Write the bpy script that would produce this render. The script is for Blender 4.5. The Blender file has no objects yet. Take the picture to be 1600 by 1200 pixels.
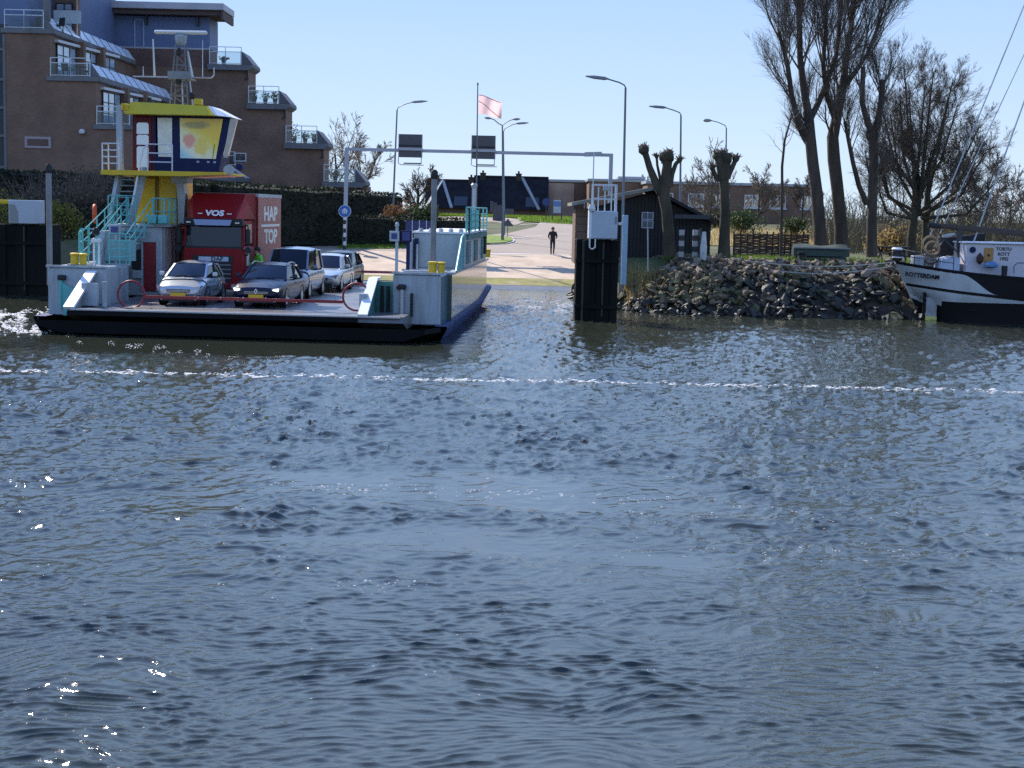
import bpy, bmesh, math, random
import numpy as np
from mathutils import Vector, Matrix, Quaternion, noise as mnoise

# ------------------------------------------------------------------ camera, world, sun, exposure
SC = bpy.context.scene
COL = SC.collection
R = math.radians
HC, FPX = 4.4, 2400.0            # eye height above the water, focal length in photo pixels
PITCH, ROLL = math.atan(270 / FPX), R(1.3)
c_f = Vector((0, math.cos(PITCH), -math.sin(PITCH)))
c_u0 = Vector((0, math.sin(PITCH), math.cos(PITCH)))
c_r0 = Vector((1, 0, 0))
c_u = c_u0 * math.cos(ROLL) - c_r0 * math.sin(ROLL)
c_r = c_r0 * math.cos(ROLL) + c_u0 * math.sin(ROLL)
cam_d = bpy.data.cameras.new('camera')
cam = bpy.data.objects.new('camera', cam_d)
COL.objects.link(cam)
cam_d.sensor_width = 36
cam_d.lens = 36 * FPX / 1600
cam_d.clip_start, cam_d.clip_end = 0.2, 6000
cam.matrix_world = Matrix(((c_r.x, c_u.x, -c_f.x, 0), (c_r.y, c_u.y, -c_f.y, 0), (c_r.z, c_u.z, -c_f.z, HC), (0, 0, 0, 1)))
SC.camera = cam

SUN_AZ, SUN_EL = R(-37), R(41)   # azimuth from +Y towards +X
world = bpy.data.worlds.new('World')
SC.world = world
world.use_nodes = True
wn = world.node_tree
sky = wn.nodes.new('ShaderNodeTexSky')
sky.sky_type = 'NISHITA'
sky.sun_disc = False
sky.sun_elevation = SUN_EL
sky.sun_rotation = SUN_AZ
sky.air_density = 0.85
sky.dust_density = 0.0
sky.ozone_density = 3.0
bg = wn.nodes['Background']
# clear spring sky: a cool white balance, a pale haze band round the horizon, and brightness added above it for the water
w_tc = wn.nodes.new('ShaderNodeTexCoord'); w_sx = wn.nodes.new('ShaderNodeSeparateXYZ')
wn.links.new(w_tc.outputs['Generated'], w_sx.inputs[0])
w_wb = wn.nodes.new('ShaderNodeMix'); w_wb.data_type = 'RGBA'; w_wb.blend_type = 'MULTIPLY'; w_wb.inputs[0].default_value = 1
w_wb.inputs[7].default_value = (1.55, 1.90, 2.85, 1)
wn.links.new(sky.outputs[0], w_wb.inputs[6])
w_ramp = wn.nodes.new('ShaderNodeValToRGB')
w_ramp.color_ramp.elements[0].position = 0.0; w_ramp.color_ramp.elements[0].color = (0.95, 0.95, 0.95, 1)
w_ramp.color_ramp.elements[1].position = 0.90; w_ramp.color_ramp.elements[1].color = (0, 0, 0, 1)
w_ramp.color_ramp.elements.new(0.15).color = (0.93, 0.93, 0.93, 1)
w_ramp.color_ramp.elements.new(0.40).color = (0.88, 0.88, 0.88, 1)
wn.links.new(w_sx.outputs['Z'], w_ramp.inputs[0])
w_low = wn.nodes.new('ShaderNodeValToRGB')
w_low.color_ramp.elements[0].position = 0.0; w_low.color_ramp.elements[0].color = (0.71, 0.845, 0.985, 1)
w_low.color_ramp.elements[1].position = 0.15; w_low.color_ramp.elements[1].color = (0.44, 0.645, 0.98, 1)
w_low.color_ramp.elements.new(0.30).color = (0.52, 0.80, 1.28, 1)
w_low.color_ramp.elements.new(0.5).color = (0.56, 0.92, 1.55, 1)
wn.links.new(w_sx.outputs['Z'], w_low.inputs[0])
w_gain = wn.nodes.new('ShaderNodeMix'); w_gain.data_type = 'RGBA'; w_gain.blend_type = 'MULTIPLY'; w_gain.inputs[0].default_value = 1
w_gain.inputs[7].default_value = (8.8, 8.8, 8.8, 1)
wn.links.new(w_low.outputs[0], w_gain.inputs[6])
w_mix = wn.nodes.new('ShaderNodeMix'); w_mix.data_type = 'RGBA'
wn.links.new(w_ramp.outputs[0], w_mix.inputs[0]); wn.links.new(w_wb.outputs[2], w_mix.inputs[6]); wn.links.new(w_gain.outputs[2], w_mix.inputs[7])
wn.links.new(w_mix.outputs[2], bg.inputs[0])
bg.inputs[1].default_value = 0.075
sun_d = bpy.data.lights.new('sun', 'SUN')
sun_d.energy, sun_d.angle, sun_d.color = 4.6, R(0.55), (1.0, 0.92, 0.80)
sun = bpy.data.objects.new('sun', sun_d)
COL.objects.link(sun)
sdir = Vector((math.sin(SUN_AZ) * math.cos(SUN_EL), math.cos(SUN_AZ) * math.cos(SUN_EL), math.sin(SUN_EL)))
sun.rotation_euler = sdir.to_track_quat('Z', 'Y').to_euler()
sun.location = (0, 0, 60)
SC.view_settings.view_transform = 'Standard'
SC.view_settings.look = 'None'
SC.view_settings.gamma = 1
SC.view_settings.exposure = 0.62
SC.view_settings.use_curve_mapping = False
SC.render.engine = 'CYCLES'
SC.cycles.use_denoising = False      # keeps the fine grain of the water and twigs
SC.cycles.max_bounces = 8
SC.cycles.transparent_max_bounces = 16
SC.cycles.caustics_reflective = False
SC.cycles.caustics_refractive = False
SC.cycles.sample_clamp_indirect = 6

# ------------------------------------------------------------------ helpers
def at(px, py, Y):
    """World point at depth Y that the photo shows at pixel (px, py)."""
    d = c_f + c_r * ((px - 800) / FPX) - c_u * ((py - 600) / FPX)
    d = d * (Y / d.y)
    return Vector((d.x, Y, HC + d.z))

def on_z(px, py, z):
    d = c_f + c_r * ((px - 800) / FPX) - c_u * ((py - 600) / FPX)
    t = (z - HC) / d.z
    return Vector((d.x * t, d.y * t, z))

MATS = {}
def mat(name, col, rough=0.6, metal=0.0, var=0.0, vscale=3.0, bump=0.0, bscale=20.0, spec=0.5, coat=0.0, dirt=None, dscale=1.5, damt=0.5, stretch=(1, 1, 1), alpha=None, transl=0.0):
    if name in MATS: return MATS[name]
    m = bpy.data.materials.new(name)
    m.use_nodes = True
    nt = m.node_tree; N = nt.nodes; L = nt.links
    p = N['Principled BSDF']
    p.inputs['Base Color'].default_value = (*col, 1)
    p.inputs['Roughness'].default_value = rough
    p.inputs['Metallic'].default_value = metal
    p.inputs['Specular IOR Level'].default_value = spec
    p.inputs['Coat Weight'].default_value = coat
    p.inputs['Coat Roughness'].default_value = 0.05
    tc = mp = None
    if var or bump or dirt:
        tc = N.new('ShaderNodeTexCoord'); mp = N.new('ShaderNodeMapping')
        mp.inputs['Scale'].default_value = stretch
        L.new(tc.outputs['Object'], mp.inputs[0])
    last = None
    if var:
        nz = N.new('ShaderNodeTexNoise'); nz.inputs['Scale'].default_value = vscale; nz.inputs['Detail'].default_value = 6
        L.new(mp.outputs[0], nz.inputs['Vector'])
        mr = N.new('ShaderNodeMapRange'); mr.inputs[1].default_value = 0.3; mr.inputs[2].default_value = 0.7
        mr.inputs[3].default_value = 1 - var; mr.inputs[4].default_value = 1 + var
        L.new(nz.outputs[0], mr.inputs[0])
        mx = N.new('ShaderNodeMix'); mx.data_type = 'RGBA'; mx.blend_type = 'MULTIPLY'; mx.inputs[0].default_value = 1
        mx.inputs[6].default_value = (*col, 1)
        L.new(mr.outputs[0], mx.inputs[7])
        L.new(mx.outputs[2], p.inputs['Base Color']); last = mx.outputs[2]
    if dirt:
        nd = N.new('ShaderNodeTexNoise'); nd.inputs['Scale'].default_value = dscale; nd.inputs['Detail'].default_value = 8; nd.inputs['Roughness'].default_value = 0.65
        L.new(mp.outputs[0], nd.inputs['Vector'])
        mr = N.new('ShaderNodeMapRange'); mr.inputs[1].default_value = 0.47; mr.inputs[2].default_value = 0.68; mr.inputs[4].default_value = damt
        L.new(nd.outputs[0], mr.inputs[0])
        mx = N.new('ShaderNodeMix'); mx.data_type = 'RGBA'
        L.new(mr.outputs[0], mx.inputs[0])
        if last is not None: L.new(last, mx.inputs[6])
        else: mx.inputs[6].default_value = (*col, 1)
        mx.inputs[7].default_value = (*dirt, 1)
        L.new(mx.outputs[2], p.inputs['Base Color'])
    if bump:
        nb = N.new('ShaderNodeTexNoise'); nb.inputs['Scale'].default_value = bscale; nb.inputs['Detail'].default_value = 5
        L.new(mp.outputs[0], nb.inputs['Vector'])
        b = N.new('ShaderNodeBump'); b.inputs['Strength'].default_value = bump; b.inputs['Distance'].default_value = 0.05
        L.new(nb.outputs[0], b.inputs['Height']); L.new(b.outputs[0], p.inputs['Normal'])
    if transl:
        t = N.new('ShaderNodeBsdfTranslucent'); t.inputs[0].default_value = (*col, 1)
        ms = N.new('ShaderNodeMixShader'); ms.inputs[0].default_value = transl
        L.new(p.outputs[0], ms.inputs[1]); L.new(t.outputs[0], ms.inputs[2])
        L.new(ms.outputs[0], N['Material Output'].inputs[0])
    if alpha is not None:       # thin glass: mirror-like coat over a see-through sheet
        t = N.new('ShaderNodeBsdfTransparent'); t.inputs[0].default_value = (*col, 1)
        g = N.new('ShaderNodeBsdfGlossy'); g.inputs['Roughness'].default_value = rough
        fr = N.new('ShaderNodeLayerWeight'); fr.inputs[0].default_value = .12
        mr = N.new('ShaderNodeMapRange'); mr.inputs[3].default_value = alpha; mr.inputs[4].default_value = 1
        L.new(fr.outputs[0], mr.inputs[0])
        ms = N.new('ShaderNodeMixShader')
        L.new(mr.outputs[0], ms.inputs[0]); L.new(t.outputs[0], ms.inputs[1]); L.new(g.outputs[0], ms.inputs[2])
        L.new(ms.outputs[0], N['Material Output'].inputs[0])
    MATS[name] = m
    return m

class MB:
    """Collects shapes and links them as ONE mesh object."""
    def __init__(s, M=None): s.v = []; s.f = []; s.m = []; s.M = M; s.mi = 0
    def add(s, vs, fs, mi=None):
        o = len(s.v)
        for v in vs:
            v = Vector(v)
            if s.M is not None: v = s.M @ v
            s.v.append(v)
        for f in fs:
            s.f.append([i + o for i in f]); s.m.append(s.mi if mi is None else mi)
        return s
    def box(s, x0, x1, y0, y1, z0, z1, b=0.0, mi=None, M=None):
        x0, x1 = min(x0, x1), max(x0, x1); y0, y1 = min(y0, y1), max(y0, y1); z0, z1 = min(z0, z1), max(z0, z1)
        b = min(b, (x1 - x0) * .45, (y1 - y0) * .45, (z1 - z0) * .45)
        if b <= 0:
            vs = [(x0, y0, z0), (x1, y0, z0), (x1, y1, z0), (x0, y1, z0), (x0, y0, z1), (x1, y0, z1), (x1, y1, z1), (x0, y1, z1)]
            fs = [(0, 3, 2, 1), (4, 5, 6, 7), (0, 1, 5, 4), (1, 2, 6, 5), (2, 3, 7, 6), (3, 0, 4, 7)]
        else:
            vs = []; idx = {}
            X = (x0, x1); Y = (y0, y1); Z = (z0, z1)
            for i in (0, 1):
                for j in (0, 1):
                    for k in (0, 1):
                        sx, sy, sz = (1, -1)[i] * b, (1, -1)[j] * b, (1, -1)[k] * b
                        for a, p in enumerate(((X[i], Y[j] + sy, Z[k] + sz), (X[i] + sx, Y[j], Z[k] + sz), (X[i] + sx, Y[j] + sy, Z[k]))):
                            idx[i, j, k, a] = len(vs); vs.append(p)
            q = idx
            fs = []
            def fa(l, out):
                pts = [Vector(vs[t]) for t in l]
                n = (pts[1] - pts[0]).cross(pts[2] - pts[0])
                fs.append(tuple(l) if n.dot(Vector(out)) > 0 else tuple(reversed(l)))
            for i in (0, 1):
                e = (-1, 1)[i]
                fa([q[i, 0, 0, 0], q[i, 1, 0, 0], q[i, 1, 1, 0], q[i, 0, 1, 0]], (e, 0, 0))
                fa([q[0, i, 0, 1], q[1, i, 0, 1], q[1, i, 1, 1], q[0, i, 1, 1]], (0, e, 0))
                fa([q[0, 0, i, 2], q[1, 0, i, 2], q[1, 1, i, 2], q[0, 1, i, 2]], (0, 0, e))
                for j in (0, 1):
                    g = (-1, 1)[j]
                    fa([q[i, j, 0, 0], q[i, j, 1, 0], q[i, j, 1, 1], q[i, j, 0, 1]], (e, g, 0))
                    fa([q[i, 0, j, 0], q[i, 1, j, 0], q[i, 1, j, 2], q[i, 0, j, 2]], (e, 0, g))
                    fa([q[0, i, j, 1], q[1, i, j, 1], q[1, i, j, 2], q[0, i, j, 2]], (0, e, g))
                    for k in (0, 1):
                        fa([q[i, j, k, 0], q[i, j, k, 1], q[i, j, k, 2]], (e, g, (-1, 1)[k]))
        if M is not None: vs = [M @ Vector(v) for v in vs]
        return s.add(vs, fs, mi)
    def prism(s, pts, a0, a1, axis='x', mi=None):
        """Polygon (2-D points) swept along an axis. axis x: pts=(y,z); y: pts=(x,z); z: pts=(x,y)."""
        n = len(pts)
        def P(p, a): return (a, p[0], p[1]) if axis == 'x' else (p[0], a, p[1]) if axis == 'y' else (p[0], p[1], a)
        vs = [P(p, a0) for p in pts] + [P(p, a1) for p in pts]
        fs = [[(i + 1) % n, i, i + n, (i + 1) % n + n] for i in range(n)] + [list(range(n)), list(range(2 * n - 1, n - 1, -1))]
        ar = sum(pts[i][0] * pts[(i + 1) % n][1] - pts[(i + 1) % n][0] * pts[i][1] for i in range(n))
        flip = (ar > 0) ^ (axis == 'y') ^ (a1 < a0)
        if flip: fs = [list(reversed(f)) for f in fs]
        # reversed twice keeps outward normals for either winding
        fs = [list(reversed(f)) for f in fs] if False else fs
        return s.add(vs, fs, mi)
    def tube(s, pts, r, n=8, cap=True, mi=None, up=None):
        pts = [Vector(p) for p in pts]
        rs = r if isinstance(r, (list, tuple)) else [r] * len(pts)
        vs = []; fs = []
        ref = None
        for i, p in enumerate(pts):
            a = pts[max(0, i - 1)]; b = pts[min(len(pts) - 1, i + 1)]
            t = b - a
            if t.length < 1e-9: t = Vector((0, 0, 1))
            t.normalize()
            if ref is None:
                ref = Vector((1, 0, 0)) if abs(t.x) < .8 else Vector((0, 1, 0))
            u = ref - t * ref.dot(t)
            if u.length < 1e-6: u = t.orthogonal()
            u.normalize(); ref = u
            w = t.cross(u)
            for k in range(n):
                an = 2 * math.pi * (k + .5) / n
                vs.append(p + (u * math.cos(an) + w * math.sin(an)) * rs[i])
        for i in range(len(pts) - 1):
            for k in range(n):
                fs.append((i * n + k, i * n + (k + 1) % n, (i + 1) * n + (k + 1) % n, (i + 1) * n + k))
        if cap:
            fs.append(tuple(range(n - 1, -1, -1))); fs.append(tuple(range((len(pts) - 1) * n, len(pts) * n)))
        return s.add(vs, fs, mi)
    def bar(s, a, b, w, h=None, mi=None):
        """Square bar between two points."""
        h = w if h is None else h
        a = Vector(a); b = Vector(b); t = (b - a).normalized()
        u = t.cross(Vector((0, 0, 1)))
        if u.length < 1e-4: u = Vector((1, 0, 0))
        u.normalize(); v = u.cross(t)
        vs = []
        for p in (a, b):
            for q, e in ((-1, -1), (1, -1), (1, 1), (-1, 1)):
                vs.append(p + u * (q * w / 2) + v * (e * h / 2))
        return s.add(vs, [(3, 2, 1, 0), (4, 5, 6, 7), (0, 1, 5, 4), (1, 2, 6, 5), (2, 3, 7, 6), (3, 0, 4, 7)], mi)
    def ring(s, c, rad, r, axis='y', n=24, k=8, mi=None):
        vs = []; fs = []
        for i in range(n):
            a = 2 * math.pi * i / n
            for j in range(k):
                b = 2 * math.pi * j / k
                q = rad + r * math.cos(b); h = r * math.sin(b)
                p = {'y': (q * math.cos(a), h, q * math.sin(a)), 'z': (q * math.cos(a), q * math.sin(a), h), 'x': (h, q * math.cos(a), q * math.sin(a))}[axis]
                vs.append(Vector(c) + Vector(p))
        for i in range(n):
            for j in range(k):
                fs.append((i * k + j, i * k + (j + 1) % k, (i + 1) % n * k + (j + 1) % k, (i + 1) % n * k + j))
        return s.add(vs, fs, mi)
    def lathe(s, prof, c=(0, 0, 0), n=16, axis='z', mi=None):
        """prof: (radius, height) from bottom to top."""
        vs = []; fs = []
        for r, h in prof:
            for k in range(n):
                a = 2 * math.pi * k / n
                p = {'z': (r * math.cos(a), r * math.sin(a), h), 'x': (h, r * math.cos(a), r * math.sin(a)), 'y': (r * math.sin(a), h, r * math.cos(a))}[axis]
                vs.append(Vector(c) + Vector(p))
        m = len(prof)
        for i in range(m - 1):
            for k in range(n):
                fs.append((i * n + k, i * n + (k + 1) % n, (i + 1) * n + (k + 1) % n, (i + 1) * n + k))
        fs.append(tuple(range(n - 1, -1, -1))); fs.append(tuple(range((m - 1) * n, m * n)))
        return s.add(vs, fs, mi)
    def grid(s, rows, closed=False, mi=None):
        """rows: lists of points of equal length, skinned together."""
        n = len(rows[0]); vs = [p for r in rows for p in r]; fs = []
        for i in range(len(rows) - 1):
            for k in range(n if closed else n - 1):
                fs.append((i * n + k, i * n + (k + 1) % n, (i + 1) * n + (k + 1) % n, (i + 1) * n + k))
        return s.add(vs, fs, mi)
    def mesh(s, name, mats, smooth=None, fix=True):
        me = bpy.data.meshes.new(name)
        me.from_pydata([tuple(v) for v in s.v], [], s.f)
        for m in (mats if isinstance(mats, (list, tuple)) else [mats]): me.materials.append(m)
        if any(s.m): me.polygons.foreach_set('material_index', s.m)
        if fix:
            bm = bmesh.new(); bm.from_mesh(me); bmesh.ops.recalc_face_normals(bm, faces=bm.faces); bm.to_mesh(me); bm.free()
        if smooth is not None:
            me.polygons.foreach_set('use_smooth', [True] * len(me.polygons))
            me.set_sharp_from_angle(angle=R(smooth))
        me.update()
        return me
    def build(s, name, mats, parent=None, smooth=None, fix=True, loc=None, label=None, kind=None):
        o = bpy.data.objects.new(name, s.mesh(name, mats, smooth, fix))
        COL.objects.link(o)
        if parent is not None: o.parent = parent
        if loc is not None: o.location = loc
        if label: o['label'] = label
        if kind: o['kind'] = kind
        return o

def tag(o, label=None, cat=None, group=None, kind=None):
    if label: o['label'] = label
    if cat: o['category'] = cat
    if group: o['group'] = group
    if kind: o['kind'] = kind
    return o

def thing(name, label, cat, loc=(0, 0, 0), rz=0.0, group=None):
    o = bpy.data.objects.new(name, None); COL.objects.link(o)
    o.empty_display_size = .2
    o.location = loc; o.rotation_euler = (0, 0, rz)
    return tag(o, label, cat, group)

def link(name, me, parent=None, M=None, label=None):
    o = bpy.data.objects.new(name, me); COL.objects.link(o)
    if parent is not None: o.parent = parent
    if M is not None: o.matrix_local = M
    if label: o['label'] = label
    return o

def copy_tree(o, parent=None):
    c = o.copy(); COL.objects.link(c)
    if parent is not None: c.parent = parent
    for ch in o.children: copy_tree(ch, c)
    return c

def text_mesh(name, body, size, material, parent, M, sx=1.0, depth=0.006, bold=0.0):
    cu = bpy.data.curves.new(name, 'FONT'); cu.body = body; cu.size = size; cu.align_x = 'CENTER'; cu.align_y = 'CENTER'
    cu.extrude = depth; cu.offset = bold; cu.resolution_u = 3
    t = bpy.data.objects.new(name, cu); COL.objects.link(t)
    dg = bpy.context.evaluated_depsgraph_get()
    me = bpy.data.meshes.new_from_object(t.evaluated_get(dg))
    bpy.data.objects.remove(t); bpy.data.curves.remove(cu)
    me.materials.clear(); me.materials.append(material)
    me.transform(Matrix.Diagonal((sx, 1, 1, 1)))
    return link(name, me, parent, M)

FRONT = Matrix(((1, 0, 0, 0), (0, 0, -1, 0), (0, 1, 0, 0), (0, 0, 0, 1)))     # text plane facing -Y
RIGHTF = Matrix(((0, 0, 1, 0), (1, 0, 0, 0), (0, 1, 0, 0), (0, 0, 0, 1)))     # text plane facing +X
def fbm(x, y, seed, octs=4, scale=1.0):
    """Cheap smooth 2-D noise on numpy arrays, about -1..1."""
    rg = np.random.default_rng(seed); out = np.zeros_like(x); a = 1.0; tot = 0
    for o in range(octs):
        T = rg.standard_normal((64, 64))
        u = x * scale + rg.uniform(0, 64); v = y * scale + rg.uniform(0, 64)
        iu = np.floor(u).astype(int); iv = np.floor(v).astype(int); fu = u - iu; fv = v - iv
        fu = fu * fu * fu * (fu * (fu * 6 - 15) + 10); fv = fv * fv * fv * (fv * (fv * 6 - 15) + 10)
        g = lambda p, q: T[p % 64, q % 64]
        n = (g(iu, iv) * (1 - fu) + g(iu + 1, iv) * fu) * (1 - fv) + (g(iu, iv + 1) * (1 - fu) + g(iu + 1, iv + 1) * fu) * fv
        out += a * n; tot += a; a *= 0.5; scale *= 2.03
    return out / tot
# ------------------------------------------------------------------ the setting: water and land
def smooth(a, b, x): 
    t = np.clip((x - a) / (b - a), 0, 1); return t * t * (3 - 2 * t)

WAVES = []
_rg = np.random.default_rng(7)
for lam0, lam1, n, slope in ((0.10, 0.20, 54, 0.20), (0.20, 0.38, 50, 0.22), (0.38, 0.80, 34, 0.155), (0.85, 3.0, 14, 0.018)):
    for i in range(n):
        lam = math.exp(_rg.uniform(math.log(lam0), math.log(lam1)))
        th = R(-90) + R(34) + _rg.normal(0, R(44))
        k = 2 * math.pi / lam
        WAVES.append((k * math.cos(th), k * math.sin(th), slope / math.sqrt(n / 2) / k, _rg.uniform(0, 6.283), lam))

def water_masks(x, y):
    yy = y + 0.055 * x + 1.5 * fbm(x, y, 11, 3, 0.16) + 0.4 * fbm(x, y, 12, 3, 0.6)
    xx = x + 2.5 * fbm(x, y, 13, 2, 0.12)
    calm = np.zeros_like(x)
    calm += smooth(21.3, 22.3, yy) * (1 - smooth(24.5, 25.0, yy)) * smooth(-8.5, -2.5, xx) * (1 - 0.95 * smooth(2.0, 4.8, xx))
    calm += smooth(17.7, 18.8, yy) * (1 - smooth(19.6, 20.0, yy)) * smooth(-3.5, -0.5, xx) * (1 - smooth(2.0, 4.0, x))
    calm += 0.15 * smooth(19.0, 21.0, yy) * (1 - smooth(22.4, 23.8, yy)) * (1 - smooth(-6.0, -3.5, xx))
    calm += 0.6 * smooth(0.42, 0.75, fbm(x * 0.35, y, 15, 4, 0.33)) * (1 - smooth(30, 36, y)) * (1 - smooth(2.0, 4.5, x)) * smooth(-5.5, -3.5, x)
    calm = np.clip(calm, 0, 1) * (0.45 + 0.55 * smooth(-0.35, 0.08, fbm(x * 0.4, y, 18, 4, 0.8)))
    near = 1 - smooth(14.5, 20.5, y + 0.6 * fbm(x, y, 16, 2, 0.5))
    rough = smooth(19.6, 20.6, yy) * (1 - smooth(21.2, 22.0, yy)) * smooth(-3.5, -1.0, xx)
    lee = smooth(43.2, 45.6, y + 0.05 * x + 0.5 * fbm(x, y, 17, 2, .4)) * (1 - smooth(58, 66, y)) * (1 - smooth(-3, 1, x)) * smooth(-17.5, -14.5, x)
    return calm, near, rough, lee

for i in range(26):                      # fine long-crested ripples near this shore
    lam = math.exp(_rg.uniform(math.log(0.085), math.log(0.24)))
    th = R(-80) + _rg.normal(0, R(17))
    k = 2 * math.pi / lam
    WAVES.append((k * math.cos(th), k * math.sin(th), 0.36 / math.sqrt(13) / k, _rg.uniform(0, 6.283), -lam))

def water_height(x, y, masks=None, chop=False):
    calm, near, rough, lee = masks if masks is not None else water_masks(x, y)
    h = np.zeros_like(x); ox = np.zeros_like(x); oy = np.zeros_like(x)
    wx = x + 0.25 * fbm(x, y, 21, 2, 0.7); wy = y + 0.25 * fbm(x, y, 22, 2, 0.7)
    pat = 1.0 + 0.35 * fbm(x, y, 23, 3, 0.45) + 0.25 * fbm(x, y * 1.6, 24, 3, 1.3)
    far = (1 - 0.35 * smooth(45, 75, y)) * (0.68 + 0.42 * smooth(19, 26, y))
    for kx, ky, a, ph, lam in WAVES:
        if lam < 0: amp = near * (1 - calm)
        elif lam < 0.3: amp = (1 - 0.85 * calm) * (1 - 0.5 * near)
        elif lam < 0.6: amp = (1 - 0.85 * calm) * (1 - 0.72 * near + 0.2 * rough)
        elif lam < 1.1: amp = (1 - 0.9 * calm) * (1 - 0.85 * near + 0.25 * rough)
        else: amp = 1.0 - 0.5 * calm
        p = kx * wx + ky * wy + ph
        s = np.sin(p)
        h += a * amp * (s + 0.2 * s * s)
        if chop:                          # crests drawn together, troughs drawn out
            c = np.cos(p) * (a * amp * 1.0 / math.hypot(kx, ky)); ox += kx * c; oy += ky * c
    g = np.clip(pat, 0.4, 1.7) * (1 - 0.9 * lee) * far
    if chop: return h * g, ox * g, oy * g
    return h * g

def make_water():
    na, nr = 800, 900
    ang = np.linspace(R(-20), R(20), na)
    rad = 1 / np.linspace(1 / 9.6, 1 / 92, nr)     # closer rows near the shore we stand on
    A, D = np.meshgrid(ang, rad)
    x = (D + 14) * np.tan(A); y = D.copy()
    mk = water_masks(x, y)
    z, ox, oy = water_height(x, y, mk, True)
    # the sheet runs on, flat, beyond the finely waved fan
    v = np.stack([x + ox, y + oy, z], -1).reshape(-1, 3)
    i = np.arange(nr - 1)[:, None] * na + np.arange(na - 1)[None, :]
    q = np.stack([i, i + 1, i + na + 1, i + na], -1).reshape(-1, 4)
    me = bpy.data.meshes.new('river')
    me.vertices.add(len(v)); me.vertices.foreach_set('co', v.ravel())
    me.loops.add(q.size); me.loops.foreach_set('vertex_index', q.ravel().astype(np.int32))
    me.polygons.add(len(q)); me.polygons.foreach_set('loop_start', np.arange(0, q.size, 4, dtype=np.int32))
    me.polygons.foreach_set('use_smooth', np.ones(len(q), dtype=bool))
    calm = np.clip(mk[0] + mk[3], 0, 1).ravel()
    at_ = me.attributes.new('calm', 'FLOAT', 'POINT'); at_.data.foreach_set('value', calm.astype(np.float32))
    me.update(); me.validate()
    m = bpy.data.materials.new('river_water'); m.use_nodes = True
    N = m.node_tree.nodes; L = m.node_tree.links; p = N['Principled BSDF']
    p.inputs['Base Color'].default_value = (0.036, 0.041, 0.028, 1)
    p.inputs['Roughness'].default_value = 0.07
    p.inputs['IOR'].default_value = 1.56
    tc = N.new('ShaderNodeTexCoord'); mp = N.new('ShaderNodeMapping'); mp.inputs['Scale'].default_value = (0.55, 1.0, 1.0)
    mp.inputs['Rotation'].default_value = (0, 0, R(14))
    L.new(tc.outputs['Object'], mp.inputs[0])
    n1 = N.new('ShaderNodeTexNoise'); n1.inputs['Scale'].default_value = 17; n1.inputs['Detail'].default_value = 3; n1.inputs['Roughness'].default_value = 0.6
    L.new(mp.outputs[0], n1.inputs['Vector'])
    ca = N.new('ShaderNodeAttribute'); ca.attribute_name = 'calm'
    st = N.new('ShaderNodeMapRange'); st.inputs[3].default_value = 0.14; st.inputs[4].default_value = 0.05
    L.new(ca.outputs['Fac'], st.inputs[0])
    b = N.new('ShaderNodeBump'); b.inputs['Distance'].default_value = 0.05
    L.new(st.outputs[0], b.inputs['Strength']); L.new(n1.outputs[0], b.inputs['Height']); L.new(b.outputs[0], p.inputs['Normal'])
    me.materials.append(m); MATS['water'] = m
    o = bpy.data.objects.new('river', me); COL.objects.link(o)
    tag(o, kind='structure')
    # outer water: a plain sheet a little lower round the fan
    w = MB()
    w.add([(-900, -300, -.35), (900, -300, -.35), (900, 120, -.35), (-900, 120, -.35)], [(0, 1, 2, 3)])
    w.build('outer_water', m, kind='structure')
make_water()
# ------------------------------------------------------------------ land
def lerp(a, b, t): return a + (b - a) * t
def sst(a, b, x):
    t = min(1, max(0, (x - a) / (b - a))); return t * t * (3 - 2 * t)

def ground(x, y):
    """Height of the land: a ferry ramp between two banks, rising inland to a low dike."""
    inland = 2.3 + 1.45 * sst(108, 135, y) + 0.25 * sst(135, 260, y)
    ramp = -1.0 + (y - 80.4) * 0.152 if y < 98 else 1.675 + (y - 98) * 0.052
    ramp = min(ramp, inland)
    shore = 77.5 if x < -3 else 69.8 + 0.12 * max(0, x - 12) + 1.0 * max(0, 6 - x)
    bank = min(inland, -1.2 + (y - shore + 1.6) * 0.75)
    w = sst(-17.0, -15.4, x) * (1 - (1 - sst(98, 100, y)) * sst(0, .5, x - 3.0 - .065 * max(0, y - 75)) - sst(98, 100, y) * sst(6, 7, x))
    return lerp(bank, ramp, w)

def gnd(px, py):
    """Where the line of sight through a photo pixel meets the land."""
    a, b = 60.0, 400.0
    prev = None
    y = a
    while y < b:
        p = at(px, py, y)
        if p.z <= ground(p.x, y): return Vector((p.x, y, ground(p.x, y)))
        y += 0.1
    return at(px, py, b)

def foot(px, Y):
    """The point of the land at depth Y in pixel column px."""
    z = 2.3
    for i in range(4):
        d = c_f + c_r * ((px - 800) / FPX)
        lo, hi = -200.0, 1400.0
        for k in range(40):
            m = (lo + hi) / 2
            if at(px, m, Y).z > z: lo = m
            else: hi = m
        p = at(px, lo, Y)
        z = ground(p.x, Y)
    return Vector((p.x, Y, z))

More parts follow.
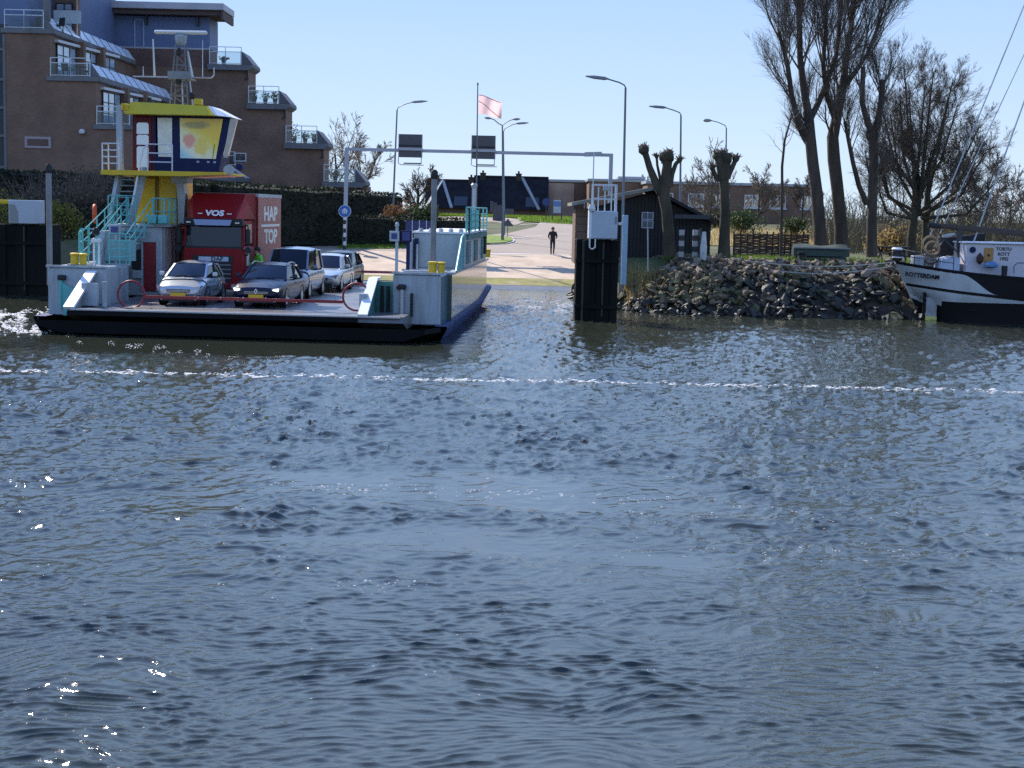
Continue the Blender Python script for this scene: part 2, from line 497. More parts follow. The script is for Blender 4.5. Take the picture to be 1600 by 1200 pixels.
M_earth = mat('earth_and_turf', (0.075, 0.085, 0.030), .95, var=.45, vscale=.7, dirt=(0.11, 0.085, 0.05), dscale=.35, damt=.8, bump=.5, bscale=9)
M_turf = mat('turf', (0.155, 0.235, 0.03), .95, var=.35, vscale=1.6, dirt=(0.22, 0.21, 0.06), dscale=.8, damt=.6, bump=.8, bscale=14)
M_dry = mat('dry_grass', (0.30, 0.25, 0.11), .95, var=.35, vscale=1.2, bump=.6, bscale=12)
M_asphalt = mat('asphalt', (0.315, 0.255, 0.205), .9, var=.14, vscale=.5, dirt=(0.24, 0.20, 0.165), dscale=.5, damt=.55, bump=.15, bscale=60)
M_conc = mat('ramp_concrete', (0.52, 0.40, 0.29), .9, var=.16, vscale=.6, dirt=(0.30, 0.235, 0.18), dscale=.8, damt=.6, bump=.15, bscale=40)
M_algae = mat('green_algae', (0.19, 0.18, 0.035), .85, var=.45, vscale=1.3, dirt=(0.33, 0.27, 0.16), dscale=.9, damt=1.0)
M_wetc = mat('wet_concrete', (0.13, 0.105, 0.085), .3, var=.2, vscale=1.2)
M_kerb = mat('kerb_stone', (0.42, 0.40, 0.37), .85, var=.12, vscale=2)
M_white = mat('road_paint', (0.72, 0.72, 0.70), .7, var=.15, vscale=6)

def make_ground():
    xs = np.concatenate([np.linspace(-600, -60, 20)[:-1], np.arange(-60, 60, 0.8), np.linspace(60, 700, 22)])
    ys = np.concatenate([np.arange(64, 140, 0.8), np.linspace(140, 2500, 40)])
    rows = []
    for y in ys:
        rows.append([(x, y, ground(x, y) + 0.05 * mnoise.noise((x * .35, y * .35, 0)) * (0 if -17 < x < 7.6 and y < 130 else 1)) for x in xs])
    b = MB(); b.grid(rows)
    b.build('ground', M_earth, smooth=60, fix=False, kind='structure')
make_ground()

def sheet(name, left, right, off, material, n=8, kind='structure', edge=0.0):
    """Strip draped on the land between two edge polylines given as (x, y)."""
    rows = []
    b = MB()
    dense = []
    for i in range(len(left) - 1):
        for k in range(n):
            t = k / n
            dense.append((Vector(left[i]).lerp(Vector(left[i + 1]), t), Vector(right[i]).lerp(Vector(right[i + 1]), t)))
    dense.append((Vector(left[-1]), Vector(right[-1])))
    for a, c in dense:
        rows.append([(*(a.lerp(c, k / 16)), ground(*a.lerp(c, k / 16)) + off) for k in range(17)])
    b.grid(rows)
    if edge:
        rim = [r[0] for r in rows] + [p for p in rows[-1][1:]] + [r[-1] for r in reversed(rows)][1:] + [p for p in reversed(rows[0])][1:-1]
        lo = [(p[0], p[1], p[2] - edge) for p in rim]
        m = len(rim); o = len(b.v)
        b.add(rim + lo, [(i, (i + 1) % m, (i + 1) % m + m, i + m) for i in range(m)])
    return b.build(name, material, smooth=40, kind=kind)

# the ferry ramp: concrete apron, algae at the tide line, wet foot; asphalt above
sheet('ramp_apron', [(-15.2, 90.0), (-15.2, 98.0)], [(3.9, 90.0), (4.4, 98.0)], .030, M_conc)
sheet('ramp_algae', [(-15.2, 88.0), (-15.2, 90.1)], [(3.8, 88.0), (3.9, 90.1)], .036, M_algae)
sheet('ramp_foot', [(-15.2, 80.6), (-15.2, 88.05)], [(3.2, 80.6), (3.8, 88.05)], .030, M_wetc)
sheet('road', [(-15.2, 98.0), (-9.0, 106.0), (-4.0, 112.0), (-0.5, 118.0), (1.6, 126.0), (2.2, 134.0)],
      [(6.0, 98.0), (6.6, 106.0), (7.4, 112.0), (8.2, 118.0), (9.4, 126.0), (11.0, 134.0)], .034, M_asphalt)
def G2(px, py): p = gnd(px, py); return (p.x, p.y)
sheet('side_road', [G2(806, 352), G2(770, 347), G2(700, 346)], [G2(822, 346), G2(790, 341), G2(700, 338)], .030, M_asphalt)
sheet('footpath', [(-17.2, 101.2), (-14.6, 99.4), (-13.2, 98.2)], [(-17.2, 104), (-13.2, 102), (-11.4, 98.4)], .026, mat('path_paving', (0.36, 0.31, 0.26), .9, var=.15, vscale=1.5))
for px0, py0, px1, py1, w in ((640, 397, 900, 399, .10), (800, 372, 890, 366, .10), (812, 352, 856, 349, .12)):
    a, c = gnd(px0, py0), gnd(px1, py1)
    sheet('road_marking', [(a.x, a.y - w), (c.x, c.y - w)], [(a.x, a.y + w), (c.x, c.y + w)], .042, M_white, n=10)

def island(name, cpx, cpy, w, d, label=None):
    c = gnd(cpx, cpy)
    pts_l, pts_r = [], []
    for i in range(9):
        t = -1 + 2 * i / 8; s = math.sqrt(max(0.0, 1 - t * t)) * .85 + .12
        pts_l.append((c.x - w * s, c.y + d * t)); pts_r.append((c.x + w * s, c.y + d * t))
    sheet(name + '_kerb', pts_l, pts_r, .10, M_kerb, n=1, edge=.2)
    pl = [(x + .18, y) for x, y in pts_l]; pr = [(x - .18, y) for x, y in pts_r]
    sheet(name, pl, pr, .16, M_turf, n=1, edge=.1)
island('grass_island', 764, 376.5, 1.9, 4.2)
# verges
sheet('grass_verge', [(-11.6, 99.0), (-11.2, 101.6)], [(-8.2, 99.6), (-6.0, 102.6)], .09, M_turf, edge=.1)
a = gnd(800, 340)
sheet('grass_bank', [G2(660, 337.5), (-9.5, 148)], [G2(800, 341), (1.2, 148)], .05, M_turf)
sheet('grass_field', [G2(812, 346), G2(802, 340.5), (1.0, 148)], [G2(905, 352), G2(905, 344), (16, 144)], .06, M_turf)
sheet('dry_meadow', [(10.2, 108), (14.0, 125)], [(42, 104), (60, 125)], .05, M_dry)

def grass_tufts(name, quads, n, h, material, seed, w=.03):
    """Blades standing on the land inside the given (x, y) quads: uncountable, one object."""
    rg = random.Random(seed); b = MB()
    for q in quads:
        A, B, C, D = [Vector(p) for p in q]
        for i in range(n):
            u, v = rg.random(), rg.random()
            p = (A.lerp(B, u)).lerp(D.lerp(C, u), v)
            z = ground(p.x, p.y); hh = h * rg.uniform(.5, 1.3); a = rg.uniform(0, 6.28); l = rg.uniform(-.5, .5) * hh
            dx, dy = math.cos(a) * w, math.sin(a) * w
            b.add([(p.x - dx, p.y - dy, z), (p.x + dx, p.y + dy, z), (p.x + l * .6, p.y + l * .4, z + hh)], [(0, 1, 2)])
    return b.build(name, material, fix=False, kind='stuff')
M_blade = mat('grass_blade', (0.17, 0.26, 0.035), .8, var=.3, vscale=.8, transl=.45)
M_straw = mat('straw_blade', (0.42, 0.30, 0.12), .85, var=.35, vscale=.8, transl=.35)
grass_tufts('verge_grass', [[(-11.4, 99.2), (-8.4, 99.7), (-6.4, 102.3), (-11.0, 101.4)]], 2600, .22, M_blade, 1, .025)
grass_tufts('bank_grass', [[G2(812, 346), G2(905, 352), (16, 144), (1.0, 148)], [G2(660, 337.5), G2(800, 341), (1.2, 148), (-9.5, 148)]], 4500, .3, M_blade, 2, .05)
grass_tufts('meadow_grass', [[(10.2, 108), (42, 104), (60, 125), (14, 125)]], 7000, .55, M_straw, 3, .03)

# ------------------------------------------------------------------ rock bank on the point
M_rock = mat('basalt_rock', (0.145, 0.102, 0.066), .85, var=.45, vscale=2.2, dirt=(0.20, 0.16, 0.11), dscale=2.0, damt=.7, bump=.5, bscale=18)
M_rock2 = mat('pale_rock', (0.22, 0.175, 0.13), .85, var=.3, vscale=2.2, bump=.4, bscale=18)
M_rock3 = mat('mossy_rock', (0.09, 0.085, 0.034), .9, var=.4, vscale=3, dirt=(0.17, 0.15, 0.11), dscale=2.5, damt=.8, bump=.5, bscale=20)
M_rock4 = mat('wet_rock', (0.028, 0.027, 0.022), .55, var=.3, vscale=3, bump=.5, bscale=20)
M_core = mat('bank_soil', (0.045, 0.038, 0.028), .95, var=.3, vscale=2)

def bank_point(u, v):
    """u along the shore line, v from the waterline (0) to the top (1)."""
    # shoreline plan: back along the ramp side, round the nose, then off to the +x side
    line = [(2.9, 86.0), (2.9, 79.0), (3.2, 73.6), (5.2, 69.2), (8.0, 67.4), (12.0, 67.3), (17.0, 67.6), (23.0, 68.6), (32.0, 70.0)]
    t = u * (len(line) - 1); i = min(int(t), len(line) - 2); f = t - i
    a, b2 = Vector(line[i]), Vector(line[i + 1]); p = a.lerp(b2, f)
    a0 = Vector(line[max(0, i - 1)]); b3 = Vector(line[min(len(line) - 1, i + 2)])
    d = ((b2 - a) + (b3 - a0) * .25).normalized()
    n = Vector((-d.y, d.x)) if d.y <= 0.001 or i >= 3 else Vector((-d.y, d.x))
    n = Vector((-d.y, d.x))
    if n.dot(Vector((14, 78)) - p) < 0: n = -n
    q = p + n * (v * 4.3)
    z = -0.15 + 2.55 * (1 - (1 - v) ** 1.35)
    return Vector((q.x, q.y, z))

def make_rocks():
    rg = random.Random(5)
    core = MB()
    core.grid([[bank_point(i / 80, j / 8) - Vector((0, 0, .28)) for j in range(-1, 9)] for i in range(81)])
    root = core.build('rock_bank', M_core, smooth=60, fix=False, kind='structure')
    meshes = []
    for k in range(16):
        bm = bmesh.new()
        sx, sy, sz = rg.uniform(.8, 1.35), rg.uniform(.6, 1.0), rg.uniform(.42, .8)
        for i in range(15):
            v = Vector((rg.gauss(0, 1), rg.gauss(0, 1), rg.gauss(0, 1))).normalized() * rg.uniform(.72, 1.05)
            bm.verts.new((v.x * sx * .5, v.y * sy * .5, v.z * sz * .5))
        bmesh.ops.convex_hull(bm, input=bm.verts)
        for v in [v for v in bm.verts if not v.link_faces]: bm.verts.remove(v)
        bmesh.ops.recalc_face_normals(bm, faces=bm.faces)
        for mi, mm in enumerate((M_rock, M_rock2, M_rock3, M_rock4)):
            me = bpy.data.meshes.new('stone'); bm.to_mesh(me); me.materials.append(mm); meshes.append((k, mi, me))
        bm.free()
    pick = {(k, mi): me for k, mi, me in meshes}
    spots = []
    for i in range(2900):
        u, v = rg.uniform(.02, .97), rg.random() ** .9
        spots.append((u, v))
    rocks = []
    for u, v in spots:
        p = bank_point(u, v)
        s = rg.uniform(.24, .52) * (1.0 if rg.random() < .82 else rg.uniform(1.25, 1.7)) * (0.85 + .2 * (1 - v))
        p = p + Vector((rg.uniform(-.15, .15), rg.uniform(-.15, .15), rg.uniform(-.10, .12)))
        r = rg.random()
        if p.z < .55 and r < .92: mi = 3
        elif p.x > 10.5 and p.z < 1.6 and r < .72: mi = 3
        elif v < .62 and r < .5: mi = 2
        elif r < .18 + .3 * v: mi = 1
        elif r > .86: mi = 2
        else: mi = 0
        q = Quaternion(Vector((rg.gauss(0, 1), rg.gauss(0, 1), rg.gauss(0, 1))).normalized(), rg.uniform(0, 6.28))
        big = s * FPX / p.y * (1 if p.y < 72 and p.x < 20 else .3)
        rocks.append((big, p, s, q, mi, rg.randrange(16)))
    rocks.sort(key=lambda r: -r[0])
    rest = {}
    st = {i: MB() for i in range(4)}
    for n, (big, p, s, q, mi, k) in enumerate(rocks):
        M = Matrix.LocRotScale(p, q, (s, s, s))
        me = pick[k, mi]
        if n < 300: link('stone', me, root, M)
        else: st[mi].add([M @ v.co for v in me.vertices], [tuple(f.vertices) for f in me.polygons], mi)
    allb = MB()
    for mi in st: allb.add(st[mi].v, st[mi].f, mi)
    allb.build('small_stones', [M_rock, M_rock2, M_rock3, M_rock4], root, fix=False, kind='stuff')
make_rocks()
grass_tufts('shore_grass', [[(5.0, 69.4), (6.4, 69.0), (7.2, 71.5), (5.2, 73)], [(14.2, 68.8), (15.8, 68.8), (15.8, 70), (14.2, 70)]], 900, .75, M_straw, 8, .02).location = (0, -.4, -.3)
grass_tufts('bank_top_grass', [[(7, 71.2), (21, 71.4), (22, 76), (7, 76)]], 4500, .28, M_blade, 9, .02)

# ------------------------------------------------------------------ hedges, bushes and trees
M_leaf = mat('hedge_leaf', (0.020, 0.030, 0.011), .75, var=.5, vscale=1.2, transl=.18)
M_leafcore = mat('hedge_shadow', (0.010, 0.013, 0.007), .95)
M_yleaf = mat('yellow_leaf', (0.20, 0.19, 0.03), .75, var=.35, vscale=1.2, transl=.4)
M_twig = mat('bare_twig', (0.115, 0.085, 0.062), .9, var=.25, vscale=.6)
M_twigd = mat('dark_twig', (0.13, 0.10, 0.078), .9, var=.25, vscale=.6)
M_twigp = mat('pale_twig', (0.19, 0.15, 0.11), .9, var=.25, vscale=.6)
M_bark = mat('rough_bark', (0.068, 0.050, 0.037), .95, var=.4, vscale=2.5, stretch=(1, 1, .25), bump=1.0, bscale=9)
M_bark2 = mat('mossy_bark', (0.060, 0.050, 0.030), .95, var=.45, vscale=2.0, stretch=(1, 1, .3), bump=1.0, bscale=10)
M_ever = mat('evergreen_leaf', (0.05, 0.075, 0.02), .75, var=.4, vscale=1.5, transl=.25)
M_rust = mat('rusty_leaf', (0.20, 0.105, 0.05), .85, var=.35, vscale=1.5, transl=.35)

def leaf_quad(b, p, s, rg):
    a = Vector((rg.gauss(0, 1), rg.gauss(0, 1), rg.gauss(0, 1))).normalized()
    c = a.orthogonal().normalized()
    c = (Quaternion(a, rg.uniform(0, 6.28)) @ c); e = a.cross(c)
    b.add([p - c * s, p + e * s * .55, p + c * s, p - e * s * .55], [(0, 1, 2, 3)])

def hedge(label, A, B, thick, top_a, top_b, seed, dens=26, leaf=.11, m=None, core=None, group=None, base=None):
    """Clipped hedge from A to B (x, y): a dense body and leaves standing out of its faces."""
    rg = random.Random(seed); A = Vector(A); B = Vector(B); d = (B - A); L = d.length; d = d / L; n = Vector((d.y, -d.x))
    if n.y > 0: n = -n
    za = min(ground(*A), ground(*B)) - .3
    root = thing('hedge', label, 'hedge', (A.x, A.y, za), 0, group)
    O = Vector((A.x, A.y, za)); bc = MB(); bl = MB()
    steps = max(2, int(L / .7)); rows = []
    for i in range(steps + 1):
        t = i / steps; c = A.lerp(B, t); top = lerp(top_a, top_b, t) - .12 + .1 * mnoise.noise((t * L * .5, seed, 0)); row = []
        for s, z in ((-.5, za), (-.5, top - .12), (-.38, top), (.38, top), (.5, top - .12), (.5, za)):
            p = c - n * (s * (thick - .15)); row.append(Vector((p.x, p.y, z)) - O)
        rows.append(row)
    bc.grid(rows)
    for row in (rows[0], rows[-1]): bc.add(row, [tuple(range(6))])
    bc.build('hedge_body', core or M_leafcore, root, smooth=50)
    for i in range(int(L * dens * 3.2)):
        t = rg.random(); top = lerp(top_a, top_b, t) + .1 * mnoise.noise((t * L * .5, seed, 0)); c = A.lerp(B, t); r = rg.random()
        if r < .68: p = c + n * (thick / 2 - .04 + rg.gauss(0, .06)); z = rg.uniform(za + .2, top)
        else: p = c + n * rg.uniform(-thick / 2, thick / 2); z = top - .05 + abs(rg.gauss(0, .07))
        leaf_quad(bl, Vector((p.x, p.y, z)) - O, leaf * rg.uniform(.6, 1.3), rg)
    bl.build('foliage', m or M_leaf, root, fix=False)
    return root

def bush(label, px, Y, w, h, seed, m, n=1600, leaf=.10, twigs=60, name='bush', base=None, tw=None):
    rg = random.Random(seed); f = foot(px, Y)
    if base is not None: f.z = base
    root = thing(name, label, 'bush', f)
    b = MB(); t = MB()
    lobes = [(Vector((rg.uniform(-.6, .6) * w / 2, rg.uniform(-.5, .5) * w / 2, rg.uniform(.3, .72) * h)), rg.uniform(.25, .45)) for i in range(9)]
    for i in range(n):
        c, r = rg.choice(lobes)
        v = Vector((rg.gauss(0, 1), rg.gauss(0, 1), rg.gauss(0, 1))).normalized() * (r * rg.random() ** .4)
        p = c + Vector((v.x * w, v.y * w, v.z * h)); p.z = max(.02, p.z)
        leaf_quad(b, p, leaf * rg.uniform(.6, 1.3), rg)
    b.build('foliage', m, root, fix=False)
    for i in range(twigs):
        c, r = rg.choice(lobes); e = c + Vector((rg.uniform(-.3, .3) * w, rg.uniform(-.3, .3) * w, rg.uniform(0, .4) * h))
        s = Vector((c.x * .2, c.y * .2, 0)); t.tube([s, s.lerp(e, .5) + Vector((rg.uniform(-.1, .1), 0, .08)), e], [.02, .014, .006], 3, False)
    t.build('stem', tw or M_twig, root, fix=False)
    return root

def grow(mb, p, d, L, r, lev, P, rg):
    """Recursive limbs; mb[lev] collects the tubes of each level."""
    seg = P['seg'][lev]; pts = [p.copy()]; dirs = [d.copy()]; dd = d.copy()
    for i in range(seg):
        dd = (dd + Vector((rg.gauss(0, 1), rg.gauss(0, 1), rg.gauss(0, 1))) * P['wig'][lev] + Vector((0, 0, P['up'][lev]))).normalized()
        pts.append(pts[-1] + dd * (L / seg)); dirs.append(dd.copy())
    tip = P['tip'][lev]
    mb[min(lev, len(mb) - 1)].tube(pts, [r * (1 + (tip - 1) * i / seg) for i in range(seg + 1)], P['sides'][lev], False)
    if lev + 1 < len(P['seg']):
        shoots(mb, pts, r, tip, lev, L, P, rg)

def shoots(mb, pts, r, tip, lev, L, P, rg, n=None, t0=None):
    n = P['n'][lev] if n is None else n
    n = int(n) + (1 if rg.random() < n - int(n) else 0)
    t0 = P['t0'][lev] if t0 is None else t0
    m = len(pts) - 1
    for i in range(n):
        t = 1.0 if i == 0 else rg.uniform(t0, 1) ** .85
        k = min(m - 1, int(t * m)); f = t * m - k
        q = pts[k].lerp(pts[k + 1], f); d = (pts[k + 1] - pts[k]).normalized()
        a = R(rg.uniform(*P['ang'][lev])) * (.45 if i == 0 else 1)
        ax = (Quaternion(d, rg.uniform(0, 6.28)) @ d.orthogonal()).normalized()
        nd = Quaternion(ax, a) @ d
        ll = L * rg.uniform(*P['len'][lev]) * (1 - .35 * t)
        rr = max(P['rmin'], r * (1 + (tip - 1) * t) * P['rr'][lev])
        grow(mb, q, nd, ll, rr, lev + 1, P, rg)

def tree(label, base, limbs, P, seed, bark, twig, name='bare_tree', group=None, extra=None, shoot_r=None):
    """limbs: list of (points, radii, shoots, t0, length of the shoots). The first is the trunk."""
    rg = random.Random(seed)
    root = thing(name, label, 'tree', base, 0, group)
    tr, br = MB(), MB()
    for pts, rad, n, t0, L in limbs:
        pts = [Vector(q) - Vector(base) for q in pts]
        tr.tube(pts, [q * .80 for q in rad], 10, True)
        if n:
            shoots([tr, br, br, br, br], pts, rad[0] if shoot_r is None else shoot_r, .4, 0, L, P, rg, n, t0)
    if extra: extra(tr, br, rg)
    tr.build('trunk', bark, root, smooth=50, fix=False)
    if br.v: br.build('crown', twig, root, fix=False)
    return root

def px_pts(Y, pts, dy=None):
    return [at(x, y, Y + (dy[i] if dy else 0)) for i, (x, y) in enumerate(pts)]
PP = dict(seg=[4, 5, 4, 2], wig=[.07, .09, .12, .15], up=[.14, .16, .12, .09], tip=[.5, .35, .35, .4], sides=[8, 4, 3, 3], n=[13, 13, 10], t0=[.3, .18, .15], ang=[(14, 42), (14, 42), (16, 50)], len=[(.7, 1.2), (.42, .75), (.4, .75)], rr=[.28, .36, .5], rmin=.0062)
Y1 = 77.0
def trees():
    # the three old trees on the point
    b1 = foot(1281, Y1)
    tree('tall bare tree with a leaning dark limb beside the slim sapling', b1, [
        (px_pts(Y1, [(1283, 402), (1281, 360), (1276, 300), (1270, 255), (1266, 215), (1263, 175)]), [.46, .40, .37, .36, .34, .30], 10, .6, 3.2),
        (px_pts(Y1, [(1264, 215), (1247, 188), (1237, 150), (1231, 105), (1224, 75), (1216, 50)], [0, -.3, -.6, -.8, -1, -1.2]), [.24, .19, .17, .15, .13, .10], 20, .25, 3.3),
        (px_pts(Y1, [(1263, 178), (1256, 140), (1250, 90), (1249, 40), (1246, -15), (1240, -70)], [0, .2, .3, .4, .4, .4]), [.26, .22, .19, .17, .13, .07], 24, .2, 4.2),
        (px_pts(Y1, [(1264, 190), (1279, 160), (1293, 125), (1306, 90), (1312, 40), (1318, -30)], [0, .5, .9, 1.2, 1.4, 1.5]), [.22, .19, .17, .14, .11, .06], 22, .25, 4.2)],
        PP, 11, M_bark, M_twigd, group=None)
    Y2 = 78.4
    b2 = foot(1314, Y2)
    tree('tall bare tree with the stoutest trunk standing in the middle of the point', b2, [
        (px_pts(Y2, [(1316, 402), (1314, 360), (1309, 300), (1303, 250), (1301, 215), (1310, 170), (1318, 130)]), [.47, .42, .39, .40, .37, .30, .25], 12, .5, 3.4),
        (px_pts(Y2, [(1318, 132), (1322, 90), (1330, 40), (1338, -20), (1344, -80)], [0, .2, .5, .7, .9]), [.24, .20, .16, .12, .06], 26, .1, 4.3),
        (px_pts(Y2, [(1306, 190), (1292, 150), (1286, 100), (1290, 50), (1294, -40)], [0, -.5, -.9, -1.2, -1.4]), [.2, .17, .14, .11, .06], 22, .2, 4.2),
        (px_pts(Y2, [(1316, 140), (1338, 110), (1358, 80), (1372, 40), (1384, 0)], [0, -.4, -.8, -1.1, -1.4]), [.18, .15, .12, .10, .05], 24, .2, 4.0)],
        PP, 12, M_bark, M_twigd)
    Y3 = 76.2
    b3 = foot(1361, Y3)
    P3 = dict(PP, n=[12, 12, 8], len=[(.7, 1.1), (.4, .7), (.4, .7)])
    tree('bare tree with two thick limbs sawn off flat near the top', b3, [
        (px_pts(Y3, [(1362, 402), (1362, 350), (1364, 290), (1365, 240), (1363, 205)]), [.36, .31, .29, .28, .27], 10, .4, 2.6),
        (px_pts(Y3, [(1362, 208), (1354, 185), (1347, 160), (1348, 130), (1349, 104)], [0, -.2, -.3, -.3, -.3]), [.22, .18, .17, .15, .14], 9, .4, 2.6),
        (px_pts(Y3, [(1364, 212), (1371, 190), (1377, 160), (1379, 125)], [0, .2, .3, .3]), [.24, .21, .2, .18], 14, .5, 3.2),
        (px_pts(Y3, [(1354, 318), (1342, 290), (1333, 255), (1325, 215), (1320, 190)], [0, -.5, -.9, -1.2, -1.4]), [.19, .16, .14, .12, .10], 11, .3, 2.6)],
        P3, 13, M_bark, M_twigd)
    # the round crowned tree behind the barge
    Y4 = 80.0
    b4 = foot(1432, Y4)
    P4 = dict(PP, seg=[4, 5, 4, 2], n=[18, 13, 9], up=[.06, .08, .06, .05], wig=[.07, .09, .12, .14], ang=[(16, 70), (18, 50), (18, 50)], len=[(.65, 1.05), (.4, .65), (.38, .62)], rr=[.34, .36, .5], t0=[.2, .25, .2], rmin=.006)
    fan = []
    rgl = random.Random(4)
    for k in range(18):
        an = -68 + 136 * k / 17 + rgl.uniform(-4, 4); L = 7.0 - 1.2 * abs(an) / 66 + rgl.uniform(-.5, .5)
        st = at(1434 + rgl.uniform(-8, 8), 345 - rgl.uniform(0, 40) * (1 if abs(an) < 40 else .3), Y4); dpt = rgl.uniform(-.6, .6)
        e = st + Vector((math.sin(R(an)) * L * .56 + .25, dpt * L * .55, math.cos(R(an)) * L))
        mid = st.lerp(e, .5) + Vector((math.sin(R(an)) * .5, 0, -.12 * L * abs(math.sin(R(an)))))
        fan.append(([st, st.lerp(mid, .5), mid, mid.lerp(e, .5), e], [.13, .105, .085, .06, .03], 22, .15, 2.1))
    tree('round crowned bare tree with many stems fanning from a low fork behind the barge', b4, [
        (px_pts(Y4, [(1424, 402), (1424, 372), (1427, 345), (1430, 310), (1428, 260)]), [.34, .29, .27, .2, .12], 10, .5, 1.9),
        (px_pts(Y4, [(1445, 402), (1446, 375), (1447, 345), (1450, 300), (1462, 250)], [.3, .3, .3, .3, .5]), [.27, .25, .23, .18, .11], 10, .5, 1.9)] + fan,
        P4, 14, M_bark2, M_twigd, shoot_r=.1)
    # slim sapling
    Y5 = 74.5; b5 = foot(1221, Y5)
    PS = dict(PP, seg=[3, 4, 3], wig=[.1, .12, .15], up=[.1, .08, .05], tip=[.5, .3, .3], sides=[6, 3, 3], n=[8, 5], t0=[.3, .3], ang=[(20, 50), (20, 50)], len=[(.6, 1.1), (.4, .7)], rr=[.28, .5])
    tree('slim leaning sapling with a single thin dark stem', b5, [
        (px_pts(Y5, [(1220, 404), (1221, 350), (1222, 300), (1222, 260), (1226, 220), (1233, 195), (1236, 180)]), [.10, .09, .085, .08, .07, .05, .03], 16, .5, 1.7)], PS, 15, M_bark, M_twigd)
    # two pollards
    def knob(br, tr, c, r, rg, n=26):
        bm = bmesh.new(); bmesh.ops.create_icosphere(bm, subdivisions=2, radius=r * 1.3)
        for v in bm.verts: v.co *= 1 + .35 * mnoise.noise(v.co * (3 / r) * .4 + Vector((c.x, 0, 0)))
        tr.add([v.co + c for v in bm.verts], [tuple(v.index for v in f.verts) for f in bm.faces]); bm.free()
        for i in range(n):
            d = Vector((rg.gauss(0, .6), rg.gauss(0, .6), rg.uniform(.2, 1))).normalized()
            br.tube([c + d * r * .7, c + d * (r + rg.uniform(.06, .22))], [.03, .016], 4, True)
    def pollard(label, Y, trunk, arms, seed, px):
        base = foot(px, Y)
        def ex(tr, br, rg):
            for pts, rad, kr in arms:
                q = px_pts(Y, pts)
                q = [a - base for a in q]
                tr.tube(q, rad, 10, True)
                if kr: knob(br, tr, q[-1], kr, rg)
        tree(label, base, [(px_pts(Y, trunk[0]), trunk[1], 0, 0, 0)], PP, seed, M_bark2, M_twigd, 'pollard_tree', 'pollard trees by the black shed', ex)
    pollard('pollard tree with a long arm bent away, knobbed like a fist, beside the black shed', 72.5,
            ([(1046, 400), (1044, 360), (1042, 330), (1037, 305), (1038, 288)], [.42, .35, .33, .36, .34]),
            [([(1033, 300), (1024, 284), (1015, 262), (1010, 245), (1006, 234)], [.25, .19, .16, .15, .17], .20),
             ([(1041, 292), (1041, 270), (1043, 255), (1044, 244)], [.26, .24, .22, .22], .25),
             ([(1037, 256), (1037, 246)], [.12, .13], .16),
             ([(1046, 292), (1050, 272), (1056, 256), (1062, 250)], [.16, .12, .10, .10], .11),
             ([(1034, 290), (1030, 272), (1027, 258), (1026, 245)], [.09, .07, .06, .06], .07)], 21, 1045)
    pollard('pollard tree with a short crowded head of stubs, set nearer the woven fence', 74.0,
            ([(1131, 402), (1132, 370), (1133, 330), (1132, 300), (1131, 275)], [.40, .33, .30, .28, .30]),
            [([(1130, 280), (1127, 262), (1124, 250), (1122, 243)], [.26, .22, .2, .17], .18),
             ([(1133, 280), (1134, 262), (1136, 248)], [.25, .22, .2], .22),
             ([(1137, 276), (1144, 262), (1150, 248)], [.14, .12, .11], .14),
             ([(1124, 282), (1116, 272), (1113, 262)], [.12, .11, .10], .10),
             ([(1134, 275), (1131, 255), (1130, 240)], [.16, .14, .12], .13)], 22, 1131)
    # ivy stump at the foot of the second pollard
    # farther trees
    PF = dict(PP, seg=[3, 4, 3, 2], n=[9, 8, 6], rmin=.022, sides=[6, 3, 3, 3], up=[.05, .05, .04, .03], len=[(.6, 1.0), (.4, .7), (.4, .7)], ang=[(20, 55), (18, 50), (20, 55)], rr=[.38, .45, .6])
    def far_tree(label, px, Y, hpx, spread, seed, twig, bark=M_bark, dens=1.0, group=None, trunk_r=.22):
        b = foot(px, Y); H = hpx * Y / FPX
        rg = random.Random(seed)
        up = [b + Vector((rg.uniform(-.2, .2) * i * .15, 0, H * .62 * i / 4)) for i in range(5)]
        limbs = [(up, [trunk_r, trunk_r * .85, trunk_r * .7, trunk_r * .55, trunk_r * .4], 12 * dens, .25, H * .42)]
        for k in range(int(5 * dens)):
            a = rg.uniform(0, 6.28); s = up[rg.choice((1, 2, 2, 3))]
            e = s + Vector((math.cos(a) * spread * H, math.sin(a) * spread * H, H * rg.uniform(.25, .45)))
            limbs.append(([s, s.lerp(e, .5) + Vector((0, 0, -.05 * H)), e], [trunk_r * .45, trunk_r * .35, trunk_r * .18], 8 * dens, .2, H * .33))
        return tree(label, b, limbs, PF, seed, bark, twig, group=group, shoot_r=trunk_r * .5)
    far_tree('wide bare tree rising beyond the hedge beside the stepped flats', 524, 130, 165, .22, 31, M_twigp, dens=.6, trunk_r=.2)
    far_tree('dense dark bare tree by the dark tiled roofs', 652, 126, 92, .22, 32, M_twig, dens=.9)
    far_tree('smaller bare tree under the high frame beside the stepped flats', 562, 138, 118, .28, 33, M_twigp, dens=.9, trunk_r=.16)
    far_tree('thin bare birch with loose side branches between the pollards', 1107, 96, 175, .26, 34, M_twigp, dens=.7, trunk_r=.09)
    far_tree('spreading bare tree over the flat roofed terrace', 1184, 132, 100, .32, 35, M_twigp, dens=.8, trunk_r=.15)
    far_tree('low bare tree behind the tall trees on the point', 1252, 134, 80, .3, 36, M_twig, dens=.7, trunk_r=.14)
    for i, (px, Y, h, s) in enumerate(((1538, 96, 190, 51), (1575, 104, 150, 52), (1512, 104, 130, 53), (1612, 92, 130, 54))):
        far_tree(('tall thin bare tree seen through the barge rigging', 'loose bare tree behind the barge boom', 'low bare tree at the skirt of the round crowned tree', 'bushy bare tree over the barge cabin')[i], px, Y, h, .3, s, M_twigp, dens=.75, trunk_r=.12)
